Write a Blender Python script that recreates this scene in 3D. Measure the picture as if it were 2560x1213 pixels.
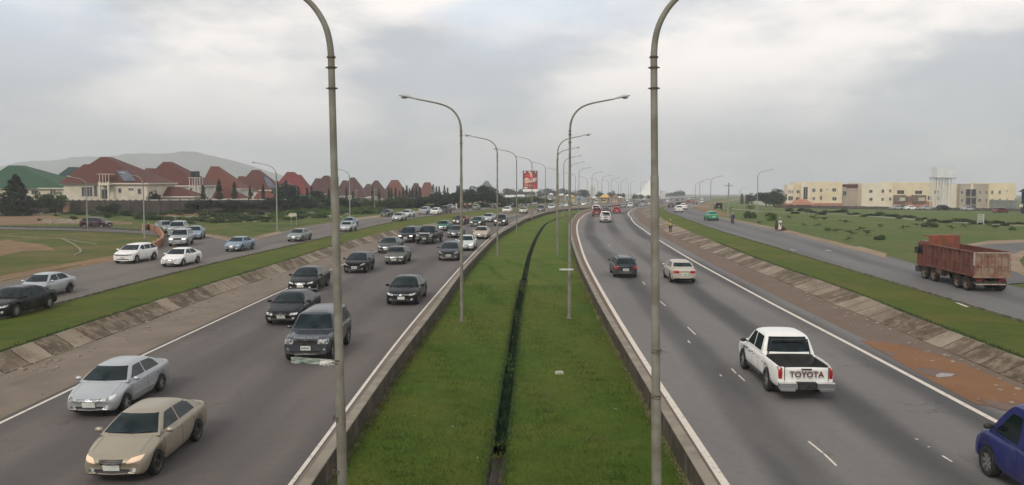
import bpy, bmesh, math, random
import numpy as np
from mathutils import Vector, Matrix
from mathutils.bvhtree import BVHTree
rad = math.radians
for o in list(bpy.data.objects): bpy.data.objects.remove(o)
SC = bpy.context.scene
COL = SC.collection
random.seed(7); np.random.seed(7)

# ------------------------------------------------------------ camera
PITCH = rad(3.3); F = 2000.0; SH = -0.0206; EYE = 7.0
cam = bpy.data.cameras.new('camera'); camo = bpy.data.objects.new('camera', cam); COL.objects.link(camo)
cam.sensor_width = 36; cam.sensor_fit = 'HORIZONTAL'; cam.lens = F/2560*36
cam.shift_y = SH*F/2560; cam.clip_start = 0.2; cam.clip_end = 9000
camo.location = (0, 0, EYE); camo.rotation_euler = (math.pi/2-PITCH, 0, 0)
SC.camera = camo
SC.view_settings.view_transform = 'Standard'; SC.view_settings.look = 'None'
SC.view_settings.exposure = 0.0; SC.view_settings.gamma = 1.0
SC.render.resolution_x = 1024; SC.render.resolution_y = 485
SC.cycles.max_bounces = 6; SC.cycles.diffuse_bounces = 2; SC.cycles.glossy_bounces = 3
SC.cycles.transmission_bounces = 4; SC.cycles.volume_bounces = 1; SC.cycles.use_denoising = True
SC.cycles.volume_max_steps = 64
HAZE_D = .0004
SC.render.filter_size = 1.6

# ------------------------------------------------------------ world: overcast sky
SUN_EL, SUN_AZ = rad(38), rad(205)      # azimuth clockwise from +Y (camera looks +Y): sun behind, to the left
W = bpy.data.worlds.new('World'); SC.world = W; W.use_nodes = True
nt = W.node_tree; N = nt.nodes; Lk = nt.links
for n in list(N): N.remove(n)
wout = N.new('ShaderNodeOutputWorld'); bg = N.new('ShaderNodeBackground'); bg.inputs[1].default_value = 0.1
Lk.new(bg.outputs[0], wout.inputs[0])
sky = N.new('ShaderNodeTexSky'); sky.sky_type = 'NISHITA'; sky.sun_disc = False
sky.sun_elevation = SUN_EL; sky.sun_rotation = SUN_AZ; sky.dust_density = 3
tc = N.new('ShaderNodeTexCoord'); sep = N.new('ShaderNodeSeparateXYZ'); Lk.new(tc.outputs['Generated'], sep.inputs[0])
def wmath(op, a, b=None, c=None, clamp=False):
    m = N.new('ShaderNodeMath'); m.operation = op; m.use_clamp = clamp
    for i, v in enumerate((a, b, c)):
        if v is None: continue
        if isinstance(v, (int, float)): m.inputs[i].default_value = v
        else: Lk.new(v, m.inputs[i])
    return m.outputs[0]
def wmix(f, a, b):
    m = N.new('ShaderNodeMix'); m.data_type = 'RGBA'
    for i, v in ((0, f), (6, a), (7, b)):
        if isinstance(v, tuple): m.inputs[i].default_value = v+(1,)
        elif isinstance(v, (int, float)): m.inputs[i].default_value = v
        else: Lk.new(v, m.inputs[i])
    return m.outputs[2]
zc = wmath('MAXIMUM', sep.outputs[2], 0.0)
comb = N.new('ShaderNodeCombineXYZ')
Lk.new(sep.outputs[0], comb.inputs[0]); Lk.new(sep.outputs[1], comb.inputs[1]); Lk.new(wmath('MULTIPLY', zc, 2.6), comb.inputs[2])
def wnoise(scale, detail, rough, off=(0, 0, 0)):
    mp = N.new('ShaderNodeMapping'); mp.inputs[1].default_value = off; Lk.new(comb.outputs[0], mp.inputs[0])
    n = N.new('ShaderNodeTexNoise'); n.inputs['Scale'].default_value = scale; n.inputs['Detail'].default_value = detail
    n.inputs['Roughness'].default_value = rough; Lk.new(mp.outputs[0], n.inputs['Vector']); return n.outputs[0]
def wramp(f, lo, hi):
    m = N.new('ShaderNodeMapRange'); m.interpolation_type = 'SMOOTHSTEP'
    m.inputs[1].default_value = lo; m.inputs[2].default_value = hi
    Lk.new(f, m.inputs[0]); return m.outputs[0]
n1 = wnoise(2.3, 6, 0.55, (3.1, 0.4, 0.2)); n2 = wnoise(4.6, 5, 0.6, (1.2, 7.7, 3.0)); n3 = wnoise(3.0, 4, 0.5, (9.0, 2.0, 5.0))
hf = wramp(zc, 0.01, 0.17)                                    # up the sky
low = wmix(wramp(n2, 0.38, 0.64), (5.3, 5.6, 5.9), (6.9, 6.9, 6.9))
high = wmix(wramp(n1, 0.40, 0.60), (6.1, 6.35, 6.6), (11.6, 10.9, 10.3))
base = wmix(hf, low, high)
blue = wmath('MULTIPLY', wramp(n3, 0.50, 0.66), wramp(zc, 0.07, 0.24))
base = wmix(wmath('MULTIPLY', blue, 0.8), base, (7.6, 8.6, 9.8))
base = wmix(0.08, base, sky.outputs[0])
Lk.new(base, bg.inputs[0])

sun = bpy.data.lights.new('sun', 'SUN'); sun.energy = 1.5; sun.angle = rad(14); sun.color = (1, .93, .84)
suno = bpy.data.objects.new('sun', sun); COL.objects.link(suno)
sd = Vector((math.sin(SUN_AZ)*math.cos(SUN_EL), math.cos(SUN_AZ)*math.cos(SUN_EL), math.sin(SUN_EL)))
suno.rotation_euler = sd.to_track_quat('Z', 'Y').to_euler()

# ------------------------------------------------------------ materials
class NB:
    def __init__(s, name):
        s.m = bpy.data.materials.new(name); s.m.use_nodes = True
        s.t = s.m.node_tree; s.n = s.t.nodes; s.b = s.n['Principled BSDF']
    def new(s, t): return s.n.new(t)
    def link(s, a, b): s.t.links.new(a, b)
    def set(s, inp, v):
        if hasattr(v, 'is_linked') or hasattr(v, 'links'): s.link(v, inp)
        elif isinstance(v, tuple) and len(v) == 3 and inp.type == 'RGBA': inp.default_value = v+(1,)
        else: inp.default_value = v
    def pos(s): return s.new('ShaderNodeNewGeometry').outputs['Position']
    def obj(s): return s.new('ShaderNodeTexCoord').outputs['Object']
    def uv(s): return s.new('ShaderNodeTexCoord').outputs['UV']
    def map(s, v, scale=(1, 1, 1), loc=(0, 0, 0), rot=(0, 0, 0)):
        m = s.new('ShaderNodeMapping'); s.link(v, m.inputs[0]); m.inputs[1].default_value = loc
        m.inputs[2].default_value = rot; m.inputs[3].default_value = scale; return m.outputs[0]
    def noise(s, v, scale, detail=4, rough=.55, dist=0):
        n = s.new('ShaderNodeTexNoise'); s.link(v, n.inputs['Vector']); n.inputs['Scale'].default_value = scale
        n.inputs['Detail'].default_value = detail; n.inputs['Roughness'].default_value = rough; n.inputs['Distortion'].default_value = dist
        return n.outputs[0]
    def ramp(s, f, lo, hi):
        m = s.new('ShaderNodeMapRange'); m.interpolation_type = 'SMOOTHSTEP'; m.inputs[1].default_value = lo; m.inputs[2].default_value = hi
        s.set(m.inputs[0], f); return m.outputs[0]
    def math(s, op, a, b=0.0, clamp=False):
        m = s.new('ShaderNodeMath'); m.operation = op; m.use_clamp = clamp; s.set(m.inputs[0], a); s.set(m.inputs[1], b); return m.outputs[0]
    def mix(s, f, a, b):
        m = s.new('ShaderNodeMix'); m.data_type = 'RGBA'; s.set(m.inputs[0], f); s.set(m.inputs[6], a); s.set(m.inputs[7], b); return m.outputs[2]
    def sep(s, v):
        m = s.new('ShaderNodeSeparateXYZ'); s.link(v, m.inputs[0]); return m.outputs
    def comb(s, x, y, z):
        m = s.new('ShaderNodeCombineXYZ'); s.set(m.inputs[0], x); s.set(m.inputs[1], y); s.set(m.inputs[2], z); return m.outputs[0]
    def bump(s, h, strength=.3, dist=.05):
        m = s.new('ShaderNodeBump'); m.inputs['Strength'].default_value = strength; m.inputs['Distance'].default_value = dist
        s.link(h, m.inputs['Height']); s.link(m.outputs[0], s.b.inputs['Normal'])
    def fin(s, col, rough=.85, metal=0., spec=.5, coat=0.):
        s.set(s.b.inputs['Base Color'], col); s.set(s.b.inputs['Roughness'], rough); s.b.inputs['Metallic'].default_value = metal
        s.b.inputs['Specular IOR Level'].default_value = spec; s.b.inputs['Coat Weight'].default_value = coat
        return s.m
MATS = {}
def mt(name, c, c2=None, scale=3., rough=.8, metal=0., spec=.4, bump=0., lo=.35, hi=.65, coord='obj', coat=0., detail=4):
    if name in MATS: return MATS[name]
    b = NB(name); v = b.obj() if coord == 'obj' else b.pos()
    col = c
    if c2 is not None or bump:
        nz = b.noise(v, scale, detail)
        if c2 is not None: col = b.mix(b.ramp(nz, lo, hi), c, c2)
        if bump: b.bump(nz, bump, .03)
    MATS[name] = b.fin(col, rough, metal, spec, coat); return MATS[name]

def grass_mat(name, g1, g2, dry, dryamt=.5, brown=(.13, .085, .04), brownamt=.72):
    b = NB(name); p = b.pos()
    f = b.noise(p, .9, 6, .65); m = b.noise(p, .16, 4, .6, .6); l = b.noise(p, .045, 3)
    mow = b.noise(b.map(p, (.9, .12, 1)), 1.0, 4, .7)
    c = b.mix(b.ramp(f, .3, .7), g1, g2)
    c = b.mix(b.math('MULTIPLY', b.ramp(m, .42, .70), dryamt), c, dry)
    c = b.mix(b.math('MULTIPLY', b.ramp(l, .5, .75), dryamt), c, dry)
    c = b.mix(b.math('MULTIPLY', b.ramp(b.noise(p, .5, 5, .7), .60, .74), brownamt), c, brown)
    c = b.mix(b.math('MULTIPLY', b.ramp(mow, .45, .75), .35), c, g1)
    c = b.mix(b.math('MULTIPLY', b.ramp(b.noise(p, 2.2, 5, .75), .52, .7), .5), c, dry)
    fine = b.noise(p, 9, 5, .75)
    c = b.mix(b.math('MULTIPLY', b.ramp(fine, .35, .7), .55), c, b.mix(.5, c, (.02, .045, .006)))
    b.bump(b.noise(p, 14, 6, .8), .9, .12)
    MATS[name] = b.fin(c, .9, 0, .15); return MATS[name]
G_MED = grass_mat('median_grass', (.058, .108, .008), (.102, .155, .012), (.150, .150, .024), .7)
G_VERGE = grass_mat('verge_grass', (.066, .104, .011), (.105, .138, .016), (.160, .140, .030), .75)
G_FIELD = grass_mat('field_grass', (.075, .120, .028), (.108, .152, .038), (.165, .155, .055), .6, (.17, .11, .06), .6)
G_LAWN = grass_mat('rough_grass', (.07, .105, .02), (.115, .125, .03), (.19, .145, .06), .9, (.20, .12, .06), .8)

G_ROUGH = grass_mat('waste_green', (.035, .065, .014), (.085, .12, .02), (.17, .17, .045), .8, (.03, .045, .015), .9)
def asphalt(name, c, c2, band=0., period=3.25, off=0., dust=(.25, .19, .145), dusta=.25):
    b = NB(name); p = b.pos(); u = b.sep(b.uv())
    col = b.mix(b.ramp(b.noise(b.map(p, (1, .16, 1)), .35, 5, .6), .3, .72), c, c2)
    if band:
        s = b.math('SINE', b.math('MULTIPLY', b.math('ADD', u[0], b.math('ADD', b.math('MULTIPLY', b.noise(p, .07, 2), .8), off)), 2*math.pi/period))
        k = b.math('MULTIPLY', b.ramp(s, -.5, 1.0), b.math('MULTIPLY', b.ramp(b.noise(b.map(p, (.25, .05, 1)), .8, 4), .15, .6), band))
        col = b.mix(k, col, (.048, .047, .050))
    col = b.mix(b.math('MULTIPLY', b.ramp(b.noise(b.map(p, (.6, .2, 1)), .5, 5, .7), .55, .8), dusta), col, dust)
    g = b.noise(p, 26, 4, .8)
    col = b.mix(b.math('MULTIPLY', b.ramp(g, .35, .7), .42), col, b.mix(.6, col, (.03, .03, .03)))
    col = b.mix(b.math('MULTIPLY', b.ramp(b.noise(p, 3.2, 6, .8), .42, .68), .30), col, b.mix(.5, col, (.03, .03, .03)))
    col = b.mix(b.math('MULTIPLY', b.ramp(b.noise(b.map(p, (1.6, .35, 1)), .9, 5, .7), .62, .74), .35), col, (.06, .056, .054))
    # cracks
    v = b.new('ShaderNodeTexVoronoi'); v.feature = 'DISTANCE_TO_EDGE'; v.inputs['Scale'].default_value = .22
    wv = b.new('ShaderNodeVectorMath'); wv.operation = 'ADD'; b.link(p, wv.inputs[0])
    nn = b.new('ShaderNodeTexNoise'); nn.inputs['Scale'].default_value = .9; nn.inputs['Detail'].default_value = 5; b.link(p, nn.inputs['Vector'])
    sc = b.new('ShaderNodeVectorMath'); sc.operation = 'SCALE'; b.link(nn.outputs['Color'], sc.inputs[0]); sc.inputs[3].default_value = 2.2
    b.link(sc.outputs[0], wv.inputs[1]); b.link(wv.outputs[0], v.inputs['Vector'])
    cr = b.math('MULTIPLY', b.math('SUBTRACT', 1.0, b.ramp(v.outputs['Distance'], .0, .012)), b.ramp(b.noise(p, .1, 2), .52, .62))
    col = b.mix(b.math('MULTIPLY', cr, .45), col, (.03, .027, .025))
    b.bump(g, .25, .02)
    MATS[name] = b.fin(col, .86, 0, .3); return MATS[name]
A_LEFT = asphalt('asphalt_left', (.112, .097, .088), (.148, .128, .116), .42, 3.4, .4)
A_RIGHT = asphalt('asphalt_right', (.160, .148, .138), (.192, .178, .166), .82, 3.35, 1.1, dusta=.15)
A_SL = asphalt('asphalt_service_left', (.145, .125, .110), (.175, .152, .135), .3, 3.6, 0)
A_SR = asphalt('asphalt_service_right', (.150, .145, .140), (.175, .168, .160), .4, 3.6, 0, dusta=.2)

def dirt(name, c, c2, c3, amt=.6):
    b = NB(name); p = b.pos()
    col = b.mix(b.ramp(b.noise(p, .5, 6, .65), .3, .7), c, c2)
    col = b.mix(b.math('MULTIPLY', b.ramp(b.noise(b.map(p, (1, .25, 1)), .45, 5, .7), .5, .7), amt), col, c3)
    g = b.noise(p, 11, 6, .8); col = b.mix(b.math('MULTIPLY', b.ramp(g, .4, .75), .3), col, b.mix(.5, col, (.05, .035, .02)))
    b.bump(g, .5, .05); MATS[name] = b.fin(col, .95, 0, .15); return MATS[name]
D_LEFT = dirt('shoulder_sand', (.175, .142, .112), (.225, .182, .144), (.110, .090, .075), .7)
D_RIGHT = dirt('shoulder_earth', (.150, .112, .088), (.178, .130, .100), (.175, .100, .062), .7)
D_RED = dirt('red_earth', (.21, .105, .052), (.235, .125, .066), (.145, .075, .04))
D_PALE = dirt('pale_dirt', (.30, .235, .165), (.25, .18, .115), (.16, .115, .07))
D_BROWN = dirt('brown_dirt', (.19, .12, .07), (.24, .16, .09), (.11, .085, .04))

def slabs():
    b = NB('slab_concrete'); p = b.pos(); u = b.sep(b.uv())
    cell = b.math('FLOOR', b.math('MULTIPLY', b.math('ADD', u[1], b.math('MULTIPLY', u[0], .25)), 1/1.5))
    w = b.new('ShaderNodeTexWhiteNoise'); w.noise_dimensions = '1D'; b.link(cell, w.inputs['W'])
    c = b.mix(b.ramp(w.outputs['Value'], .35, .65), (.105, .076, .052), (.30, .245, .185))
    c = b.mix(b.ramp(b.noise(p, .8, 6, .7), .42, .68), c, (.095, .066, .042))
    c = b.mix(b.math('MULTIPLY', b.ramp(b.noise(p, 1.6, 6, .75), .42, .66), .75), c, (.30, .245, .18))
    c = b.mix(b.ramp(b.noise(b.map(p, (1, 1, 3)), 1.1, 6, .8), .56, .68), c, (.075, .052, .035))
    fr = b.math('FRACT', b.math('MULTIPLY', b.math('ADD', u[1], b.math('MULTIPLY', u[0], .25)), 1/1.5))
    j = b.math('LESS_THAN', fr, .05); c = b.mix(j, c, (.05, .04, .028))
    b.bump(b.noise(p, 5, 6, .7), .6, .06); MATS['slab'] = b.fin(c, .9, 0, .2); return MATS['slab']
M_SLAB = slabs()
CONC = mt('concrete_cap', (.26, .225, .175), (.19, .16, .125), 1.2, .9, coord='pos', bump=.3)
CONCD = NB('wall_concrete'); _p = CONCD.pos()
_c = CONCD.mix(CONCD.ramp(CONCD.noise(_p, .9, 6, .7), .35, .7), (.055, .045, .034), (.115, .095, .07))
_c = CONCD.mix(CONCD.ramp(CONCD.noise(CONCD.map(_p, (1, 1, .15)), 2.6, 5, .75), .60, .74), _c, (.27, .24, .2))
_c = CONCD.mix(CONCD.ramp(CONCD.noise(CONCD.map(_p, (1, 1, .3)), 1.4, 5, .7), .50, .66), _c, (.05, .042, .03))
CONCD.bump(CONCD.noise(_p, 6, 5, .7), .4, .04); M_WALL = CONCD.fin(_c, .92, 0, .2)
LINEW = NB('road_paint'); _p = LINEW.pos()
M_LINE = LINEW.fin(LINEW.mix(LINEW.ramp(LINEW.noise(_p, 3.5, 6, .8), .50, .72), (.62, .56, .48), (.27, .23, .19)), .7, 0, .3)

# ------------------------------------------------------------ tagging + mesh helpers
def tag(o, label=None, cat=None, group=None, kind=None):
    if label: o['label'] = label
    if cat: o['category'] = cat
    if group: o['group'] = group
    if kind: o['kind'] = kind
    return o
def empty(name, loc=(0, 0, 0), rz=0., label=None, cat=None, group=None):
    o = bpy.data.objects.new(name, None); o.empty_display_size = .3; COL.objects.link(o)
    o.location = loc; o.rotation_euler = (0, 0, rz); return tag(o, label, cat, group)
def link(name, me, mats, parent=None, smooth=None):
    o = bpy.data.objects.new(name, me); COL.objects.link(o)
    if not isinstance(mats, (list, tuple)): mats = [mats]
    for m in mats: me.materials.append(m)
    if parent is not None: o.parent = parent
    if smooth is not None:
        me.polygons.foreach_set('use_smooth', [True]*len(me.polygons))
        if smooth < 180: me.set_sharp_from_angle(angle=rad(smooth))
    return o
class MB:
    def __init__(s): s.v = []; s.f = []; s.mi = []
    def add(s, vs, fs, mi=0):
        k = len(s.v); s.v += [tuple(v) for v in vs]; s.f += [tuple(i+k for i in f) for f in fs]; s.mi += [mi]*len(fs); return s
    def box(s, x0, x1, y0, y1, z0, z1, mi=0, M=None):
        v = [(x, y, z) for x in (x0, x1) for y in (y0, y1) for z in (z0, z1)]
        if M is not None: v = [tuple(M @ Vector(p)) for p in v]
        return s.add(v, [(0, 1, 3, 2), (4, 6, 7, 5), (0, 4, 5, 1), (2, 3, 7, 6), (0, 2, 6, 4), (1, 5, 7, 3)], mi)
    def bar(s, a, b, w, h=None, mi=0):
        a = Vector(a); b = Vector(b); d = (b-a); L = d.length; h = h or w
        q = d.to_track_quat('X', 'Z').to_matrix().to_4x4(); M = Matrix.Translation(a) @ q
        return s.box(0, L, -w/2, w/2, -h/2, h/2, mi, M)
    def tube(s, pts, rs, n=10, mi=0, cap=True):
        pts = [Vector(p) for p in pts]
        if not isinstance(rs, (list, tuple)): rs = [rs]*len(pts)
        k = len(s.v); up = None
        for i, p in enumerate(pts):
            d = (pts[min(i+1, len(pts)-1)]-pts[max(i-1, 0)]).normalized()
            if up is None:
                up = Vector((1, 0, 0)) if abs(d.x) < .9 else Vector((0, 1, 0))
            x = (up - d*up.dot(d)).normalized(); up = x; y = d.cross(x)
            for j in range(n):
                a = 2*math.pi*j/n; s.v.append(tuple(p + (x*math.cos(a)+y*math.sin(a))*rs[i]))
        for i in range(len(pts)-1):
            for j in range(n):
                s.f.append((k+i*n+j, k+i*n+(j+1) % n, k+(i+1)*n+(j+1) % n, k+(i+1)*n+j)); s.mi.append(mi)
        if cap:
            s.f.append(tuple(k+j for j in range(n))[::-1]); s.mi.append(mi)
            s.f.append(tuple(k+(len(pts)-1)*n+j for j in range(n))); s.mi.append(mi)
        return s
    def lathe(s, prof, n=20, M=None, mi=0, closed=False):   # prof: (r, h) about +Z
        k = len(s.v); m = len(prof)
        for j in range(n):
            a = 2*math.pi*j/n
            for r, h in prof:
                p = Vector((r*math.cos(a), r*math.sin(a), h))
                if M is not None: p = M @ p
                s.v.append(tuple(p))
        for j in range(n):
            for i in range(m-1 if not closed else m):
                i2 = (i+1) % m; j2 = (j+1) % n
                s.f.append((k+j*m+i, k+j2*m+i, k+j2*m+i2, k+j*m+i2)); s.mi.append(mi)
        return s
    def me(s, name='mesh'):
        m = bpy.data.meshes.new(name); m.from_pydata(s.v, [], s.f); m.polygons.foreach_set('material_index', s.mi); m.update()
        b = bmesh.new(); b.from_mesh(m); bmesh.ops.recalc_face_normals(b, faces=b.faces); b.to_mesh(m); b.free(); return m
    def build(s, name, mats, parent=None, smooth=None): return link(name, s.me(name), mats, parent, smooth)
def copy_tree(o, parent=None):
    c = o.copy(); COL.objects.link(c)
    if parent is not None: c.parent = parent
    for ch in list(o.children): copy_tree(ch, c)
    return c

# ------------------------------------------------------------ terrain and picture geometry
TYs = [-60, 140, 185, 220, 255, 290, 325, 360, 395, 3200]
TZs = [0, 0, -.4, -1.1, -2.0, -2.9, -3.6, -4.2, -4.8, -4.8-.0165*2805]
def TY(Y): return float(np.interp(Y, TYs, TZs))
CUR = {}
def cx(name, Y): return float(np.interp(Y, CUR[name][0], CUR[name][1]))
def T(X, Y):
    z = TY(Y)
    if 'sr_right' in CUR:
        s = X-cx('sr_right', Y)
        if s > 4: z -= .015*min(s-4, 130)
    return z
_r = Vector((1, 0, 0)); _u = Vector((0, math.sin(PITCH), math.cos(PITCH))); _f = Vector((0, math.cos(PITCH), -math.sin(PITCH)))
def ray(px, py):
    d = _f + _r*((px-1280)/F) + _u*((606.5-py)/F+SH); return d/d.y
def at(px, py, Y): d = ray(px, py); return Vector((0, 0, EYE))+d*Y
def gp(px, py, zo=0., tf=None):
    d = ray(px, py); tf = tf or T; y = 4.; 
    g = lambda Y: EYE+d.z*Y-(tf(d.x*Y, Y)+zo)
    while y < 3000:
        y2 = y*1.02
        if g(y2) <= 0:
            lo, hi = y, y2
            for _ in range(25):
                m = (lo+hi)/2
                if g(m) > 0: lo = m
                else: hi = m
            return Vector((d.x*hi, hi, tf(d.x*hi, hi)+zo))
        y = y2
    return Vector((d.x*y, y, tf(d.x*y, y)+zo))
def gx(px, Y):     # x of the vertical plane through px at distance Y (about eye level)
    return ray(px, 480).x*Y

# ------------------------------------------------------------ the long curves of the road
S1 = np.concatenate([np.arange(-15, 150, 2.5), np.arange(150, 480, 5), np.geomspace(480, 2600, 40)])
FARC = [(430, 79.), (660, 138.), (1056, 253.), (2600, 700.)]
def curve(name, pts, zo, off):
    f0 = lambda x, y: TY(y)
    P = sorted(((lambda q: (q.y, q.x))(gp(a, b, zo, f0)) for a, b in pts))
    ys = [p[0] for p in P]; xs = [p[1] for p in P]
    k = min(3, len(ys)-1); sl = (xs[k]-xs[0])/(ys[k]-ys[0])
    ys = [-20.]+ys; xs = [xs[0]-sl*(ys[1]+20)]+xs
    for Y, X in FARC:
        if Y > ys[-1]+25: ys.append(Y); xs.append(X+off)
    X = np.interp(S1, ys, xs)
    ker = np.exp(-.5*(np.arange(-5, 6)/2.2)**2); ker /= ker.sum()
    Xp = np.concatenate([2*X[0]-X[5:0:-1], X, 2*X[-1]-X[-2:-7:-1]]); X = np.convolve(Xp, ker, 'valid')
    CUR[name] = (S1, X)
tmp = {}
curve('sl_left', [(0, 705), (119, 680), (277, 651), (400, 627), (500, 611), (623, 597), (697, 580), (800, 560), (889, 548), (1027, 534), (1200, 520), (1300, 512)], .40, -44)
curve('sl_right', [(0, 797), (89, 774), (198, 748), (297, 718), (386, 694), (475, 673), (617, 639), (716, 617), (831, 590), (958, 560), (1077, 540), (1196, 528), (1275, 519)], .40, -36)
curve('lrev_top', [(0, 888), (202, 815), (287, 790), (380, 760), (480, 728), (558, 702), (677, 667), (776, 635), (848, 611), (978, 577), (1077, 560), (1216, 538), (1290, 526)], .45, -31)
curve('lrev_bot', [(0, 936), (152, 883), (323, 822), (380, 795), (518, 746), (598, 714), (716, 679), (831, 637), (900, 612), (985, 588), (1090, 568), (1200, 549), (1300, 530)], 0, -29.5)
curve('l_line', [(0, 1060), (182, 969), (349, 892), (640, 757), (717, 721), (849, 665), (945, 625), (1030, 600), (1130, 571)], 0, -26)
curve('l_edge', [(724, 1213), (801, 1112), (869, 1023), (936, 926), (997, 848), (1054, 780), (1151, 668), (1216, 601), (1262, 568), (1330, 534), (1385, 521)], 0, -14.5)
curve('l_wall', [(783, 1213), (836, 1130), (943, 969), (1015, 869), (1088, 780), (1157, 678), (1244, 588), (1320, 545), (1372, 530), (1410, 523)], 0, -13.5)
curve('drain', [(1236, 1213), (1266, 994), (1293, 780), (1323, 638), (1341, 593), (1361, 562), (1388, 547)], -.55, -9.7)
curve('r_wall', [(1759, 1213), (1698, 1101), (1630, 994), (1569, 887), (1505, 780), (1448, 665), (1430, 612), (1424, 585), (1425, 559), (1435, 540), (1448, 531), (1476, 521)], 0, -6.5)
curve('r_line', [(1814, 1213), (1733, 1083), (1630, 937), (1547, 800), (1498, 717), (1461, 646), (1443, 585), (1442, 562), (1451, 543), (1466, 534), (1494, 527), (1540, 519)], 0, -5.5)
curve('r_edge', [(2504, 1062), (2301, 954), (2131, 863), (1960, 776), (1737, 655), (1642, 597.6), (1587, 560), (1568, 536), (1577, 526), (1593, 520), (1628, 515)], 0, 5.5)
curve('rrev_bot', [(2560, 960), (2343, 861), (2131, 780), (1955, 702), (1816, 645), (1678, 588), (1625, 551), (1600, 536), (1606, 526), (1635, 519)], 0, 9.)
curve('rrev_top', [(2560, 901), (2428, 852), (2216, 770), (2068, 706), (1960, 676), (1856, 635), (1707, 574), (1650, 546), (1630, 533), (1632, 524), (1652, 517)], .45, 10.5)
curve('sr_left', [(2560, 806), (2343, 738), (2208, 700), (1920, 613), (1824, 585.5), (1732, 554), (1669, 532), (1658, 522), (1668, 517), (1719, 508)], .40, 16)
curve('sr_right', [(2560, 719), (2282, 660), (2180, 628), (2116, 612), (1977, 580), (1858, 553), (1769, 536), (1728, 520), (1752, 510)], .40, 25)
def hd(name, Y):
    d = Vector((cx(name, Y+4)-cx(name, Y-4), 8, 0)); return d.normalized()

def strip(name, ca, cb, za, zb, mat, nx=2, oa=0., ob=0., y0=-15, y1=2600, kind='structure', parent=None, step=1, wob=0.):
    """sheet between two long curves; uv = metres across from the right-hand curve's side, metres along"""
    Ys = [y for y in S1 if y0 <= y <= y1][::step]
    vs, fs, uv = [], [], []
    for Y in Ys:
        xa = (cx(ca, Y) if isinstance(ca, str) else ca(Y))+oa; xb = (cx(cb, Y) if isinstance(cb, str) else cb(Y))+ob
        for i in range(nx):
            t = i/(nx-1); X = xa+(xb-xa)*t
            w = wob*math.sin(Y*.9+i*2.1)*math.sin(X*1.3+Y*.31) if 0 < i < nx-1 else 0
            vs.append((X, Y, T(X, Y)+za+(zb-za)*t+w)); uv.append((X-xb, Y))
    for j in range(len(Ys)-1):
        for i in range(nx-1):
            k = j*nx+i; fs.append((k, k+1, k+nx+1, k+nx))
    me = bpy.data.meshes.new(name); me.from_pydata(vs, [], fs)
    ul = me.uv_layers.new(name='UVMap')
    for l in me.loops: ul.data[l.index].uv = uv[l.vertex_index]
    o = link(name, me, mat, parent, 180)
    if kind: o['kind'] = kind
    return o

# ground, from left to right
strip('ground_left', lambda Y: cx('sl_left', Y)-1500, lambda Y: cx('sl_left', Y)-260, .36, .36, G_LAWN, 14)
strip('ground_left_near', 'sl_left', 'sl_left', .36, .36, G_LAWN, 60, -260, .3)
strip('service_road_left', 'sl_left', 'sl_right', .40, .40, A_SL, 6)
strip('grass_verge_left', 'sl_right', 'lrev_top', .39, .45, G_VERGE, 5, 0.0, .02)
strip('shoulder_left', 'lrev_bot', 'l_line', .004, .004, D_LEFT, 4, -.3, -.25)
strip('carriageway_left', 'lrev_bot', 'l_wall', 0, 0, A_LEFT, 8, -.3, -.28)
strip('road_marking_left', 'l_line', 'l_line', .008, .008, M_LINE, 2, -.06, .06, y1=170)
strip('road_marking_median_left', 'l_edge', 'l_edge', .008, .008, M_LINE, 2, -.055, .055, y1=300)
strip('gutter_strip_left', 'l_edge', 'l_wall', .005, .005, D_LEFT, 3, .1, -.28)
strip('grass_median_left', 'l_wall', 'drain', -.55, -.55, G_MED, 7, -.1, -.22, y1=1500, wob=.03)
strip('grass_median_right', 'drain', 'r_wall', -.55, -.55, G_MED, 7, .22, .1, y1=1500, wob=.03)
strip('gutter_strip_right', 'r_wall', 'r_line', .005, .005, D_RIGHT, 3, .28, -.1)
strip('carriageway_right', 'r_wall', 'rrev_bot', 0, 0, A_RIGHT, 8, .28, .3)
strip('road_marking_median_right', 'r_line', 'r_line', .008, .008, M_LINE, 2, -.10, .10, y1=300)
strip('road_marking_right', 'r_edge', 'r_edge', .008, .008, M_LINE, 2, -.10, .10, y1=430)
strip('shoulder_right', 'r_edge', 'rrev_bot', .004, .004, D_RIGHT, 4, 1.1, .3)
strip('grass_verge_right', 'rrev_top', 'sr_left', .45, .39, G_VERGE, 5, -.02, 0.)
strip('service_road_right', 'sr_left', 'sr_right', .40, .40, A_SR, 6)
strip('ground_right_near', 'sr_right', 'sr_right', .36, .36, G_FIELD, 60, -.3, 260)
strip('ground_right', lambda Y: cx('sr_right', Y)+260, lambda Y: cx('sr_right', Y)+1500, .36, .36, G_FIELD, 14)
strip('ground_under', lambda Y: cx('sl_left', Y)+1, lambda Y: cx('sr_right', Y)-1, -1.6, -1.6, D_BROWN, 8, step=3)
strip('ground_behind', lambda Y: -1500, lambda Y: 1500, 0, 0, G_LAWN, 3, y0=-60, y1=-59) if False else None

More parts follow.
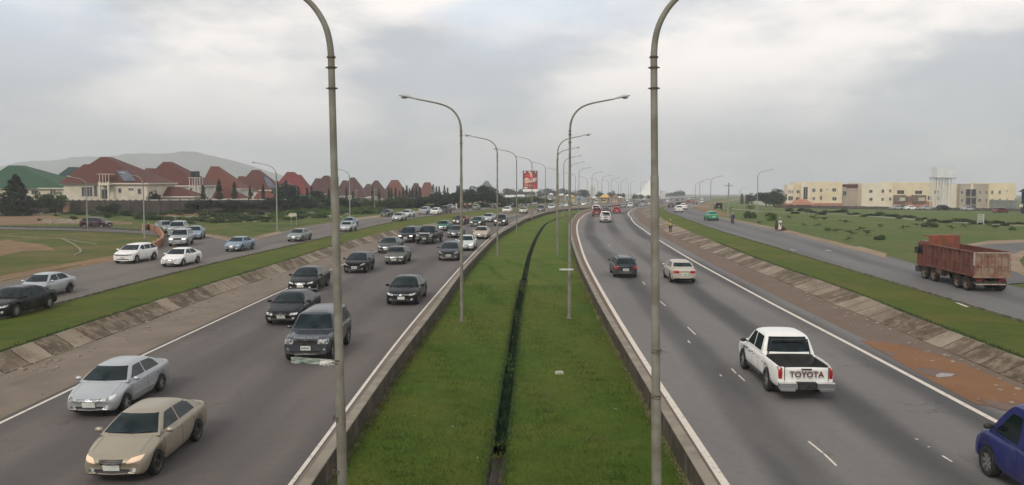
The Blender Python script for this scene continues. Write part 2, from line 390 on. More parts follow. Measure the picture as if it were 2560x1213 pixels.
# sloped concrete revetments and median retaining walls (things)
def section(name, cname, prof, mats, mis, label, cat, y1=700, y0=-15, group=None):
    Ys = [y for y in S1 if y0 <= y <= y1]; vs, fs, mi, uv = [], [], [], []
    n = len(prof)
    for Y in Ys:
        for (dx, z) in prof: X = cx(cname, Y)+dx; vs.append((X, Y, T(X, Y)+z)); uv.append((dx, Y))
    for j in range(len(Ys)-1):
        for i in range(n-1):
            k = j*n+i; fs.append((k, k+1, k+n+1, k+n)); mi.append(mis[i])
    me = bpy.data.meshes.new(name); me.from_pydata(vs, [], fs); me.polygons.foreach_set('material_index', mi)
    ul = me.uv_layers.new(name='UVMap')
    for l in me.loops: ul.data[l.index].uv = uv[l.vertex_index]
    return tag(link(name, me, mats), label, cat, group)
def slope(name, top, bot, sgn, label):
    Ys = [y for y in S1 if y <= 600]; vs, fs, uv, mi = [], [], [], []
    rnd = random.Random(3)
    for q, Y in enumerate(Ys):
        a, b = cx(top, Y), cx(bot, Y)
        if sgn*(a-b) < .5: a = b+sgn*.5
        P = [(a+sgn*.25, .20), (a+sgn*.22, .47), (a-sgn*.02, .50), (a-sgn*.10, .44), ((a+b)/2, .25), (b+sgn*.05, .03), (b-sgn*.1, .03), (b-sgn*.12, -.2)]
        for (X, z) in P: vs.append((X, Y, T(X, Y)+z+rnd.uniform(-.02, .02))); uv.append((X, Y))
    n = 8
    for j in range(len(Ys)-1):
        for i in range(n-1): k = j*n+i; fs.append((k, k+1, k+n+1, k+n))
    me = bpy.data.meshes.new(name); me.from_pydata(vs, [], fs); ul = me.uv_layers.new(name='UVMap')
    for l in me.loops: ul.data[l.index].uv = uv[l.vertex_index]
    return tag(link(name, me, M_SLAB, smooth=40), label, 'embankment')
slope('concrete_embankment', 'lrev_top', 'lrev_bot', -1, 'stained sloping concrete slab embankment between the left shoulder and grass verge')
slope('concrete_embankment', 'rrev_top', 'rrev_bot', 1, 'stained sloping concrete slab embankment between the right shoulder and grass verge')
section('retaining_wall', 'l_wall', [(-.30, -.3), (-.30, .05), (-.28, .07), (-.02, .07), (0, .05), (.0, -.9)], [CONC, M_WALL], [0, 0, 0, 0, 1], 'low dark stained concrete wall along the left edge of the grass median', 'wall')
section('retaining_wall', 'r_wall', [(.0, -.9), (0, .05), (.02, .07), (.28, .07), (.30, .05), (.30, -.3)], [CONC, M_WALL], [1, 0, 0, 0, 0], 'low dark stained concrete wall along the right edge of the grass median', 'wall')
M_KERB0 = mt('drain_edge', (.15, .125, .07), (.09, .085, .035), 1.5, .9, coord='pos')
M_MUD = mt('drain_mud', (.045, .028, .02), (.085, .05, .032), 1.3, .5, coord='pos', bump=.6)
section('drainage_channel', 'drain', [(-.36, -.62), (-.33, -.57), (-.22, -.565), (-.20, -1.0), (0, -1.06), (.20, -1.0), (.22, -.565), (.33, -.57), (.36, -.62)],
        [M_KERB0, M_WALL, M_MUD], [0, 0, 1, 2, 2, 1, 0, 0], 'narrow concrete drain running down the middle of the grass median', 'drain', y1=170)
# dark kerb edges of the service roads
M_KERB = mt('kerb_concrete', (.20, .18, .14), (.10, .09, .065), 2.5, .9, coord='pos', bump=.3)
section('kerb', 'sl_right', [(-.04, .3), (-.04, .50), (.10, .50), (.10, .3)], [M_KERB], [0, 0, 0], 'long low concrete kerb along the verge side of the left service road', 'kerb', y1=300)
section('kerb', 'sr_left', [(-.12, .3), (-.12, .51), (.04, .51), (.04, .3)], [M_KERB], [0, 0, 0], 'long low concrete kerb along the verge side of the right service road', 'kerb', y1=420)

# dashes left of old paint
def ribbon(name, pts, w, zo, mat, kind='structure', closed=False, h=0., label=None, cat=None, up=0.):
    P = [gp(a, b, up) for a, b in pts]; mb = MB()
    Q = []
    for i in range(len(P)-1):
        m = max(1, int((P[i+1]-P[i]).length/1.5))
        for k in range(m): Q.append(P[i].lerp(P[i+1], k/m))
    Q.append(P[-1])
    for i in range(len(Q)-1):
        pass
    vs = []; 
    for i, q in enumerate(Q):
        d = (Q[min(i+1, len(Q)-1)]-Q[max(0, i-1)]); d.z = 0; d.normalize(); n = Vector((-d.y, d.x, 0))
        for s_ in (-1, 1):
            p = q+n*s_*w/2; z = T(p.x, p.y)+up+zo
            vs.append((p.x, p.y, z+h))
            if h: vs.append((p.x, p.y, z-.1))
    if not h:
        mb.add(vs, [(2*i, 2*i+1, 2*i+3, 2*i+2) for i in range(len(Q)-1)])
    else:
        f = []
        for i in range(len(Q)-1):
            a = 4*i; f += [(a, a+2, a+6, a+4), (a+1, a, a+4, a+5), (a+2, a+3, a+7, a+6)]
        f += [(0, 1, 3, 2), (len(vs)-4, len(vs)-2, len(vs)-1, len(vs)-3)]
        mb.add(vs, f)
    o = mb.build(name, mat)
    return tag(o, label, cat, None, kind)
mb = MB()
for (a, b, c, d) in [(1719, 818, 1739, 837), (2021, 1104, 2057, 1133), (2060, 1135, 2091, 1165), (2356, 1140, 2380, 1155), (1829, 922, 1840, 934), (1846, 938, 1862, 953), (1606, 705, 1613, 712), (1648, 752, 1664, 765),
                     (2289, 1097, 2294, 1100), (2320, 1117, 2324, 1119), (1900, 832, 1906, 837), (1720, 852, 1725, 858), (1560, 640, 1563, 644), (1522, 612, 1525, 615), (1800, 937, 1804, 941)]:
    P, Q = gp(a, b), gp(c, d); n = (Q-P); n = Vector((-n.y, n.x, 0)).normalized()*.032; z = Vector((0, 0, .008))
    mb.add([P-n+z, P+n+z, Q+n+z, Q-n+z], [(0, 1, 2, 3)])
tag(mb.build('road_marking_dashes', M_LINE), kind='structure')
mb = MB()
for (a, b, c, d) in [(1974, 623, 1990, 626), (2064, 625, 2078, 628), (502, 590, 524, 589), (797, 589, 803, 589), (2392, 757, 2420, 768)]:
    P, Q = gp(a, b, .4), gp(c, d, .4); n = (Q-P); n = Vector((-n.y, n.x, 0)).normalized()*.08; z = Vector((0, 0, .006))
    mb.add([P-n+z, P+n+z, Q+n+z, Q-n+z], [(0, 1, 2, 3)])
tag(mb.build('road_marking_service_dashes', M_LINE), kind='structure')

def patch(name, pts, zo, mat, cuts=3, kind='structure', worldpts=None, label=None, cat=None):
    bm = bmesh.new(); vs = [bm.verts.new((worldpts or [gp(a, b, zo) for a, b in pts])[i]) for i in range(len(worldpts or pts))]
    bm.faces.new(vs); bmesh.ops.triangulate(bm, faces=bm.faces)
    for _ in range(cuts): bmesh.ops.subdivide_edges(bm, edges=bm.edges, cuts=1, use_grid_fill=True)
    bmesh.ops.triangulate(bm, faces=bm.faces)
    for v in bm.verts: v.co.z = T(v.co.x, v.co.y)+zo
    bmesh.ops.recalc_face_normals(bm, faces=bm.faces)
    if bm.faces[0].normal.z < 0: bmesh.ops.reverse_faces(bm, faces=bm.faces)
    me = bpy.data.meshes.new(name); bm.to_mesh(me); bm.free(); me.uv_layers.new(name='UVMap')
    return tag(link(name, me, mat), label, cat, None, kind)
# slip road from the left joining the left service road
patch('slip_road', [(-400, 561), (0, 567), (200, 570), (300, 572), (360, 575), (470, 583), (560, 594), (600, 601), (560, 625), (430, 660), (300, 655), (277, 650), (335, 637), (385, 623), (408, 612), (412, 600), (395, 590), (350, 584), (200, 577), (0, 573), (-400, 566)], .405, A_SL)
patch('dirt_edge_slip', [(470, 578), (545, 590), (585, 598), (560, 600), (500, 588)], .41, D_PALE, 1)
patch('dirt_edge_island', [(623, 597), (657, 587), (700, 578), (705, 583), (660, 594), (630, 602)], .412, D_PALE, 1)
patch('dirt_shoulder_left', [(0, 690), (119, 668), (277, 640), (330, 633), (340, 640), (277, 654), (119, 684), (0, 709)], .408, D_BROWN, 2)
patch('dirt_lot', [(-300, 538), (0, 536), (120, 538), (165, 548), (330, 556), (330, 561), (100, 560), (0, 563), (-300, 560)], .37, D_BROWN, 3)
patch('dirt_bank', [(0, 640), (60, 628), (140, 625), (110, 612), (20, 600), (-100, 610), (-100, 660)], .37, D_BROWN, 3)
patch('rough_ground', [(-300, 524), (0, 524), (330, 524), (560, 527), (760, 524), (960, 520), (1100, 519), (1020, 531), (890, 546), (800, 557), (700, 572), (655, 582), (620, 575), (560, 560), (470, 562), (330, 553), (200, 541), (0, 535), (-300, 537)], .366, G_ROUGH, 4)
patch('dirt_red_lot', [(310, 537), (330, 516), (480, 516), (520, 524), (720, 526), (720, 534), (500, 537), (400, 541)], .37, D_RED, 3)
patch('dirt_service_far_left', [(870, 549), (905, 543), (1000, 532), (1130, 522), (1130, 528), (1000, 538), (890, 551)], .408, D_PALE, 2)
# right side: junction road, dirt edges
patch('junction_road', [(2286, 661), (2330, 640), (2400, 617), (2470, 609), (2560, 605), (2700, 600), (2700, 622), (2600, 624), (2560, 627), (2546, 640), (2548, 655), (2560, 668), (2640, 700), (2500, 712), (2300, 670)], .405, A_SR)
patch('dirt_junction_upper', [(2390, 615), (2470, 602), (2560, 599), (2700, 594), (2700, 602), (2560, 606), (2470, 611), (2402, 619)], .409, D_PALE, 2)
patch('dirt_junction_lower', [(2480, 655), (2560, 625), (2600, 624), (2560, 640), (2549, 652), (2562, 672), (2620, 690), (2560, 690), (2510, 668)], .411, D_PALE, 2)
patch('dirt_edge_right', [(1769, 537), (1858, 553), (1977, 577), (2116, 611), (2215, 636), (2215, 644), (2100, 617), (1960, 580), (1850, 555), (1765, 539)], .408, D_PALE, 2)
patch('dirt_edge_right_wide', [(2120, 618), (2150, 616), (2218, 634), (2210, 645), (2180, 636)], .409, D_PALE, 1)
patch('dirt_field_far', [(1728, 519), (1752, 510), (1800, 503), (1850, 496), (1872, 496), (1800, 508), (1768, 516), (1800, 528), (1840, 540), (1800, 540), (1760, 532)], .37, D_BROWN, 3)
patch('red_mud', [(2150, 850), (2260, 862), (2400, 905), (2560, 975), (2620, 1010), (2560, 1030), (2440, 1010), (2330, 952), (2230, 895)], .010, D_RED, 3)
M_PUD = mt('puddle_water', (.10, .06, .035), rough=.06, spec=.6)
patch('puddle', [(2338, 938), (2352, 932), (2388, 935), (2378, 941), (2344, 944)], .02, M_PUD, 1)
M_WETM = mt('wet_mud', (.075, .032, .016), (.11, .05, .026), 2, .5, coord='pos')
patch('mud_hollow', [(2282, 918), (2330, 921), (2385, 932), (2400, 938), (2345, 944), (2315, 938)], .016, M_WETM, 2)
patch('mud_hollow', [(2194, 875), (2225, 879), (2243, 886), (2225, 892)], .016, M_WETM, 1)
patch('mud_hollow', [(2440, 1000), (2480, 1003), (2560, 1012), (2600, 1020), (2560, 1030), (2500, 1024)], .016, M_WETM, 2)
# thin far footpath across the field on the right
ribbon('path_far', [(1720, 515), (1745, 518), (1819, 525), (1898, 533), (1957, 535.6), (2060, 540), (2180, 546), (2308, 557), (2473, 567), (2560, 571), (2700, 580)], 2.0, .41, mt('path_concrete', (.33, .30, .22), (.26, .23, .16), 1, coord='pos'))
ribbon('track_hill', [(1885, 497), (1893, 505), (1900, 512), (1925, 517)], 5, .41, mt('track_clay', (.28, .26, .2)))
# ------------------------------------------------------------ vehicle materials
def paint(name, c, rough=.32, metal=.35, dust=.35, dustc=(.30, .25, .19)):
    b = NB('paint_'+name); v = b.obj(); z = b.sep(v)[2]
    d = b.math('MULTIPLY', b.math('SUBTRACT', 1.0, b.ramp(z, .25, .75)), dust)
    n = b.noise(v, 1.3, 3, .6); col = b.mix(b.math('MULTIPLY', d, b.ramp(n, .2, .7)), c, dustc)
    col = b.mix(b.math('MULTIPLY', b.ramp(n, .5, .8), .12), col, dustc)
    r = b.mix(b.ramp(n, .4, .8), (rough,)*3, (min(1, rough+.25),)*3)
    return b.fin(col, b.sep(r)[0], metal, .18 if max(c) < .03 else .4, .08 if max(c) < .03 else .25)
PAINT = {k: paint('car_'+k, *v) for k, v in dict(
    gold=((.33, .285, .215), .35, .45, .2), silver=((.41, .43, .44), .32, .45, .25), greysuv=((.062, .069, .080), .25, .4, .2), black=((.007, .008, .009), .2, .1, .07),
    olive=((.085, .085, .07), .4, .2, .4), darkgreen=((.035, .05, .045), .3, .3, .3), navy=((.014, .018, .04), .25, .2, .1), bmw=((.06, .065, .075), .3, .4, .2),
    green=((.02, .13, .085), .35, .1, .25), darkgrey=((.03, .037, .045), .3, .4, .3), beige=((.46, .38, .29), .38, .3, .2), white=((.78, .77, .73), .35, 0., .12),
    pale=((.55, .60, .58), .35, .3, .2), maroon=((.20, .04, .045), .35, .3, .3), red=((.42, .02, .03), .35, .1, .2), bluevan=((.008, .014, .125), .35, .1, .05),
    taxi=((.01, .30, .16), .35, .05, .15), purple=((.035, .008, .018), .25, .3, .2), bluegrey=((.22, .29, .36), .3, .4, .2), greengrey=((.20, .24, .22), .35, .35, .3),
    silvergold=((.50, .46, .38), .35, .4, .35), teal=((.02, .06, .055), .3, .3, .2), yellow=((.60, .42, .06), .45, 0, .2), truckred=((.16, .032, .02), .6, .05, .6),
    cream=((.62, .56, .44), .4, 0., .2)).items()}
def glassm():
    b = NB('car_glass'); v = b.obj(); n = b.noise(v, 1.6, 3); c = b.mix(b.ramp(n, .4, .7), (.005, .012, .014), (.016, .032, .038))
    return b.fin(c, .07, 0, .22, 0)
GLASS = glassm()
BLK = mt('black_plastic', (.015, .015, .015), (.03, .028, .026), 4, .6)
TYRE = mt('tyre_rubber', (.012, .012, .012), (.03, .026, .022), 6, .85)
RIM = mt('alloy_rim', (.50, .50, .50), (.33, .31, .28), 6, .35, .7)
RIMD = mt('dark_rim', (.06, .06, .06), (.12, .11, .1), 6, .5, .5)
CHROME = mt('chrome_trim', (.62, .62, .62), rough=.18, metal=.9)
LAMP = mt('lamp_glass', (.80, .80, .76), (.12, .13, .14), 8, .12, .3, coat=.6)
AMBL = mt('amber_lamp', (.62, .46, .28), (.5, .4, .3), 14, .15, .2, coat=.6)
REDL = mt('tail_lamp_red', (.42, .012, .010), (.25, .01, .01), 12, .18, coat=.6)
ORGL = mt('tail_lamp_orange', (.5, .10, .02), (.35, .03, .01), 9, .2, coat=.5)
PLATE = mt('plate_white', (.72, .72, .66), (.62, .64, .58), 5, .5)
PTXT = mt('plate_ink', (.10, .13, .11), rough=.6)
SEAM = mt('panel_gap', (.006, .006, .006), rough=.8)
def emis(name, c, s):
    b = NB(name); b.b.inputs['Emission Color'].default_value = c+(1,); b.b.inputs['Emission Strength'].default_value = s
    return b.fin(c, .3)
LAMPON = emis('lamp_lit', (1, .93, .8), .9)
AMBL = emis('lamp_lit_amber', (.85, .62, .42), .10)

def prof(P, x, k): return float(np.interp(x, [p[0] for p in P], [p[k] for p in P]))
def eval_mesh(me, lv):
    me.materials.append(PAINT['white']); me.materials.append(BLK)
    o = bpy.data.objects.new('tmp', me); COL.objects.link(o); m = o.modifiers.new('s', 'SUBSURF'); m.levels = lv; m.render_levels = lv
    dg = bpy.context.evaluated_depsgraph_get(); dg.update(); r = bpy.data.meshes.new_from_object(o.evaluated_get(dg)); bpy.data.objects.remove(o); return r
def body_mesh(S):
    P = sorted(S['body']); R = S['R']; Ra = R+S.get('gap', .06); ax = S['ax']
    xs = set(np.linspace(P[0][0], P[-1][0], 15)); xs |= {p[0] for p in P}
    for a in ax: xs |= {a+Ra*k for k in (-1.02, -.96, -.8, -.5, -.17, .17, .5, .8, .96, 1.02)}
    bed = S.get('bed')
    if bed: xs |= {bed[0]-.02, bed[0]+.02, bed[1]-.02, bed[1]+.02}
    xs = sorted(x for x in xs if P[0][0] <= x <= P[-1][0])
    ys = []; 
    for x in xs:
        if ys and x-ys[-1] < .035 and not (bed and min(abs(x-bed[0]), abs(x-bed[1])) < .05): continue
        ys.append(x)
    xs = ys; mb = MB(); vs = []; rows = []; half = S['L']/2; bulge = S.get('bulge', .12)
    for x in xs:
        hw, zsh, zt, zb = (prof(P, x, k) for k in (1, 2, 3, 4)); zl = zb
        for a in ax:
            if abs(x-a) < Ra: zl = max(zl, R+math.sqrt(Ra*Ra-(x-a)**2))
        zl = min(zl, zsh-.12); h = zsh-zl
        q = [(0, zb), (hw-.30, zb), (hw-.035, zl), (hw, zl+.30*h), (hw-.01, zl+.72*h), (hw-.055, zsh)]
        if bed and bed[0] < x < bed[1]: q += [(hw-.11, zsh), (hw-.14, bed[2]), (0, bed[2])]
        else: q += [(hw-.15, zsh+.62*(zt-zsh)), (hw*.5, zt-.12*(zt-zsh)), (0, zt)]
        e = max(0, (abs(x)-half+.55)/.55)
        row = []
        for (y, z) in q:
            row.append((x-math.copysign(bulge*e*(abs(y)/hw)**2.4, x), y, z))
        rows.append(row)
    n = 9
    for r in rows:
        for p in r: vs.append(p)
        for p in r[1:8]: vs.append((p[0], -p[1], p[2]))
    m = n+7
    ring = list(range(n))+[n+6-i for i in range(7)]     # 0..8 then mirrored 7..1
    fs, mi = [], []
    for i in range(len(rows)-1):
        for j in range(len(ring)):
            a, b = ring[j], ring[(j+1) % len(ring)]; fs.append((i*m+a, i*m+b, (i+1)*m+b, (i+1)*m+a))
            lo = {a, b} <= {0, 1, 2, n, n+1}
            x = (xs[i]+xs[i+1])/2
            inbed = bed and bed[0]-.03 < x < bed[1]+.03 and {a, b} <= {6, 7, 8, n+5, n+6}
            mi.append(1 if lo or inbed else 0)
    for i, flip in ((0, 0), (len(rows)-1, 1)):
        k = i*m
        for j in range(0, 8):
            a, b = j, j+1; am = n+j-1 if 1 <= j <= 7 else j; bmm = n+b-1 if 1 <= b <= 7 else b
            f = [k+a, k+b, k+bmm, k+am]; f2 = []
            for v in f:
                if v not in f2: f2.append(v)
            if len(f2) > 2: fs.append(tuple(f2)); mi.append(0)
    mb.v = vs; mb.f = fs; mb.mi = mi
    return eval_mesh(mb.me('body'), 1)
def chaikin(P, it=2):
    for _ in range(it):
        Q = [P[0]]
        for a, b in zip(P[:-1], P[1:]): Q += [tuple(a[i]*.75+b[i]*.25 for i in range(2)), tuple(a[i]*.25+b[i]*.75 for i in range(2))]
        P = Q+[P[-1]]
    return P
def cabin_mesh(S):
    C = S['cab']; hb, hr, zb = S['hb'], S['hr'], S['zbelt']; P = chaikin(C, S.get('round', 2)); zr = max(p[1] for p in C); xm = (C[0][0]+C[-1][0])/2
    V = [-1, -.97, -.88, -.66, -.33, 0, .33, .66, .88, .97, 1]; vs, fs, mi = [], [], []
    m = len(V)+2
    for (x, z) in P:
        t = max(0, min(1, (z-zb)/(zr-zb))); w = hb+(hr-hb)*t
        zz = []
        sl = (1-t*.75)*S.get('cv', .13)*(1 if x > xm else -.7)
        for v in V:
            zz.append((x-sl*v*v, w*v, z-(.07*abs(v)**8)*t-.025*v*v*t))
        e = zz[0]; vs.append((e[0], -hb, min(zb-.03, e[2]-.005)))
        vs += zz; e = zz[-1]; vs.append((e[0], hb, min(zb-.03, e[2]-.005)))
    for i in range(len(P)-1):
        for j in range(m-1): fs.append((i*m+j, i*m+j+1, (i+1)*m+j+1, (i+1)*m+j)); mi.append(0)
    mb = MB(); mb.v = vs; mb.f = fs; mb.mi = mi; return mb.me('cabin')
def bvh_of(*mes):
    v, f = [], []
    for me in mes:
        k = len(v); v += [x.co.copy() for x in me.vertices]; f += [tuple(i+k for i in p.vertices) for p in me.polygons]
    return BVHTree.FromPolygons(v, f)
AX = dict(front=((50, 0, 0), (-1, 0, 0)), rear=((-50, 0, 0), (1, 0, 0)), left=((0, 50, 0), (0, -1, 0)), right=((0, -50, 0), (0, 1, 0)), top=((0, 0, 50), (0, 0, -1)))
def decal(mb, bvh, q, axis, n=6, m=4, off=.008, rnd=0., mi=0, deep=.02):
    O, D = AX[axis]; D = Vector(D); pts = {}; 
    for i in range(n+1):
        for j in range(m+1):
            a, b = 2*i/n-1, 2*j/m-1
            if rnd: a, b = a*math.sqrt(1-rnd*b*b/2), b*math.sqrt(1-rnd*a*a/2)
            s, t = (a+1)/2, (b+1)/2
            p = [(1-t)*((1-s)*q[0][k]+s*q[1][k])+t*((1-s)*q[3][k]+s*q[2][k]) for k in (0, 1)]
            if axis in ('front', 'rear'): o = Vector((O[0], p[0], p[1]))
            elif axis in ('left', 'right'): o = Vector((p[0], O[1], p[1]))
            else: o = Vector((p[0], p[1], O[2]))
            h = bvh.ray_cast(o, D)
            if h[0] is None: pts[i, j] = None; continue
            nn = h[1] if h[1].dot(D) < 0 else -h[1]
            pts[i, j] = (h[0]+nn*off, h[0]-nn*deep)
    good = [v for v in pts.values() if v]
    if len(good) < 4: return mb
    k = len(mb.v); idx = {}
    for key, v in pts.items():
        if v: idx[key] = len(mb.v); mb.v.append(tuple(v[0])); mb.v.append(tuple(v[1]))
    for i in range(n):
        for j in range(m):
            c = [(i, j), (i+1, j), (i+1, j+1), (i, j+1)]
            if all(x in idx for x in c): mb.f.append(tuple(idx[x] for x in c)); mb.mi.append(mi)
    edge = [(i, 0) for i in range(n)]+[(n, j) for j in range(m)]+[(i, m) for i in range(n, 0, -1)]+[(0, j) for j in range(m, 0, -1)]
    for a, b in zip(edge, edge[1:]+edge[:1]):
        if a in idx and b in idx: mb.f.append((idx[a], idx[b], idx[b]+1, idx[a]+1)); mb.mi.append(mi)
    return mb
def mir(q): return [(-a, b) for a, b in q]
def wheel(parent, x, y, R, w, rim, spokes=5):
    s = 1 if y > 0 else -1
    M = Matrix.Translation((x, y, R)) @ Matrix.Rotation(-math.pi/2*s, 4, 'X')       # local +Z -> outward
    r0 = R*.68; mb = MB()
    mb.lathe([(r0, -w/2), (R*.93, -w/2), (R, -w*.34), (R, w*.34), (R*.93, w/2), (r0, w/2), (r0, -w/2)], 22, M)
    t = mb.build('wheel', TYRE, parent, 40)
    mb = MB(); h = w*.40
    mb.lathe([(0, h*.45), (r0*.25, h*.5), (r0*.3, h*.3), (r0*.86, -w*.1), (r0*.9, h), (r0*1.0, h+.012), (r0*1.01, -w*.3)], 22, M, 0)
    for k in range(spokes):
        a = 2*math.pi*k/spokes; A = M @ Matrix.Rotation(a, 4, 'Z'); mb.box(r0*.15, r0*.93, -r0*.13, r0*.13, h*.25, h*.85, 1, A)
    mb.lathe([(0, h*.95), (r0*.22, h*.9), (r0*.24, h*.3)], 12, M, 1)
    mb.build('rim', [RIMD if spokes else rim, rim], t, 40)
    return t
def plate(parent, bvh, axis, yc, zc_, w=.36, h=.16, mat=None):
    mb = MB(); q = [(yc-w/2, zc_-h/2), (yc+w/2, zc_-h/2), (yc+w/2, zc_+h/2), (yc-w/2, zc_+h/2)]
    decal(mb, bvh, q, axis, 2, 1, .03, 0, 0, .03)
    for k in range(6):
        a = yc-w*.40+k*w*.135; decal(mb, bvh, [(a, zc_-h*.25), (a+w*.085, zc_-h*.25), (a+w*.085, zc_+h*.25), (a, zc_+h*.25)], axis, 1, 1, .036, 0, 1, .003)
    return mb.build('number_plate', [mat or PLATE, PTXT], parent)
PROTO = {}
def make_vehicle(kind):
    S = KINDS[kind]; root = empty('veh_'+kind)
    bm_, cm = body_mesh(S), cabin_mesh(S); bvh = bvh_of(bm_, cm); cb = bvh_of(cm); bb = bvh_of(bm_)
    pm = PAINT['white']; near = S.get('near', True)
    body = link('body', bm_, [], root); 
    bm_.materials[0] = pm; bm_.polygons.foreach_set('use_smooth', [True]*len(bm_.polygons)); bm_.set_sharp_from_angle(angle=rad(35))
    body.material_slots[0].link = 'OBJECT'; body.material_slots[0].material = pm
    cab = link('roof', cm, [pm], root, 42); cab.material_slots[0].link = 'OBJECT'; cab.material_slots[0].material = pm
    # glass
    for nm, ax_ in (('windshield', 'front'), ('rear_window', 'rear')):
        q = S.get(nm)
        if not q: continue
        decal(MB(), cb, q, ax_, 10, 6, .007, .06).build(nm, GLASS, root, 50)
    for q in S['side']:
        for sd_ in ('left', 'right'): decal(MB(), cb, q, sd_, 6, 4, .007, .05).build('side_window', GLASS, root, 50)
    if S.get('pillar'):
        for q in S['pillar']:
            for sd_ in ('left', 'right'): decal(MB(), cb, q, sd_, 3, 4, .004).build('window_pillar', BLK, root, 50)
    # seams + bumper gaps
    mb = MB()
    for x in S['doors']:
        for sd_ in ('left', 'right'): decal(mb, bb, [(x-.006, S['zb']+.12), (x+.006, S['zb']+.12), (x+.006, S['zbelt']-.02), (x-.006, S['zbelt']-.02)], sd_, 1, 6, .003, 0, 0, .01)
    hx, hy = S['hood']
    for sy in (-1, 1): decal(mb, bb, [(hx[0], sy*hy-.003), (hx[1], sy*hy*.97-.003), (hx[1], sy*hy*.97+.003), (hx[0], sy*hy+.003)], 'top', 8, 1, .003, 0, 0, .01)
    b2 = bmesh.new(); b2.from_mesh(bm_); bm_.materials.append(SEAM); vv = [b2.verts.new(v) for v in mb.v]
    for f_ in mb.f:
        nf = b2.faces.new([vv[i] for i in f_]); nf.material_index = 2
    b2.to_mesh(bm_); b2.free()
    # handles
    for x in S['handles']:
        for sd_ in ('left', 'right'): decal(MB(), bb, [(x-.10, S['zbelt']-.13), (x+.10, S['zbelt']-.13), (x+.10, S['zbelt']-.095), (x-.10, S['zbelt']-.095)], sd_, 3, 1, .03, 0, 0, .0).build('door_handle', [pm], root)
    if S.get('strip'):
        for sd_ in ('left', 'right'): mb = MB(); decal(mb, bb, [(S['ax'][1]+.55, .44), (S['ax'][0]-.5, .44), (S['ax'][0]-.5, .475), (S['ax'][1]+.55, .475)], sd_, 8, 1, .018); mb.build('side_moulding', S['strip'], root)
    for q in S['headlight']:
        for k in (1, -1): decal(MB(), bvh, q if k > 0 else mir(q), 'front', 7, 4, .008, .35).build('headlight', LAMP, root, 60)
    for q in S['taillight']:
        for k in (1, -1): decal(MB(), bvh, q if k > 0 else mir(q), 'rear', 6, 5, .010, .2).build('taillight', REDL, root, 60)
    g = S.get('grille')
    if g:
        mb = MB(); decal(mb, bvh, g, 'front', 8, 3, .006, .2, 0)
        z0, z1 = g[0][1], g[2][1]; nb_ = S.get('bars', 3)
        for k in range(nb_):
            z = z0+(z1-z0)*(k+.6)/(nb_+.2); t = (z-z0)/(z1-z0); w = g[1][0]*(1-t)+g[2][0]*t
            decal(mb, bvh, [(-w*.95, z-.010), (w*.95, z-.010), (w*.95, z+.010), (-w*.95, z+.010)], 'front', 8, 1, .02, 0, 1)
        if S.get('badge'): decal(mb, bvh, [(-.07, (z0+z1)/2-.045), (.07, (z0+z1)/2-.045), (.07, (z0+z1)/2+.045), (-.07, (z0+z1)/2+.045)], 'front', 4, 4, .03, .9, 1)
        mb.build('grille', [BLK, S.get('barm', CHROME)], root)
    for q in S.get('intake', []): decal(MB(), bvh, q, 'front', 8, 2, .006, .3).build('air_intake', BLK, root)
    for q in S.get('fog', []):
        for k in (1, -1): decal(MB(), bvh, q if k > 0 else mir(q), 'front', 3, 3, .012, .8).build('fog_lamp', LAMP, root)
    for q in S.get('rearlow', []): decal(MB(), bvh, q, 'rear', 8, 2, .006, .2).build('rear_valance', BLK, root)
    plate(root, bvh, 'front', 0, S['pz'][0], .40, .17); plate(root, bvh, 'rear', 0, S['pz'][1], .40, .17)
    for a in S['ax']:
        for sy in (1, -1): wheel(root, a, sy*(S['W']/2-S['tw']/2-.015), S['R'], S['tw'], S.get('rim', RIM), S.get('spokes', 5))
    for sy in (1, -1):
        mb = MB(); mx, mz = S['mirror']; y0 = S['hb']+.02
        c = Vector((mx, sy*(y0+.13), mz)); V = []
        A = MB(); n = 10
        for i in range(7):
            th = math.pi*i/6
            for j in range(n):
                ph = 2*math.pi*j/n; V.append((c.x+.055*math.cos(th)*1.1, c.y+.12*math.sin(th)*math.cos(ph), c.z+.075*math.sin(th)*math.sin(ph)))
        fs = [(i*n+j, i*n+(j+1) % n, (i+1)*n+(j+1) % n, (i+1)*n+j) for i in range(6) for j in range(n)]
        mb.add(V, fs); mb.bar((mx, sy*(y0-.06), mz-.06), (mx, sy*(y0+.08), mz-.02), .05, .03)
        mo = mb.build('side_mirror', [pm], root, 60); mo.material_slots[0].link = 'OBJECT'; mo.material_slots[0].material = S.get('mirm', pm)
    # interior hint: wipers
    mb = MB(); xw, zw = S['cab'][0]
    for y0, y1 in ((.05, .55), (-.55, -.05)):
        decal(mb, cb, [(y0, zw+.05), (y1, zw+.09), (y1, zw+.105), (y0, zw+.065)], 'front', 4, 1, .02)
    mb.build('wiper', BLK, root)
    if S.get('rails'):
        for sy in (1, -1):
            x0, x1, z = S['rails']; y = sy*(S['hr']-.10)
            MB().tube([(x0, y, z-.06), (x0+.08, y, z), (x1-.08, y, z), (x1, y, z-.06)], .022, 6).build('roof_rail', S.get('railm', BLK), root, 60)
    if S.get('extra'): S['extra'](root, bvh, bb, cb, pm)
    for o in [body, cab]: pass
    return root
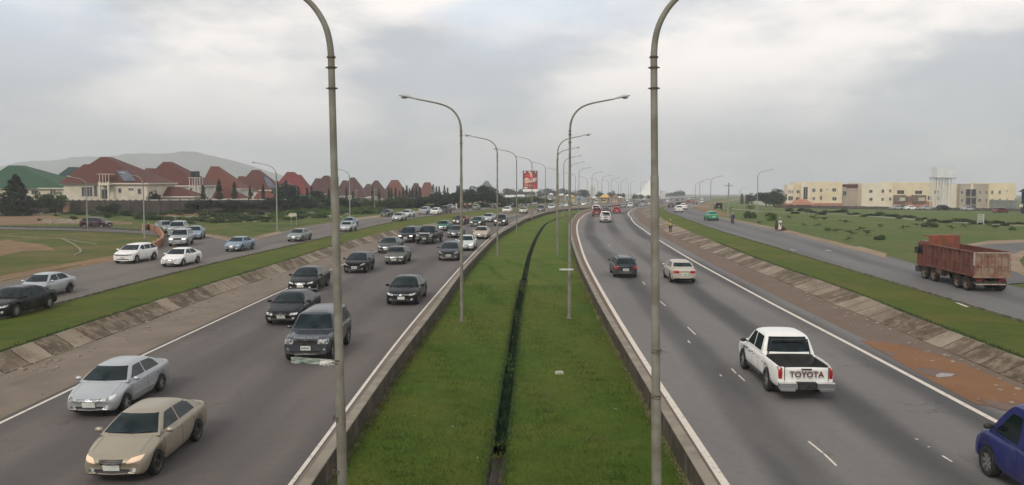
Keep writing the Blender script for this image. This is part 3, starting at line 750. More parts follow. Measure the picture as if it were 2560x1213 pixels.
def sedan(L=4.5, W=1.75, H=1.46, nose=.66, deck=1.04, boxy=0., cowl=1.16, roofz=None, **k):
    h, w = L/2, W/2; zr = H
    body = [(-h, w-.16, .78, .84, .40), (-h+.09, w-.07, deck-.12, deck-.05, .27), (-h+.45, w-.01, deck-.07, deck, .22), (-1.0, w, .95, deck, .19), (0, w, .92, .97, .19),
            (cowl-.1, w, .89, .97, .19), (cowl+.05, w, .88, .95, .19), (h-.55, w-.02, nose+.05, nose+.14, .20), (h-.2, w-.08, nose-.04, nose+.04, .20), (h-.04, w-.16, nose-.14, nose-.08, .24), (h, w-.24, nose-.2, nose-.16, .30)]
    xa1 = cowl-.62+boxy*.22; xb1 = -.95+boxy*-.1; xb = -1.72+boxy*.12
    cab = [(cowl+.08, .93), (xa1+.04, H-.045), (xa1-.35, H), (-.45, H), (xb1, H-.07), (xb, deck+.0)]
    hb, hr = w-.07, w-.30+boxy*.05
    S = dict(L=L, W=W, R=.31, tw=.20, ax=(h-.88, -h+1.02), body=body, cab=cab, hb=hb, hr=hr, zbelt=.93, zb=.2, doors=(cowl-.22, -.12, -1.02+.1), hood=((cowl+.02, h-.35), w-.22), handles=(-.02+.06, -.95),
             windshield=[(-hb+.07, .985), (hb-.07, .985), (hr-.05, H-.085), (-hr+.05, H-.085)],
             rear_window=[(-hb+.14, deck+.07), (hb-.14, deck+.07), (hr-.06, H-.12), (-hr+.06, H-.12)],
             side=[[(cowl-.32, .975), (-.06, .975), (-.06, H-.105), (xa1-.20, H-.115)], [(-.14, .975), (xb+.56, .985), (xb1+.08, H-.13), (-.14, H-.105)], ],
             headlight=[[(w-.52, nose-.15), (w-.17, nose-.10), (w-.13, nose+.0), (w-.40, nose-.03)]],
             taillight=[[(w-.50, deck-.27), (w-.13, deck-.27), (w-.13, deck-.11), (w-.50, deck-.11)]],
             grille=[(-.30, nose-.15), (.30, nose-.15), (.36, nose-.05), (-.36, nose-.05)], intake=[[(-.42, .30), (.42, .30), (.46, .39), (-.46, .39)]], fog=[[(w-.40, .31), (w-.25, .32), (w-.25, .42), (w-.40, .41)]],
             rearlow=[[(-.5, .26), (.5, .26), (.5, .34), (-.5, .34)]], pz=(.44, .62), mirror=(cowl-.30, 1.0), badge=True)
    S.update(k); return S
def boxcar(L, W, H, hood, belt, cowl, rf, rb, xb, R=.34, zb=.28, gz=(.55, .70), ax=None, tw=.23, hr=None, tailz=None, nose=None, splits=(-.1, -1.0), **k):
    h, w = L/2, W/2; nose = nose or hood-.06; tz = belt
    body = [(-h, w-.14, belt-.22, belt-.15, zb+.14), (-h+.08, w-.05, belt-.05, belt, zb+.02), (-h+.5, w, belt, belt+.03, zb), (0, w, belt-.01, belt+.03, zb), (cowl, w, belt-.03, belt+.02, zb), (cowl+.08, w, belt-.05, hood+.06, zb),
            (h-.5, w-.015, hood-.06, hood+.01, zb), (h-.14, w-.06, nose-.06, nose+.02, zb), (h-.02, w-.12, nose-.14, nose-.10, zb+.05), (h, w-.18, nose-.22, nose-.18, zb+.10)]
    hb, hr = w-.06, hr or w-.24
    S = dict(L=L, W=W, R=R, tw=tw, ax=ax or (h-.88, -h+.95), body=body, cab=[(cowl+.05, belt+.01), (rf+.03, H-.05), (rf-.3, H), (rb+.3, H), (rb, H-.06), (xb, belt+.0)], hb=hb, hr=hr, zbelt=belt, zb=zb,
             doors=(cowl-.2, splits[0], splits[1]), hood=((cowl+.05, h-.3), w-.2), handles=(splits[0]+.16, splits[1]+.16),
             windshield=[(-hb+.08, belt+.06), (hb-.08, belt+.06), (hr-.06, H-.10), (-hr+.06, H-.10)], rear_window=[(-hb+.14, belt+.07), (hb-.14, belt+.07), (hr-.08, H-.13), (-hr+.08, H-.13)],
             side=[[(cowl-.28, belt+.05), (splits[0]+.04, belt+.05), (splits[0]+.04, H-.13), (rf-.13, H-.13)], [(splits[0]-.04, belt+.05), (splits[1]+.04, belt+.05), (splits[1]+.04, H-.13), (splits[0]-.04, H-.13)],
                   [(splits[1]-.05, belt+.05), (xb+.30, belt+.06), (rb+.06, H-.15), (splits[1]-.05, H-.13)]],
             headlight=[[(w-.50, gz[0]), (w-.12, gz[0]+.01), (w-.12, gz[1]+.0), (w-.48, gz[1])]], taillight=[[(w-.24, belt-.36), (w-.05, belt-.36), (w-.06, belt-.06), (w-.22, belt-.06)]],
             grille=[(-w+.56, gz[0]-.02), (w-.56, gz[0]-.02), (w-.54, gz[1]), (-w+.54, gz[1])], intake=[[(-.55, zb+.10), (.55, zb+.10), (.58, zb+.19), (-.58, zb+.19)]], fog=[[(w-.32, zb+.12), (w-.22, zb+.12), (w-.22, zb+.22), (w-.32, zb+.22)]],
             rearlow=[[(-.7, zb+.08), (.7, zb+.08), (.7, zb+.18), (-.7, zb+.18)]], pz=(gz[0]-.14, belt-.34), mirror=(cowl-.26, belt+.09), badge=False, bars=3)
    S.update(k); return S
def text_mesh(txt, size, ext=.006, bold=.0, shear=0.):
    c = bpy.data.curves.new('txt', 'FONT'); c.body = txt; c.size = size; c.extrude = ext; c.align_x = 'CENTER'; c.align_y = 'CENTER'; c.offset = bold; c.shear = shear; c.resolution_u = 2
    o = bpy.data.objects.new('txt', c); COL.objects.link(o); dg = bpy.context.evaluated_depsgraph_get(); dg.update()
    m = bpy.data.meshes.new_from_object(o.evaluated_get(dg)); bpy.data.objects.remove(o); return m
def ex_pickup(root, bvh, bb, cb, pm):
    S = KINDS['pickup']; h = S['L']/2; w = S['W']/2
    mb = MB()                                                      # step bumper in chrome
    mb.box(-h-.13, -h+.06, -w+.06, -w+.62, .42, .60, 0).box(-h-.13, -h+.06, w-.62, w-.06, .42, .60, 0).box(-h-.15, -h-.02, -w+.10, -w+.55, .36, .43, 0).box(-h-.15, -h-.02, w-.55, w-.10, .36, .43, 0)
    mb.box(-h-.10, -h+.06, -w+.63, w-.63, .40, .62, 1)
    mb.build('rear_bumper', [CHROME, BLK], root)
    t = text_mesh('TOYOTA', .26, .008, .004)
    M = Matrix(((0, 0, -1, -h-.022), (-1, 0, 0, 0), (0, 1, 0, .86), (0, 0, 0, 1)))
    o = link('lettering', t, [mt('dark_letter', (.09, .02, .02), rough=.5)], root); t.transform(M)
    MB().box(-h-.03, -h+.03, -.16, .16, 1.015, 1.045).build('tailgate_handle', BLK, root)
    mb = MB(); mb.box(-h-.012, -h+.03, -.012, .012, .60, .62); 
    for sy in (1, -1): mb.box(-h-.006, -h+.03, sy*(w-.245)-.006, sy*(w-.245)+.006, .66, 1.10)
    mb.build('tailgate_seam', SEAM, root)
    mb = MB(); 
    for sy in (1, -1): mb.tube([(1.0, sy*(w-.04), .40), (-.75, sy*(w-.04), .40)], .055, 8)
    mb.build('side_step', BLK, root, 60)
    mb = MB()                                                       # window guard bars behind the cab
    mb.tube([(-.85, -w+.22, 1.12), (-.88, -w+.34, 1.62), (-.88, w-.34, 1.62), (-.85, w-.22, 1.12)], .025, 6)
    for y in (-.4, 0, .4): mb.bar((-.88, y-.13, 1.60), (-.88, y+.13, 1.60), .03, .06)
    mb.build('bed_guard', BLK, root, 60)
    mb = MB()
    dk = mt('stripe_decal', (.05, .05, .055), rough=.4)
    for sd_ in ('left', 'right'):
        for i in range(9):
            x0 = 1.55-i*.33; z0 = .98-i*.008+.03*math.sin(i*2.3)
            decal(mb, bb, [(x0-.32, z0-.075+.012*i), (x0, z0-.10+.010*i), (x0-.06, z0-.03), (x0-.26, z0-.02)], sd_, 4, 2, .004)
        for i in range(4):
            x0 = 1.5-i*.17; decal(mb, bb, [(x0-.22, .80+.03*i), (x0, .90+.01*i), (x0+.02, .94), (x0-.16, .88)], sd_, 3, 2, .004)
    mb.build('side_decal', dk, root)
def ex_tundra(root, bvh, bb, cb, pm):
    S = KINDS['big_pickup']; h = S['L']/2; w = S['W']/2; mb = MB()
    mb.box(h-.05, h+.10, -w+.1, -w+.5, .62, .78).box(h-.05, h+.10, w-.5, w-.1, .62, .78).build('chrome_bumper', CHROME, root)
    mb = MB()
    decal(mb, bvh, [(-w+.42, 1.17), (w-.42, 1.17), (w-.42, 1.24), (-w+.42, 1.24)], 'front', 8, 1, .03)
    decal(mb, bvh, [(-w+.46, .80), (w-.46, .80), (w-.46, .85), (-w+.46, .85)], 'front', 8, 1, .03)
    mb.build('chrome_trim', CHROME, root)
def ex_rr(root, bvh, bb, cb, pm):
    t = text_mesh('RANGE ROVER', .125, .004, .003, 0); S = KINDS['boxy_suv']
    t.transform(Matrix(((0, 0, 1, 0), (1, 0, 0, 0), (0, 1, 0, 0), (0, 0, 0, 1))))
    mn = min(v.co.y for v in t.vertices); mx = max(v.co.y for v in t.vertices)
    for v in t.vertices:
        y = v.co.y*1.25; hz = 1.055+v.co.z*.6
        hit = bvh.ray_cast(Vector((50, y, hz)), Vector((-1, 0, 0)))
        if hit[0]: v.co = (hit[0].x+.012, y, hz)
    link('lettering', t, [CHROME], root)
    mb = MB(); decal(mb, bb, [(.55, -.42), (1.05, -.42), (1.05, .42), (.55, .42)], 'top', 2, 2, .0) if False else None
    decal(MB(), cb, [(-.65, -.58), (.25, -.58), (.25, .58), (-.65, .58)], 'top', 6, 6, .006, .05).build('sunroof', GLASS, root, 50)
    decal(MB(), bb, [(S['ax'][0]-.62, .72), (S['ax'][0]-.50, .72), (S['ax'][0]-.54, .92), (S['ax'][0]-.66, .92)], 'left', 2, 4, .01).build('side_vent', CHROME, root)
def ex_spoiler(root, bvh, bb, cb, pm):
    S = KINDS['sedan_spoiler']; h = S['L']/2; mb = MB(); mb.box(-h+.05, -h+.27, -.66, .66, 1.14, 1.17).box(-h+.12, -h+.2, .5, .55, 1.0, 1.15).box(-h+.12, -h+.2, -.55, -.5, 1.0, 1.15)
    o = mb.build('spoiler', [pm], root); o.material_slots[0].link = 'OBJECT'; o.material_slots[0].material = pm
KINDS = dict(
    corolla_old=sedan(4.50, 1.68, 1.43, .70, 1.02, R=.315, cowl=1.22, spokes=0, rim=RIMD, strip=None, headlight=[[(.36, .53), (.68, .59), (.72, .70), (.46, .66)]], grille=[(-.26, .52), (.26, .52), (.31, .64), (-.31, .64)], bars=4, barm=RIMD, badge=False),
    corolla=sedan(4.50, 1.74, 1.42, .70, 1.05, cowl=1.24, strip=CHROME, headlight=[[(.40, .52), (.72, .60), (.76, .72), (.56, .67)]], grille=[(-.34, .55), (.34, .55), (.40, .65), (-.40, .65)], spokes=6),
    sedan=sedan(4.6, 1.80, 1.46, .70, 1.06, cowl=1.22, R=.325, spokes=7),
    sedan_spoiler=sedan(4.75, 1.79, 1.42, .66, 1.04, cowl=1.18, spokes=6, extra=ex_spoiler, headlight=[[(.38, .50), (.74, .54), (.76, .64), (.42, .61)]], grille=[(-.3, .52), (.3, .52), (.34, .58), (-.34, .58)], bars=1, barm=RIMD, badge=True),
    sedan_wide=sedan(4.82, 1.83, 1.47, .72, 1.07, cowl=1.26, R=.33, spokes=8, headlight=[[(.42, .55), (.78, .62), (.80, .72), (.46, .66)]], grille=[(-.44, .57), (.44, .57), (.50, .66), (-.50, .66)], bars=1, badge=True, barm=CHROME),
    sedan_boxy=sedan(4.4, 1.69, 1.41, .74, 1.0, boxy=1., cowl=1.05, spokes=0, rim=RIMD, bulge=.05, headlight=[[(.44, .58), (.74, .58), (.74, .70), (.44, .70)]], grille=[(-.40, .58), (.40, .58), (.40, .70), (-.40, .70)], taillight=[[(.36, .70), (.76, .70), (.76, .87), (.36, .87)]]),
    crossover=boxcar(4.8, 1.90, 1.61, .98, 1.06, 1.38, .55, -1.55, -2.2, R=.37, zb=.24, gz=(.66, .80), splits=(.02, -.95), hr=.68, nose=.90, headlight=[[(.42, .66), (.86, .76), (.88, .88), (.5, .80)]], grille=[(-.45, .70), (.45, .70), (.52, .82), (-.52, .82)], bars=2, spokes=5, bulge=.18),
    hatch=boxcar(4.1, 1.72, 1.47, .90, .95, 1.18, .42, -1.35, -1.85, R=.31, zb=.2, gz=(.60, .70), splits=(-.05, -.92), tw=.2, nose=.80, headlight=[[(.38, .56), (.76, .66), (.78, .78), (.50, .70)]], grille=[(-.34, .50), (.34, .50), (.38, .58), (-.38, .58)], bars=1, bulge=.2),
    wagon=boxcar(4.45, 1.69, 1.45, .86, .95, 1.05, .50, -1.75, -2.1, R=.31, zb=.2, gz=(.58, .70), splits=(-.1, -1.0), tw=.19, rails=(.3, -1.7, 1.49), railm=BLK, spokes=0, rim=RIMD, bulge=.06, taillight=[[(.50, .66), (.80, .66), (.80, .86), (.56, .86)]]),
    boxy_suv=boxcar(4.97, 1.96, 1.86, 1.12, 1.16, 1.18, .72, -2.05, -2.38, R=.385, zb=.34, gz=(.82, .99), splits=(.0, -1.0), hr=.72, nose=1.06, bars=3, barm=RIMD, extra=ex_rr, bulge=.07, spokes=6, pz=(.64, .86), headlight=[[(.50, .80), (.90, .80), (.90, 1.0), (.50, 1.0)]], grille=[(-.44, .80), (.44, .80), (.46, 1.01), (-.46, 1.01)],
        pillar=[[(-.08, 1.2), (.08, 1.2), (.08, 1.72), (-.08, 1.72)]], intake=[[(-.62, .42), (.62, .42), (.66, .54), (-.66, .54)]], fog=[[(.70, .54), (.80, .54), (.80, .63), (.70, .63)]], gap=.07),
    suv=boxcar(4.7, 1.86, 1.74, 1.04, 1.08, 1.2, .62, -1.9, -2.25, R=.36, zb=.30, gz=(.70, .86), splits=(.0, -.95), hr=.70, nose=.98, rails=(.4, -1.8, 1.78), spokes=6, bulge=.1),
    pickup=boxcar(5.3, 1.86, 1.80, 1.08, 1.12, 1.40, .78, -.62, -.86, R=.385, zb=.38, gz=(.74, .92), splits=(.32, -.45), hr=.70, nose=1.0, ax=(1.72, -1.36), bed=(-2.56, -.92, .70), extra=ex_pickup, spokes=6, bulge=.06, gap=.09,
        side=[[(1.12, 1.17), (.36, 1.17), (.36, 1.66), (.66, 1.66)], [(.28, 1.17), (-.52, 1.17), (-.46, 1.66), (.28, 1.66)]], pz=(.6, .53), taillight=[[(.73, .70), (.85, .70), (.85, 1.06), (.73, 1.06)]], rearlow=[], mirm=BLK),
    big_pickup=boxcar(5.8, 2.03, 1.94, 1.25, 1.26, 1.5, .9, -.7, -1.0, R=.41, zb=.45, gz=(.86, 1.12), splits=(.3, -.5), hr=.76, nose=1.2, ax=(1.95, -1.75), bed=(-2.82, -1.05, .85), spokes=6, bulge=.05, gap=.09, bars=3, extra=ex_tundra,
        side=[[(1.2, 1.31), (.34, 1.31), (.34, 1.80), (.75, 1.80)], [(.26, 1.31), (-.6, 1.31), (-.54, 1.80), (.26, 1.80)]], pz=(.66, .7)),
    van=boxcar(5.0, 1.95, 2.02, 1.02, 1.10, 1.75, .95, -2.35, -2.5, R=.35, zb=.28, gz=(.66, .82), splits=(.35, -1.1), hr=.78, nose=.86, ax=(1.62, -1.45), spokes=8, bulge=.16, cv=.2, side=[[(1.34, 1.16), (.42, 1.13), (.42, 1.74), (.80, 1.74)]], mirror=(1.35, 1.28), mirm=BLK, rearlow=[]),
    minibus=boxcar(4.8, 1.80, 2.05, .95, 1.05, 2.0, 1.6, -2.2, -2.35, R=.33, zb=.28, gz=(.62, .78), splits=(.6, -.7), hr=.76, nose=.9, ax=(1.5, -1.4), spokes=0, rim=RIM, bulge=.05),
)
USED = set()
def vehicle(kind, pt, px, py, road, sgn, label, cat='car', name='car', zo=None, dh=0., group=None, lamp=None, head=None, scale=1., dist=None, dx=0):
    """px,py: ground point in the photo under the middle of the face turned to the camera; sgn -1 = comes towards it"""
    if zo is None: zo = .405 if road[:2] in ('sl', 'sr') else .0
    if group == SL: scale *= .915
    if kind not in PROTO: PROTO[kind] = make_vehicle(kind)
    P = gp(px, py, zo)
    if dist is not None: q = at(px, 480, dist); P = Vector((q.x, dist, T(q.x, dist)+zo))
    t = hd(road, P.y) if head is None else Vector((math.sin(rad(head)), math.cos(rad(head)), 0))
    t = Matrix.Rotation(rad(dh), 3, 'Z') @ t
    S = KINDS[kind]; c = P+t*(S['L']/2*scale*.97)
    src = PROTO[kind]
    if kind in USED: o = copy_tree(src)
    else: o = src; USED.add(kind)
    c -= t*.5*scale if head is None else Vector((0, 0, 0)); o.name = name; f = t*sgn; o.rotation_euler = (0, 0, math.atan2(f.y, f.x)); o.location = (c.x, c.y, T(c.x, c.y)+zo+.005); o.scale = (scale,)*3
    tag(o, label, cat, group)
    for ch in o.children:
        st = ch.name.split('.')[0]
        if st in ('body', 'roof', 'spoiler') or (st == 'side_mirror' and not KINDS[kind].get('mirm')): ch.material_slots[0].link = 'OBJECT'; ch.material_slots[0].material = PAINT[pt]
        elif st == 'door_handle': ch.material_slots[0].link = 'OBJECT'; ch.material_slots[0].material = PAINT[pt]
        if st == 'headlight' and (lamp or KINDS[kind].get('_lit')):
            ch.material_slots[0].link = 'OBJECT'; ch.material_slots[0].material = lamp or LAMP
        elif st == 'headlight': ch.material_slots[0].link = 'OBJECT'; ch.material_slots[0].material = LAMP
    return o
V = vehicle
IN = 'cars driving towards the camera on the left carriageway'; OUT = 'cars driving away on the right carriageway'; SL = 'cars on the left service road'; SRg = 'vehicles on the right service road'
V('corolla_old', 'gold', 303, 1196, 'l_line', -1, 'gold sedan nearest the camera on the left carriageway, lower left of the view', group=IN, lamp=AMBL, scale=.935)
V('corolla', 'silver', 242, 1037, 'l_line', -1, 'light silver blue sedan on the white line just behind the gold sedan', group=IN, scale=.93)
V('boxy_suv', 'greysuv', 772, 903, 'l_line', -1, 'large boxy dark grey four wheel drive behind the near left lamp post', 'suv', 'suv', group=IN, scale=.93)
V('sedan_spoiler', 'black', 710, 811, 'l_line', -1, 'black sedan with rear spoiler beside the dark grey four wheel drive', group=IN, lamp=LAMP)
V('sedan', 'black', 756, 731, 'l_line', -1, 'glossy black sedan behind the black sedan with the rear spoiler', group=IN)
V('sedan_wide', 'black', 1006, 762, 'l_edge', -1, 'black sedan with chrome grille bar alone in the lane nearest the median', group=IN)
V('hatch', 'black', 888, 683, 'l_line', -1, 'small black hatchback just right of the near left lamp post', 'hatchback', 'hatchback', group=IN)
V('sedan_boxy', 'olive', 987, 661, 'l_line', -1, 'old boxy olive grey sedan in the middle lane', group=IN)
V('sedan', 'darkgreen', 967, 633, 'l_line', -1, 'dark green sedan behind the old boxy olive sedan', group=IN)
V('suv', 'navy', 1016, 607, 'l_line', -1, 'dark navy crossover beside the big black pickup truck', 'suv', 'suv', group=IN, lamp=LAMPON)
V('big_pickup', 'black', 1063, 611, 'l_line', -1, 'big black pickup truck with wide chrome grille on left carriageway', 'pickup truck', 'pickup_truck', group=IN)
V('hatch', 'darkgrey', 1122, 652, 'l_edge', -1, 'black compact car with pointed fog lamps left of the second left lamp post', 'hatchback', 'hatchback', group=IN, scale=1.06)
V('sedan', 'pale', 1163, 627, 'l_edge', -1, 'pale silver green sedan half hidden by the second left lamp post', group=IN, lamp=LAMPON)
V('sedan', 'bmw', 1136, 595, 'l_edge', -1, 'dark slate grey sedan behind the pale silver green sedan', group=IN)
V('sedan_boxy', 'green', 1104, 578, 'l_line', -1, 'green sedan with red front bumper behind the big black pickup truck', group=IN)
V('sedan', 'black', 1146, 562, 'l_line', -1, 'black sedan with lit headlamps beside the red motorcyclist', group=IN, lamp=LAMPON)
V('hatch', 'teal', 1190, 567, 'l_line', -1, 'dark teal coupe with both headlamps lit', group=IN, lamp=LAMPON)
V('suv', 'darkgrey', 1250, 565, 'l_edge', -1, 'dark four wheel drive with lit headlamps nearest the median wall', 'suv', 'suv', group=IN, lamp=LAMPON)
V('sedan', 'beige', 1201, 598, 'l_edge', -1, 'beige rounded sedan in front of the dark teal coupe', group=IN)
V('sedan', 'silver', 1217, 556, 'l_line', -1, 'silver sedan driving behind the dark teal coupe', group=IN)
V('hatch', 'white', 1265, 534, 'l_line', -1, 'small white car between the third and fourth left lamp posts', group=IN)
V('sedan_boxy', 'silvergold', 1307, 534, 'l_edge', -1, 'silver beige sedan just left of the billboard pole, far down the left carriageway', group=IN)
V('sedan', 'darkgrey', 1352, 529, 'l_edge', -1, 'dark sedan below the right side of the billboard', group=IN)
V('sedan', 'pale', 1378, 524, 'l_edge', -1, 'pale car right behind the dark sedan below the billboard', group=IN)
V('hatch', 'silver', 1396, 520, 'l_edge', -1, 'tiny silver hatchback far down between two lamp posts', group=IN)
# left service road
V('sedan_wide', 'black', -8, 795, 'sl_right', -1, 'dark sedan cut off by the left edge of the photo', group=SL)
V('corolla_old', 'silver', 76, 748, 'sl_right', -1, 'pale blue silver sedan half behind the dark sedan at left edge', group=SL)
V('crossover', 'white', 313, 659, 'sl_right', -1, 'white crossover with raked roof on the left service road', 'crossover', 'crossover', group=SL)
V('sedan', 'white', 430, 667, 'sl_right', -1, 'white sedan with dark windows right of the white crossover', group=SL)
V('corolla', 'bluegrey', 583, 629, 'sl_right', -1, 'blue grey sedan passing the tip of the grass island', group=SL)
V('sedan', 'greengrey', 737, 604, 'sl_right', -1, 'green grey sedan left of the near left lamp post on service road', group=SL)
V('sedan_boxy', 'silver', 862, 580, 'sl_right', -1, 'silver grey sedan right of the near left lamp post on service road', group=SL)
V('sedan', 'bluegrey', 868, 568, 'sl_left', -1, 'blue sedan directly behind the silver grey sedan', group=SL, dh=0, dx=0)
V('wagon', 'teal', 962, 542, 'sl_left', -1, 'dark green estate car parked on the dirt edge of the left service road', 'estate car', 'estate_car', group=SL, dh=8)
V('sedan', 'silver', 992, 553, 'sl_right', -1, 'silver sedan beside the verge, nearest of the pair on service road', group=SL)
V('sedan', 'pale', 1012, 544, 'sl_left', -1, 'pale silver sedan just behind its nearer silver twin', group=SL)
V('crossover', 'silver', 1057, 536, 'sl_left', -1, 'silver crossover left of a bright white hatchback', 'crossover', 'crossover', group=SL)
V('hatch', 'white', 1085, 537, 'sl_right', -1, 'bright white hatchback between a silver and a dark crossover', group=SL)
V('suv', 'darkgrey', 1107, 534, 'sl_right', -1, 'dark crossover right of the bright white hatchback', 'suv', 'suv', group=SL)
V('sedan', 'silver', 1121, 526, 'sl_left', -1, 'silver car nosed behind the dark crossover near the crowd', group=SL)
V('hatch', 'greengrey', 1188, 525, 'sl_right', 1, 'green grey hatchback right of the roadside crowd', group=SL)
V('sedan', 'darkgreen', 1232, 521, 'sl_right', 1, 'dark green car left of the third left lamp post', group=SL)
V('sedan', 'teal', 1276, 518, 'sl_right', -1, 'dark teal sedan near the small white roadside sign', group=SL)
V('suv', 'greengrey', 1307, 515, 'sl_right', -1, 'grey green four wheel drive beneath the billboard on service road', 'suv', 'suv', group=SL)
V('sedan', 'pale', 1335, 512, 'sl_right', -1, 'pale sedan beyond the billboard pole on the service road', group=SL)
# queue on the slip road
QG = 'cars queuing on the slip road'
V('sedan_wide', 'greengrey', 427, 583, 'sl_right', -1, 'pale green sedan at back left of the slip road queue', group=QG, head=-38)
V('suv', 'silver', 438, 592, 'sl_right', -1, 'silver estate car second in the slip road queue', group=QG, head=-14)
V('sedan', 'bluegrey', 481, 600, 'sl_right', -1, 'grey sedan at the right of the slip road queue', group=QG, head=-14)
V('suv', 'silver', 443, 617, 'sl_right', -1, 'silver crossover leading the slip road queue behind the white sedan', 'suv', 'suv', group=QG, head=-12, scale=.96, lamp=LAMPON)
V('hatch', 'purple', 240, 571, 'sl_right', -1, 'dark purple hatchback driving right along the slip road', group=QG, head=-86, scale=1.05).location = tuple(gp(241, 571, .41))
# right carriageway, driving away
V('pickup', 'white', 2000, 992, 'r_edge', 1, 'white double cab pickup truck with TOYOTA across the tailgate', 'pickup truck', 'pickup_truck', group=OUT)
V('sedan_boxy', 'silvergold', 1708, 708, 'r_edge', 1, 'silver and gold sedan seen from behind in the outer lane', group=OUT, scale=1.03, lamp=None)
V('wagon', 'darkgrey', 1563, 694, 'r_line', 1, 'black estate car with sloping rear window in the inner lane', 'estate car', 'estate_car', group=OUT)
V('pickup', 'white', 1514, 557, 'r_line', 1, 'white pickup far down right carriageway at start of bend', 'pickup truck', 'pickup_truck', group=OUT)
V('suv', 'maroon', 1492, 541, 'r_line', 1, 'maroon and silver four wheel drive left of the far white pickup', 'suv', 'suv', group=OUT)
V('suv', 'white', 1490, 532, 'r_line', 1, 'white vehicle just beyond the maroon four wheel drive', 'suv', 'suv', group=OUT)
V('sedan', 'darkgrey', 1515, 535, 'r_edge', 1, 'dark car just beyond the far white pickup', group=OUT)
V('hatch', 'red', 1542, 534, 'r_edge', 1, 'bright red hatchback on the bend of the right carriageway', group=OUT)
for i, (k, p, x, y, lab) in enumerate([('sedan', 'greengrey', 1557, 520, 'grey car entering the bend beyond the bright red hatchback'), ('suv', 'white', 1575, 519, 'white four wheel drive on the bend right of a grey car'),
        ('sedan', 'darkgrey', 1587, 516, 'dark car right of the white four wheel drive on the bend'), ('sedan', 'silver', 1606, 516, 'silver car in front of the dark van on the bend'), ('minibus', 'darkgrey', 1607, 511, 'tall dark van beyond the silver car on the bend'),
        ('sedan', 'silvergold', 1622, 514, 'grey gold car left of the near right lamp post'), ('sedan', 'olive', 1652, 509.5, 'olive car just right of the near right lamp post, far off'), ('minibus', 'white', 1669, 506, 'tall white van far up the bend'),
        ('hatch', 'silver', 1684, 503, 'silver hatchback beyond the tall white van'), ('sedan', 'black', 1693, 503.5, 'small black car beyond the tall white van'), ('sedan', 'darkgrey', 1707, 500, 'dark car far up the highway below the line of lamp posts'),
        ('minibus', 'white', 1721, 499, 'white minibus in the farthest group of vehicles'), ('sedan', 'silver', 1729, 498.5, 'silver car beside the farthest white minibus')]):
    V(k, p, x, y, 'r_line', 1, lab, 'van' if k == 'minibus' else 'car', 'van' if k == 'minibus' else 'car', group=OUT)
# oncoming traffic at the far bend
for (k, p, x, y, lab) in [('sedan', 'white', 1412, 518, 'white car at the head of the far oncoming queue'), ('sedan', 'darkgrey', 1424, 517, 'dark car in the far oncoming queue, left of the yellow van'), ('hatch', 'silver', 1437, 514, 'silver hatchback in front of the yellow van'),
        ('sedan', 'white', 1458, 514, 'white sedan between the second and third right lamp posts, far off'), ('suv', 'silver', 1470, 511, 'silver four wheel drive right of the third right lamp post'), ('minibus', 'white', 1490, 510, 'white minibus in front of the yellow canopy'),
        ('minibus', 'yellow', 1509, 509, 'yellow minibus below the yellow canopy'), ('sedan', 'maroon', 1530, 507, 'maroon car right of the yellow minibus'), ('minibus', 'white', 1545, 505, 'white minibus right of the yellow canopy'),
        ('sedan', 'bluegrey', 1561, 507, 'blue grey car in the far oncoming lanes'), ('sedan', 'white', 1569, 503, 'white sedan in far oncoming lanes, left of white hall'), ('sedan', 'black', 1582, 505, 'black sedan in far oncoming lanes in front of the white hall'),
        ('suv', 'silver', 1594, 502, 'silver four wheel drive in far oncoming lanes'), ('minibus', 'white', 1611, 500, 'white minibus left of the near right lamp post, far off')]:
    V(k, p, x, y, 'l_edge', -1, lab, 'van' if k == 'minibus' else 'car', 'van' if k == 'minibus' else 'car', group='far oncoming traffic at the bend', zo=0)
# right service road
V('hatch', 'white', 1698, 531, 'sr_right', 1, 'white hatchback on the right service road near the bend', group=SRg)
V('suv', 'teal', 1697, 521, 'sr_left', 1, 'dark green vehicle right beyond the white hatchback on service road', group=SRg)
V('sedan', 'white', 1709, 524, 'sr_right', 1, 'white sedan right beyond the white hatchback, beside the dirt', group=SRg)
V('sedan', 'darkgrey', 1678, 520, 'sr_left', 1, 'dark grey sedan near the verge at far end of right service road', group=SRg)
V('sedan_boxy', 'taxi', 1783, 552, 'sr_right', 1, 'bright green sedan seen from behind on the right service road', group=SRg, scale=1.05)
V('suv', 'black', 1797, 523, 'sr_right', 1, 'black four wheel drive parked on the grass by the path', 'suv', 'suv', group=SRg, zo=.37)
for (k, p, x, y, lab) in [('sedan', 'maroon', 1711, 512, 'maroon car at the left of the parked row on the dirt'), ('sedan', 'black', 1719.5, 507, 'black car behind the maroon car in the row on dirt'), ('sedan', 'red', 1729, 508, 'dull red car in the middle of the row on dirt'),
        ('sedan', 'olive', 1737, 511.5, 'olive car at the right of the row on the dirt'), ('suv', 'white', 1753, 508, 'white four wheel drive parked right of the row on dirt'), ('minibus', 'white', 1755, 500, 'white van far behind the white four wheel drive')]:
    V(k, p, x, y, 'sr_left', 1, lab, 'van' if k == 'minibus' else 'car', 'van' if k == 'minibus' else 'car', group='vehicles on the dirt edge of the right service road', zo=.38)
vb = V('van', 'bluevan', 2530, 1213, 'r_edge', 1, 'deep blue van cut off by the lower right corner', 'van', 'van', group=OUT)
_q = gp(2472, 1192, 0); vb.location.x = _q.x+.80; vb.location.y = _q.y-1.62; vb.rotation_euler.z += rad(-2)

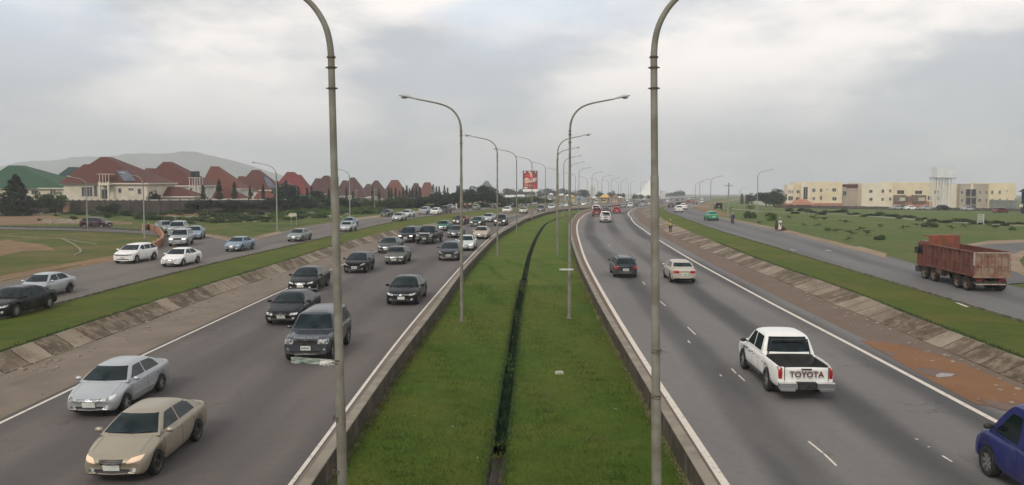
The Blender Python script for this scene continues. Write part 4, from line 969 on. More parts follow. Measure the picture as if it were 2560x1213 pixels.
# ------------------------------------------------------------ tipper truck
def tipper():
    S = empty('tipper_truck', label='dusty red tipper truck with empty ribbed body turning at the right junction', cat='truck', group=None)
    P, D = PAINT['truckred'], mt('truck_dust', (.22, .17, .12), (.12, .085, .06), 3, .9)
    DK = mt('truck_dark', (.03, .026, .023), (.07, .055, .045), 4, .8); OR = mt('truck_bed_inside', (.24, .065, .030), (.14, .055, .035), 2, .7); PW = mt('truck_panel', (.125, .038, .026), (.17, .075, .052), 1.4, .7)
    PT = mt('truck_tail', (.19, .085, .06), (.27, .19, .13), 1.6, .8); WH = mt('rail_white', (.42, .35, .3), (.28, .2, .16), 5, .7)
    # cab: rounded box
    bm = bmesh.new(); bmesh.ops.create_cube(bm, size=1)
    for v in bm.verts: v.co = Vector((3.85+v.co.x*(1.75 if v.co.z > 0 else 1.95), v.co.y*2.4, 1.92+v.co.z*2.1))
    bmesh.ops.bevel(bm, geom=bm.edges, offset=.14, segments=3, affect='EDGES'); me = bpy.data.meshes.new('cab'); bm.to_mesh(me); bm.free(); cabo = link('cab', me, P, S, 40)
    for sy in (1, -1):
        w = MB(); y = sy*1.205
        w.add([(4.55, y, 1.95), (3.65, y, 1.95), (3.65, y, 2.62), (4.42, y, 2.62), (4.55, y-sy*.05, 1.95), (3.65, y-sy*.05, 1.95), (3.65, y-sy*.05, 2.62), (4.42, y-sy*.05, 2.62)], [(0, 1, 2, 3), (0, 4, 5, 1), (1, 5, 6, 2), (2, 6, 7, 3), (3, 7, 4, 0)])
        w.build('side_window', GLASS, cabo)
        MB().box(4.55, 4.68, sy*1.32-.09, sy*1.32+.09, 1.95, 2.45).bar((4.6, sy*1.15, 2.4), (4.6, sy*1.32, 2.42), .03).build('side_mirror', DK, cabo)
        MB().box(3.62, 3.64, sy*1.196, sy*1.206, 1.1, 2.9).box(4.5, 4.52, sy*1.196, sy*1.206, 1.3, 1.95).build('door_seam', SEAM, cabo)
    MB().box(4.66, 4.76, -1.0, 1.0, 2.0, 2.72).build('windshield', GLASS, cabo)
    MB().box(4.4, 4.95, -1.2, 1.2, .45, .92).build('front_bumper', DK, S)
    MB().box(2.95, 3.0, -1.1, 1.1, 1.1, 2.8).box(2.6, 2.9, -1.1, -.7, .9, 2.5).box(2.62, 2.9, .7, 1.1, .9, 1.6).build('air_filter', DK, S)
    MB().box(-4.3, 4.2, .30, .46, .75, 1.05).box(-4.3, 4.2, -.46, -.30, .75, 1.05).box(-4.35, -4.2, -1.1, 1.1, .55, .75).build('chassis_frame', DK, S)
    MB().box(-4.40, -4.33, -1.0, 1.0, .5, .58).build('rear_bar', WH, S)
    MB().lathe([(0, -.45), (.32, -.45), (.32, .45), (0, .45)], 16, Matrix.Translation((1.0, .85, .85)) @ Matrix.Rotation(math.pi/2, 4, 'Y')).build('fuel_tank', D, S, 40)
    MB().box(.3, 1.6, -1.1, -.6, .6, 1.1).build('battery_box', D, S)
    # tipping body
    x0, x1, z0, z1, hw = -4.45, 2.75, 1.15, 2.75, 1.22; mb = MB()
    mb.box(x0, x1, -hw, hw, z0, z0+.12, 0)
    for sy in (1, -1):
        mb.box(x0, x1, sy*hw-(.05 if sy > 0 else 0), sy*hw+(.05 if sy < 0 else 0), z0+.12, z1, 0)
        for k in range(11):
            x = x0+.12+k*(x1-x0-.24)/10; mb.box(x-.06, x+.06, min(sy*hw, sy*(hw+.085)), max(sy*hw, sy*(hw+.085)), z0+.05, z1+.01, 0)
        mb.box(x0, x1, min(sy*(hw-.07), sy*(hw+.10)), max(sy*(hw-.07), sy*(hw+.10)), z1, z1+.10, 0)
        mb.box(x0, x1, min(sy*hw, sy*(hw+.06)), max(sy*hw, sy*(hw+.06)), z0+.75, z0+.83, 0)
        mb.box(x0, x1, min(sy*hw, sy*(hw+.11)), max(sy*hw, sy*(hw+.11)), z0-.06, z0+.11, 0)
    body = mb.build('tipping_body', PW, S)
    MB().box(x1-.06, x1, -hw+.05, hw-.05, z0+.12, z1+.75).box(x1, x1+.9, -hw, hw, z1+.68, z1+.76).box(x1-.075, x1-.06, -hw+.06, hw-.06, z0+.2, z1+.7).build('headboard', OR, body)
    MB().box(x0+.05, x1-.08, -hw+.055, hw-.055, z0+.123, z0+.14).build('bed_floor', OR, body)
    mb = MB(); mb.box(x0-.07, x0-.003, -hw+.02, hw-.02, z0+.02, z1-.02)
    for k in range(6):
        y = -hw+.10+k*(2*hw-.2)/5; mb.box(x0-.15, x0-.07, y-.05, y+.05, z0+.02, z1-.02)
    for z in (z0+.1, z0+.72, z1-.12): mb.box(x0-.14, x0-.07, -hw+.03, hw-.03, z-.05, z+.05)
    mb.box(x0-.19, x0-.06, -hw-.05, hw+.05, z0-.14, z0+.04)
    mb.build('tailgate', PT, S)
    MB().box(x0-.165, x0-.02, -hw-.03, hw+.03, z1-.02, z1+.05).box(x0-.165, x0-.02, hw-.04, hw+.04, z0+.7, z1-.02).box(x0-.165, x0-.02, -hw-.04, -hw+.04, z0+.7, z1-.02).build('tailgate_rail', WH, S)
    for x in (3.35, 1.75, -2.15, -3.50):
        for sy in (1, -1):
            w = wheel(S, x, sy*(1.02 if x < 0 else 1.05), .53, .50 if x < 0 else .30, D, 0)
            for c in w.children: c.data.materials[0] = D; c.data.materials[1] = D
        if x > 0:
            for sy in (1, -1):
                MB().tube([(x-.66, sy*1.08, .75), (x-.5, sy*1.08, 1.08), (x, sy*1.08, 1.2), (x+.5, sy*1.08, 1.08), (x+.62, sy*1.08, .8)], .05, 6).build('mudguard', DK, S)
    MB().box(-4.38, -4.3, .55, .95, .78, .92).build('taillight', REDL, S); MB().box(-4.38, -4.3, -.95, -.55, .78, .92).build('taillight', REDL, S)
    return S
tr = tipper(); _a = gp(2400, 726, .4); _b = gp(2487, 730, .4)
tr.location = ((_a.x+_b.x)/2+.70, (_a.y+_b.y)/2+3.1, .41); tr.rotation_euler = (0, 0, math.pi/2-rad(3.5)); tr.scale = (.82, .85, .84)
# ------------------------------------------------------------ lamp posts
POLE = mt('galvanised_pole', (.235, .225, .185), (.155, .140, .105), 1.6, .7, .15, coord='obj', bump=.1)
POLEF = mt('pale_pole', (.30, .31, .28), (.24, .24, .21), 1, .7, .1)
HEADM = mt('lamp_housing', (.42, .43, .42), (.33, .34, .33), 3, .5)
BAND = mt('rust_band', (.07, .045, .03), (.13, .09, .06), 5, .8)
LENS = mt('lamp_lens', (.22, .23, .22), rough=.15)
def lamp_proto(r=.105, H=9.95, near=False, mat=None):
    root = empty('lamp_post'); mat = mat or POLE
    mb = MB(); mb.tube([(0, 0, 0), (0, 0, 3.2), (0, 0, 3.25), (0, 0, 7.6), (0, 0, 7.65), (0, 0, H)], [r, r*.97, r*.88, r*.80, r*.70, r*.66], 14); 
    mb.lathe([(r*1.9, 0), (r*1.9, .03), (r*1.15, .05), (r, .35)], 14)
    mb.build('pole', mat, root, 60)
    C = [(0, 0), (-.02, .3), (-.10, .62), (-.30, .96), (-.58, 1.21), (-1.03, 1.40), (-1.7, 1.54), (-2.42, 1.68)]
    C2 = chaikin([tuple(p) for p in C], 2)
    MB().tube([(x, 0, H+z) for x, z in C2], [r*.66-(r*.28)*i/(len(C2)-1) for i in range(len(C2))], 10).build('arm', mat, root, 60)
    # head: flattened teardrop
    mb = MB(); n = 12; secs = [(-2.34, .03, .03, 1.64), (-2.42, .075, .06, 1.68), (-2.62, .12, .075, 1.73), (-2.9, .16, .085, 1.79), (-3.12, .13, .06, 1.83), (-3.22, .04, .02, 1.84)]
    vs = [(x, w*math.cos(2*math.pi*j/n), H+z+(h*1.2 if math.sin(2*math.pi*j/n) > 0 else h*.5)*math.sin(2*math.pi*j/n)) for x, w, h, z in secs for j in range(n)]
    fs = [(i*n+j, i*n+(j+1) % n, (i+1)*n+(j+1) % n, (i+1)*n+j) for i in range(len(secs)-1) for j in range(n)]+[tuple(range(n)), tuple(range((len(secs)-1)*n, len(secs)*n))]
    hd_ = mb.add(vs, fs).build('lamp_head', HEADM, root, 60)
    mb = MB(); vs = [(-2.93+.19*math.sin(a)*math.cos(b), .11*math.sin(a)*math.sin(b), H+1.755-.085*math.cos(a)+(-2.93+2.93)*0) for a in (0, .6, 1.1, 1.57) for b in [2*math.pi*j/10 for j in range(10)]]
    fs = [(i*10+j, i*10+(j+1) % 10, (i+1)*10+(j+1) % 10, (i+1)*10+j) for i in range(3) for j in range(10)]
    mb.add(vs, fs).build('lamp_lens', LENS, hd_, 60)
    mb = MB()
    for z in (H-.02, H-.22, H-.62):
        mb.lathe([(r*.66, z-.02), (r*.66+.02, z-.015), (r*.66+.02, z+.015), (r*.66, z+.02)], 12)
        if z < H-.1: mb.box(-r*.66-.045, r*.66+.045, -.010, .010, z-.012, z+.012)
    mb.build('clamp_band', BAND, root, 60)
    return root
LP = {}
def lamp_at(X, Y, zb, label, side, k=1., lean=0., armrot=0., key='std', group=None, sx=1.):
    if key not in LP: LP[key] = lamp_proto(.092) if key == 'std' else (lamp_proto(.102) if key == 'near' else lamp_proto(.10, 7.2, mat=POLEF)); o = LP[key]
    else: o = copy_tree(LP[key])
    o.name = 'lamp_post'; o.location = (X, Y, zb); o.scale = (k*sx, k, k)
    o.rotation_euler = (0, lean, (0 if side < 0 else math.pi)+armrot)
    return tag(o, label, 'lamp post', group)
ordn = ['nearest', 'second', 'third', 'fourth', 'fifth', 'sixth', 'seventh', 'eighth', 'ninth', 'tenth', 'eleventh', 'twelfth', 'thirteenth', 'fourteenth']
GL, GR = 'lamp posts in the left row of the median', 'lamp posts in the right row of the median'
def heading_rot(Y): t = hd('drain', Y); return math.atan2(t.y, t.x)-math.pi/2
# near pair (wider, seen from the bridge), measured from the photo
p = at(833, 450, 15.7); o = lamp_at(p.x+.13, 15.7, -.55, 'nearest lamp post in the left median row, torn banner tied to it', -1, 1., rad(.82), 0, 'near', GL)
o.rotation_euler = (0, -rad(.80), 0)
p = at(1638.5, 450, 15.7); o = lamp_at(p.x+.11, 15.7, -.55, 'nearest lamp post in the right median row, rust bands low on it', 1, 1., 0, 0, 'near', GR)
o.rotation_euler = (0, rad(.95), math.pi)
LPX = [(1154.5, 803), (1243.5, 640), (1291.5, 583)]
for i, (a, b) in enumerate(LPX):
    q = gp(a, b, -.55, lambda x, y: TY(y)); lamp_at(q.x, q.y, -.58, ordn[i+1]+' lamp post from the camera in the left median row', -1, 1.02, 0, heading_rot(q.y)*.5, group=GL)
RPX = [(1423, 795), (1393.5, 638)]
for i, (a, b) in enumerate(RPX):
    q = gp(a, b, -.55, lambda x, y: TY(y)); lamp_at(q.x, q.y, -.58, ordn[i+1]+' lamp post from the camera in the right median row', 1, 1.03, 0, heading_rot(q.y)*.5+(.12 if i == 0 else 0), group=GR)
for i, (a, Y) in enumerate([(1330, 150), (1363.5, 185), (1396, 222), (1439, 262), (1468, 298), (1495, 333), (1522, 368), (1546, 402), (1571, 440)]):
    q = at(a, 450, Y); lamp_at(q.x, Y, TY(Y)-.5, ordn[i+4]+' lamp post from the camera in the left median row', -1, 1.02, 0, heading_rot(Y)*.6, group=GL)
for i, (a, Y) in enumerate([(1392, 114), (1409.5, 150), (1426, 186), (1447.5, 221), (1480, 256), (1505, 291), (1528, 326), (1552.5, 361), (1577, 396), (1602, 432)]):
    q = at(a, 450, Y); lamp_at(q.x, Y, TY(Y)-.5, ordn[i+3]+' lamp post from the camera in the right median row', 1, 1.03, 0, heading_rot(Y)*.6, group=GR)
# service road lamps: (pole px, base py, top-of-arm py, side of arm)
GS = 'lamp posts along the service roads'
for (a, b, tpy, side, lab) in [(219, 577, 441, 1, 'pale short lamp post in front of the dark purple hatchback'), (361.5, 596, 432, 1, 'pale lamp post beside the orange barrier on the grass bend'),
        (693, 577, 406, 1, 'tall pale lamp post behind the tip of the grass island'), (875, 547, 421, 1, 'pale lamp post right of the near left post, beyond blue sedan'),
        (937, 527, 463, 1, 'small distant lamp post before the brown roofed houses'), (742, 524, 459, 1, 'thin distant lamp post in front of the bright red roofed house'),
        (1893, 533, 424, -1, 'pale lamp post on the field left of the cream apartment block'), (1776, 528, 440, -1, 'pale lamp post beyond the bright green sedan'),
        (1749, 523, 448, -1, 'pale lamp post right of the parked row on the dirt'), (1850, 520, 469, -1, 'short pale lamp post beyond the field path'), (1738, 516, 454, -1, 'farthest pale lamp post on the right service road')]:
    q = gp(a, b, .36); H = (b-tpy)/F*q.y; lamp_at(q.x, q.y, q.z, lab, -side, H/9.0, 0, 0, 'svc', GS, sx=1.0)
# torn banners on posts
CLOTH = mt('torn_banner', (.33, .35, .31), (.16, .22, .18), 6, .9); CLOTHW = mt('torn_banner_white', (.6, .6, .55), (.45, .45, .4), 5, .9)
P0, P1 = at(728, 900, 15.7), at(838, 908, 15.7); mb = MB(); rnd = random.Random(5); n = 26; vs = []
for i in range(n+1):
    a = P0.lerp(P1, i/n); w = .052+.008*math.sin(i*.7); rag = rnd.uniform(-.006, .006)+(.018 if i in (9, 17, 22) else 0)
    for k in range(4): vs.append(a+Vector((0, -.015*math.sin(k*2.1+i*.5), w-(2*w+rag)*k/3)))
mb.add(vs, [(i*4+k, i*4+k+1, i*4+k+5, i*4+k+4) for i in range(n) for k in range(3)], 0); mb.mi = [0 if q//3 < 17 else 1 for q in range(len(mb.mi))]
mb.tube([P0+Vector((0, 0, .05)), P1+Vector((.14, 0, .05))], .010, 6, 0); ob = mb.build('torn_banner', [CLOTH, CLOTHW]); tag(ob, 'torn strip of grey and white banner tied to the nearest left lamp post', 'banner')
md = ob.modifiers.new('t', 'SOLIDIFY'); md.thickness = .008
P0, P1 = at(1398, 673, 42.7), at(1433, 671, 42.7); tag(MB().box(P0.x, P1.x, 42.55, 42.60, P0.z-.05, P0.z+.04).build('banner_arm', CLOTHW), 'short white banner bar crossing the second right lamp post', 'banner bar')
# wire wraps low on the near posts
def wraps(X, zs, lab):
    rnd = random.Random(int(X*100))
    for z, lb in zip(zs, lab):
        mb = MB()
        for k in range(3):
            pts = [(X+.104*math.cos(a), 15.7+.104*math.sin(a), z+.02*k+.02*math.sin(a+k*2)) for a in np.linspace(0, 2*math.pi, 13)]; mb.tube(pts, .006, 5, cap=False)
        mb.tube([(X+.11, 15.62, z+.03), (X+.20, 15.6, z+.02+rnd.uniform(-.03, .03))], .005, 5)
        tag(mb.build('wire_wrap', BAND), lb, 'wire')
zz = lambda py: at(840, py, 15.7).z
wraps(at(845, 1048, 15.7).x, [zz(1048), zz(905), zz(1180)], ['rusty wire wound round the nearest left lamp post, middle one', 'thin wire holding the torn banner on the nearest left lamp post', 'lowest rusty wire on the nearest left lamp post'])
wraps(at(1640, 990, 15.7).x, [zz(993), zz(880)], ['thick rusty wire bundle on the nearest right lamp post', 'upper rusty wire ring on the nearest right lamp post'])

# small things on the median
q = gp(1398, 935, -.55, lambda x, y: TY(y)); mb = MB(); mb.box(q.x-.16, q.x+.16, q.y-.1, q.y+.12, -.56, -.47); mb.box(q.x-.12, q.x+.15, q.y-.08, q.y+.1, -.47, -.45); tag(mb.build('concrete_slab', mt('slab_pale', (.45, .43, .33), (.36, .34, .25), 4)), 'small pale concrete slab lying on the right half of the median grass', 'slab')

# ------------------------------------------------------------ houses
def roofm(name, c, c2):
    b = NB(name); v = b.pos(); w = b.new('ShaderNodeTexWave'); w.wave_type = 'BANDS'; w.bands_direction = 'Z'; w.inputs['Scale'].default_value = 1.6; w.inputs['Distortion'].default_value = .4; b.link(v, w.inputs['Vector'])
    col = b.mix(b.ramp(b.noise(v, .5, 6, .7), .3, .7), c, c2); col = b.mix(b.math('MULTIPLY', b.ramp(w.outputs['Fac'], .2, .9), .22), col, tuple(x*.6 for x in c))
    b.bump(w.outputs['Fac'], .5, .1); return b.fin(col, .75, 0, .3)
RO = dict(brown=roofm('roof_brown', (.115, .032, .020), (.080, .025, .017)), dark=roofm('roof_dark', (.085, .03, .026), (.06, .024, .02)), orange=roofm('roof_orange', (.155, .048, .028), (.12, .038, .023)),
          red=roofm('roof_red', (.19, .028, .022), (.14, .022, .02)), green=roofm('roof_green', (.025, .085, .04), (.02, .065, .032)), dgreen=roofm('roof_dark_green', (.02, .05, .045), (.016, .04, .035)))
WALLC = mt('cream_plaster', (.64, .58, .47), (.54, .48, .37), .5, .9, coord='pos'); WALLG = mt('white_plaster', (.62, .60, .55), (.50, .47, .42), .5, .9, coord='pos')
FASC = mt('fascia', (.60, .56, .48), rough=.8); WIN = mt('window_glass', (.05, .055, .06), (.10, .10, .10), 2, .2); WFR = mt('window_frame', (.55, .52, .45), rough=.7)
SOLAR = mt('solar_panel', (.10, .12, .15), (.075, .085, .11), .4, .25)
def zat(py, Y): return at(1280, py, Y).z
def xat(px, py, Y): return at(px, py, Y).x
def hip(mb, cx_, y0, w, d, ze, zr, r=1., mi=0, fasc=True):
    """hip roof: centre x, front y, half width, depth"""
    yc = y0+d/2; ry = max(0.3, d/2-w+r) if d/2 > w else .35; rx = r
    A = [(cx_-w, y0, ze), (cx_+w, y0, ze), (cx_+w, y0+d, ze), (cx_-w, y0+d, ze)]
    R_ = [(cx_-rx, yc-ry, zr), (cx_+rx, yc-ry, zr), (cx_+rx, yc+ry, zr), (cx_-rx, yc+ry, zr)]
    mb.add(A+R_, [(0, 1, 5, 4), (1, 2, 6, 5), (2, 3, 7, 6), (3, 0, 4, 7), (4, 5, 6, 7), (3, 2, 1, 0)], mi)
def house(px0, px1, eave, peaks, Y, rc, wall, label, wins=(), wallbase=None, depth=None, carport=None, solar=None, base=None, group='villas behind the perimeter wall'):
    X0, X1 = xat(px0, eave, Y), xat(px1, eave, Y); ze = zat(eave, Y); zb = T((X0+X1)/2, Y)+.3; d = depth or (X1-X0)*.8
    S = empty('house', ((X0+X1)/2, Y, zb), label=label, cat='house', group=group); o = Vector(S.location)
    ov = .5
    mb = MB(); mb.box(X0+ov-o.x, X1-ov-o.x, ov, d-ov, 0, ze-zb, 0); mb.build('wall', wall, S)
    mb = MB()
    for (ppx, ppy, w, r) in peaks:
        c = xat(ppx, ppy, Y+w*Y/F*.6); hwm = w*Y/F; zr = zat(ppy, Y+d*.5); cc = xat(ppx, ppy, Y+d*.5)
        c0 = max(X0+hwm, min(X1-hwm, cc)) if hwm < (X1-X0)/2 else (X0+X1)/2
        big = hwm > (X1-X0)*.42
        if big: 
            A = [(X0, Y, ze), (X1, Y, ze), (X1, Y+d, ze), (X0, Y+d, ze)]; 
        else: A = [(c0-hwm, Y-.4, ze), (c0+hwm, Y-.4, ze), (c0+hwm, Y+d*.9, ze), (c0-hwm, Y+d*.9, ze)]
        rr = r*Y/F; R_ = [(cc-rr, Y+d*.42, zr), (cc+rr, Y+d*.42, zr), (cc+rr, Y+d*.58, zr), (cc-rr, Y+d*.58, zr)]
        mb.add([(a[0]-o.x, a[1]-o.y, a[2]-o.z) for a in A+R_], [(0, 1, 5, 4), (1, 2, 6, 5), (2, 3, 7, 6), (3, 0, 4, 7), (4, 5, 6, 7), (3, 2, 1, 0)])
    rf = mb.build('roof', RO[rc], S)
    e = ze-zb
    MB().box(X0-o.x, X1-o.x, -.05, .05, e-.28, e+.02).box(X1-o.x-.05, X1-o.x+.05, .05, d, e-.28, e+.02).box(X0-o.x-.05, X0-o.x+.05, .05, d, e-.28, e+.02).build('fascia_board', FASC, S)
    for (a, b, c, d2) in wins:
        wx0, wx1 = xat(a, c, Y)-o.x, xat(b, c, Y)-o.x; z1, z0 = zat(c, Y+.5)-zb, zat(d2, Y+.5)-zb; z0 = max(z0, .05)
        f = MB().box(wx0-.12, wx1+.12, ov-.10, ov+.05, z0-.12, z0).box(wx0-.12, wx1+.12, ov-.10, ov+.05, z1, z1+.15).box(wx0-.12, wx0, ov-.08, ov+.05, z0, z1).box(wx1, wx1+.12, ov-.08, ov+.05, z0, z1)
        nm = max(1, int((wx1-wx0)/.6))
        for k in range(1, nm): xx = wx0+(wx1-wx0)*k/nm; f.box(xx-.03, xx+.03, ov-.06, ov+.02, z0, z1)
        f = f.build('window', WFR, S); MB().box(wx0, wx1, ov-.03, ov-.005, z0, z1).build('pane', WIN, f)
    if solar:
        P = []; 
        for (a, b) in solar:
            # on the front plane of the roof: intersect the ray with plane through eave and ridge
            zr = zat(peaks[0][1], Y+d*.5); s_ = (zr-ze)/(d*.42); dd = ray(a, b); t = (ze-EYE-s_*Y)/(dd.z-s_); P.append(Vector((dd.x*t, t, EYE+dd.z*t))-o)
        nn = Vector((0, -.12, .22)); mb = MB(); mb.add([p+nn for p in P]+[p+nn*.3 for p in P], [(0, 1, 2, 3), (4, 5, 6, 7), (0, 1, 5, 4), (1, 2, 6, 5), (2, 3, 7, 6), (3, 0, 4, 7)]); mb.build('solar_panel', SOLAR, rf)
    return S, X0, X1, zb, d
W2 = [(201, 228, 468, 491), (232, 240, 465, 491), (251, 268, 474, 497), (293, 301, 471, 482), (319, 324, 471, 476), (326, 331, 471, 476), (342, 350, 472, 485)]
S, X0, X1, zb, d = house(150, 371, 458, [(266, 393, 112, 8), (226, 411, 55, 10)], 180, 'brown', WALLC, 'large cream villa with dark brown roof and solar panel, nearest the road', W2, solar=[(290, 429), (320, 429), (341, 455), (311, 455)])
mb = MB(); o = S.location; e = zat(458, 180)-o.z                   # porch tower in front of the villa
for a in (249, 271): xx = xat(a, 470, 179)-o.x; mb.box(xx-.18, xx+.18, -1.2, -.85, 0, e+.3)
mb.box(xat(247, 460, 179)-o.x, xat(273, 460, 179)-o.x, -1.3, .4, e-.5, e+.1); mb.build('porch', WALLC, S)
mb = MB()
for a in (249, 257, 264, 272): xx = xat(a, 440, 179)-o.x; mb.box(xx-.05, xx+.05, -1.1, -1.0, e+.1, zat(436, 179)-o.z)
zt = zat(436, 179)-o.z; mb.box(xat(244, 436, 179)-o.x, xat(277, 436, 179)-o.x, -1.3, .9, zt, zt+.12); mb.build('tank_frame', FASC, S)
for (a0, a1, b, c, y, rcol, wall, lab) in [(-70, 165, 470, [(42, 414, 118, 12), (88, 426, 60, 5)], 205, 'green', WALLC, 'villa with green tiled roof behind the dark conifer, far left'),
        (95, 265, 474, [(185, 418, 84, 8), (135, 441, 45, 8)], 240, 'dgreen', WALLC, 'dark green roofed villa half hidden by the large cream villa'),
        (342, 500, 464, [(420, 405, 80, 8), (376, 421, 42, 8)], 215, 'brown', WALLG, 'brown roofed villa right of the large cream villa'),
        (497, 602, 472, [(537, 416, 56, 8)], 245, 'orange', WALLG, 'villa with tall orange brown pyramid roof behind the water tank'),
        (586, 692, 475, [(640, 425, 55, 8), (604, 441, 30, 6)], 268, 'brown', WALLG, 'brown roofed villa with grey solar panels on its right slope'),
        (672, 792, 486, [(727, 430, 50, 8), (748, 437, 34, 3)], 292, 'red', WALLG, 'villa with bright red roof behind tall dark trees'),
        (762, 868, 491, [(816, 439, 42, 5), (795, 446, 28, 5)], 318, 'dark', WALLG, 'dark maroon roofed villa just left of the near left lamp post'),
        (832, 930, 493, [(882, 444, 38, 4), (862, 451, 24, 4)], 345, 'dark', WALLG, 'brown roofed villa just right of the near left lamp post'),
        (896, 984, 494, [(941, 451, 33, 3), (921, 460, 20, 4)], 375, 'dark', WALLG, 'small dull brown roofed villa left of an orange roofed one'),
        (948, 1034, 495, [(987, 450, 34, 8)], 405, 'orange', WALLG, 'orange roofed villa behind the row of thin cypresses'),
        (1010, 1070, 497, [(1040, 458, 19, 5)], 440, 'dark', WALLG, 'small dull brown roof left of the last orange roof'),
        (1036, 1102, 498, [(1068, 456, 25, 7)], 430, 'orange', WALLG, 'last villa in the row, with an orange red flat topped roof')]:
    wn = [(a0+(a1-a0)*t, a0+(a1-a0)*(t+.06), b+6, b+16) for t in (.15, .38, .62, .82)] if y < 300 else []
    house(a0, a1, b, c, y, rcol, wall, lab, wn, solar=[(658, 444), (668, 444), (691, 471), (672, 472)] if a0 == 586 else None)
for (a0, a1, b, c, y, rcol, lab) in [(383, 486, 491, [(434, 467, 52, 14)], 188, 'brown', 'low brown hipped garage roof in front of the brown roofed villa'), (528, 606, 497, [(560, 470, 40, 16)], 212, 'brown', 'low brown outbuilding roof below the tall orange pyramid roof'),
        (632, 694, 498, [(660, 477, 32, 12)], 232, 'orange', 'low outbuilding roof below the solar panelled villa')]:
    house(a0, a1, b, c, y, rcol, WALLG, lab, [], group='low outbuildings behind the perimeter wall')
# black water tank on white legs
S = empty('water_tank', (xat(488, 450, 205), 205, T(0, 205)), label='pair of black water tanks on a white steel stand before the villas', cat='water tank'); o = S.location
for a in (483, 493):
    MB().lathe([(0, 0), (.62, 0), (.62, 1.35), (.45, 1.5), (0, 1.52)], 16, Matrix.Translation((xat(a, 440, 205)-o.x, 0, zat(443, 205)-o.z))).build('tank', mt('tank_black', (.02, .025, .03), rough=.5), S, 40)
mb = MB(); zt = zat(444, 205)-o.z
for a in (477, 490, 503):
    for yy in (-.9, .9): mb.box(xat(a, 450, 205)-o.x-.06, xat(a, 450, 205)-o.x+.06, yy-.06, yy+.06, 0, zt)
mb.box(-1.5, 1.5, -1, 1, zt-.1, zt); mb.box(-1.5, 1.5, -1, -.9, zt-2.6, zt-2.5); mb.build('stand', mt('stand_white', (.6, .6, .58)), S)
# perimeter wall
PW_ = mt('perimeter_wall', (.040, .034, .030), (.075, .062, .05), .35, .9, coord='pos', bump=.2)
mb = MB(); cap = MB(); Yw = 168
pts = [(-200, 166), (150, 167), (372, 168), (715, 177)]
for i in range(len(pts)-1):
    (a, ya), (b, yb) = pts[i], pts[i+1]; A = Vector((gx(a, ya), ya, T(0, ya)+.3)); B = Vector((gx(b, yb), yb, T(0, yb)+.3))
    h = zat(501, ya)-A.z; n = 14
    for k in range(n):
        p0, p1 = A.lerp(B, k/n), A.lerp(B, (k+1)/n); mb.bar(p0+Vector((0, 0, h/2)), p1+Vector((0, 0, h/2)), .22, h); mb.box(p0.x-.2, p0.x+.2, p0.y-.2, p0.y+.2, p0.z, p0.z+h+.15)
        cap.bar(p0+Vector((0, 0, h+.06)), p1+Vector((0, 0, h+.06)), .34, .14)
wl = mb.build('perimeter_wall', PW_); tag(wl, 'long dark stained block wall in front of the villas', 'wall'); cap.build('wall_coping', FASC, wl)
# brick gate pillar
q = gp(166, 534, .36); tag(MB().box(q.x-.5, q.x+.5, q.y-.4, q.y+.4, q.z, q.z+2.2).box(q.x-.58, q.x+.58, q.y-.48, q.y+.48, q.z+2.2, q.z+2.32).build('brick_pillar', mt('brick', (.28, .16, .10), (.20, .12, .08), 3)), 'short reddish brick pillar standing alone by the perimeter wall', 'pillar')
# grey shed roof left
q = gp(85, 515, .3); 
S = empty('shed', tuple(q), label='grey metal roofed shed beside the dark conifer', cat='shed'); MB().box(-3, 3, 0, 5, 0, 2.2).build('wall', PW_, S)
MB().add([(-3.4, -.4, 2.2), (3.4, -.4, 2.2), (3.4, 5.4, 2.2), (-3.4, 5.4, 2.2), (-1.2, 2.5, 3.6), (1.0, 2.5, 3.6)], [(0, 1, 5, 4), (1, 2, 5), (2, 3, 4, 5), (3, 0, 4), (3, 2, 1, 0)]).build('roof', mt('metal_roof', (.25, .27, .27), (.2, .2, .2)), S)
# orange barrier by the bend
ORB = mt('orange_barrier', (.36, .155, .065), (.27, .13, .07), 1.2, .8, coord='pos')
ob_ = ribbon('barrier', [(357, 577), (372, 574), (390, 580), (402, 590), (408, 601), (406, 612), (395, 620), (384, 626)], .25, .0, ORB, None, h=.75, label='curved orange barrier round the grass bend of the slip road', cat='barrier', up=.36)
mb = MB()
for a, b in [(357, 577), (372, 574), (390, 580), (402, 590), (408, 601), (406, 612), (395, 620), (384, 626)]:
    q = gp(a, b, .36); mb.tube([(q.x, q.y, q.z), (q.x, q.y, q.z+.95)], .05, 6)
mb.build('barrier_posts', mt('post_pale', (.45, .4, .3)), ob_)
# pale kerbs on the lawn
KB = mt('pale_kerb', (.24, .21, .13), (.16, .145, .08), 2)
for i, (pts, lab) in enumerate([([(-100, 588), (0, 590), (75, 594), (155, 597), (200, 606), (245, 612)], 'thin pale kerb curving across the left lawn, upper line'), ([(155, 598), (185, 612), (200, 624), (203, 632), (186, 640)], 'small hooked pale kerb at the end of the brown lawn'),
        ([(0, 706), (119, 680), (200, 664)], 'low earthen kerb beside the near left service road'), ([(385, 609), (372, 606)], 'short white kerb by the orange barrier'), ([(475, 579), (540, 588), (580, 597), (623, 600), (660, 592)], 'low kerb round the tip of the grass island')]):
    ribbon('lawn_kerb', pts, .16, 0, KB, None, h=.10, label=lab, cat='kerb', up=.36)
ribbon('guard_rail', [(-150, 571), (0, 574.5), (120, 577), (250, 579), (350, 585)], .10, .45, mt('rail_dark', (.10, .11, .09), (.06, .06, .05), 2), None, h=.14, label='low dark guard rail along the near side of the slip road', cat='guard rail', up=.36)
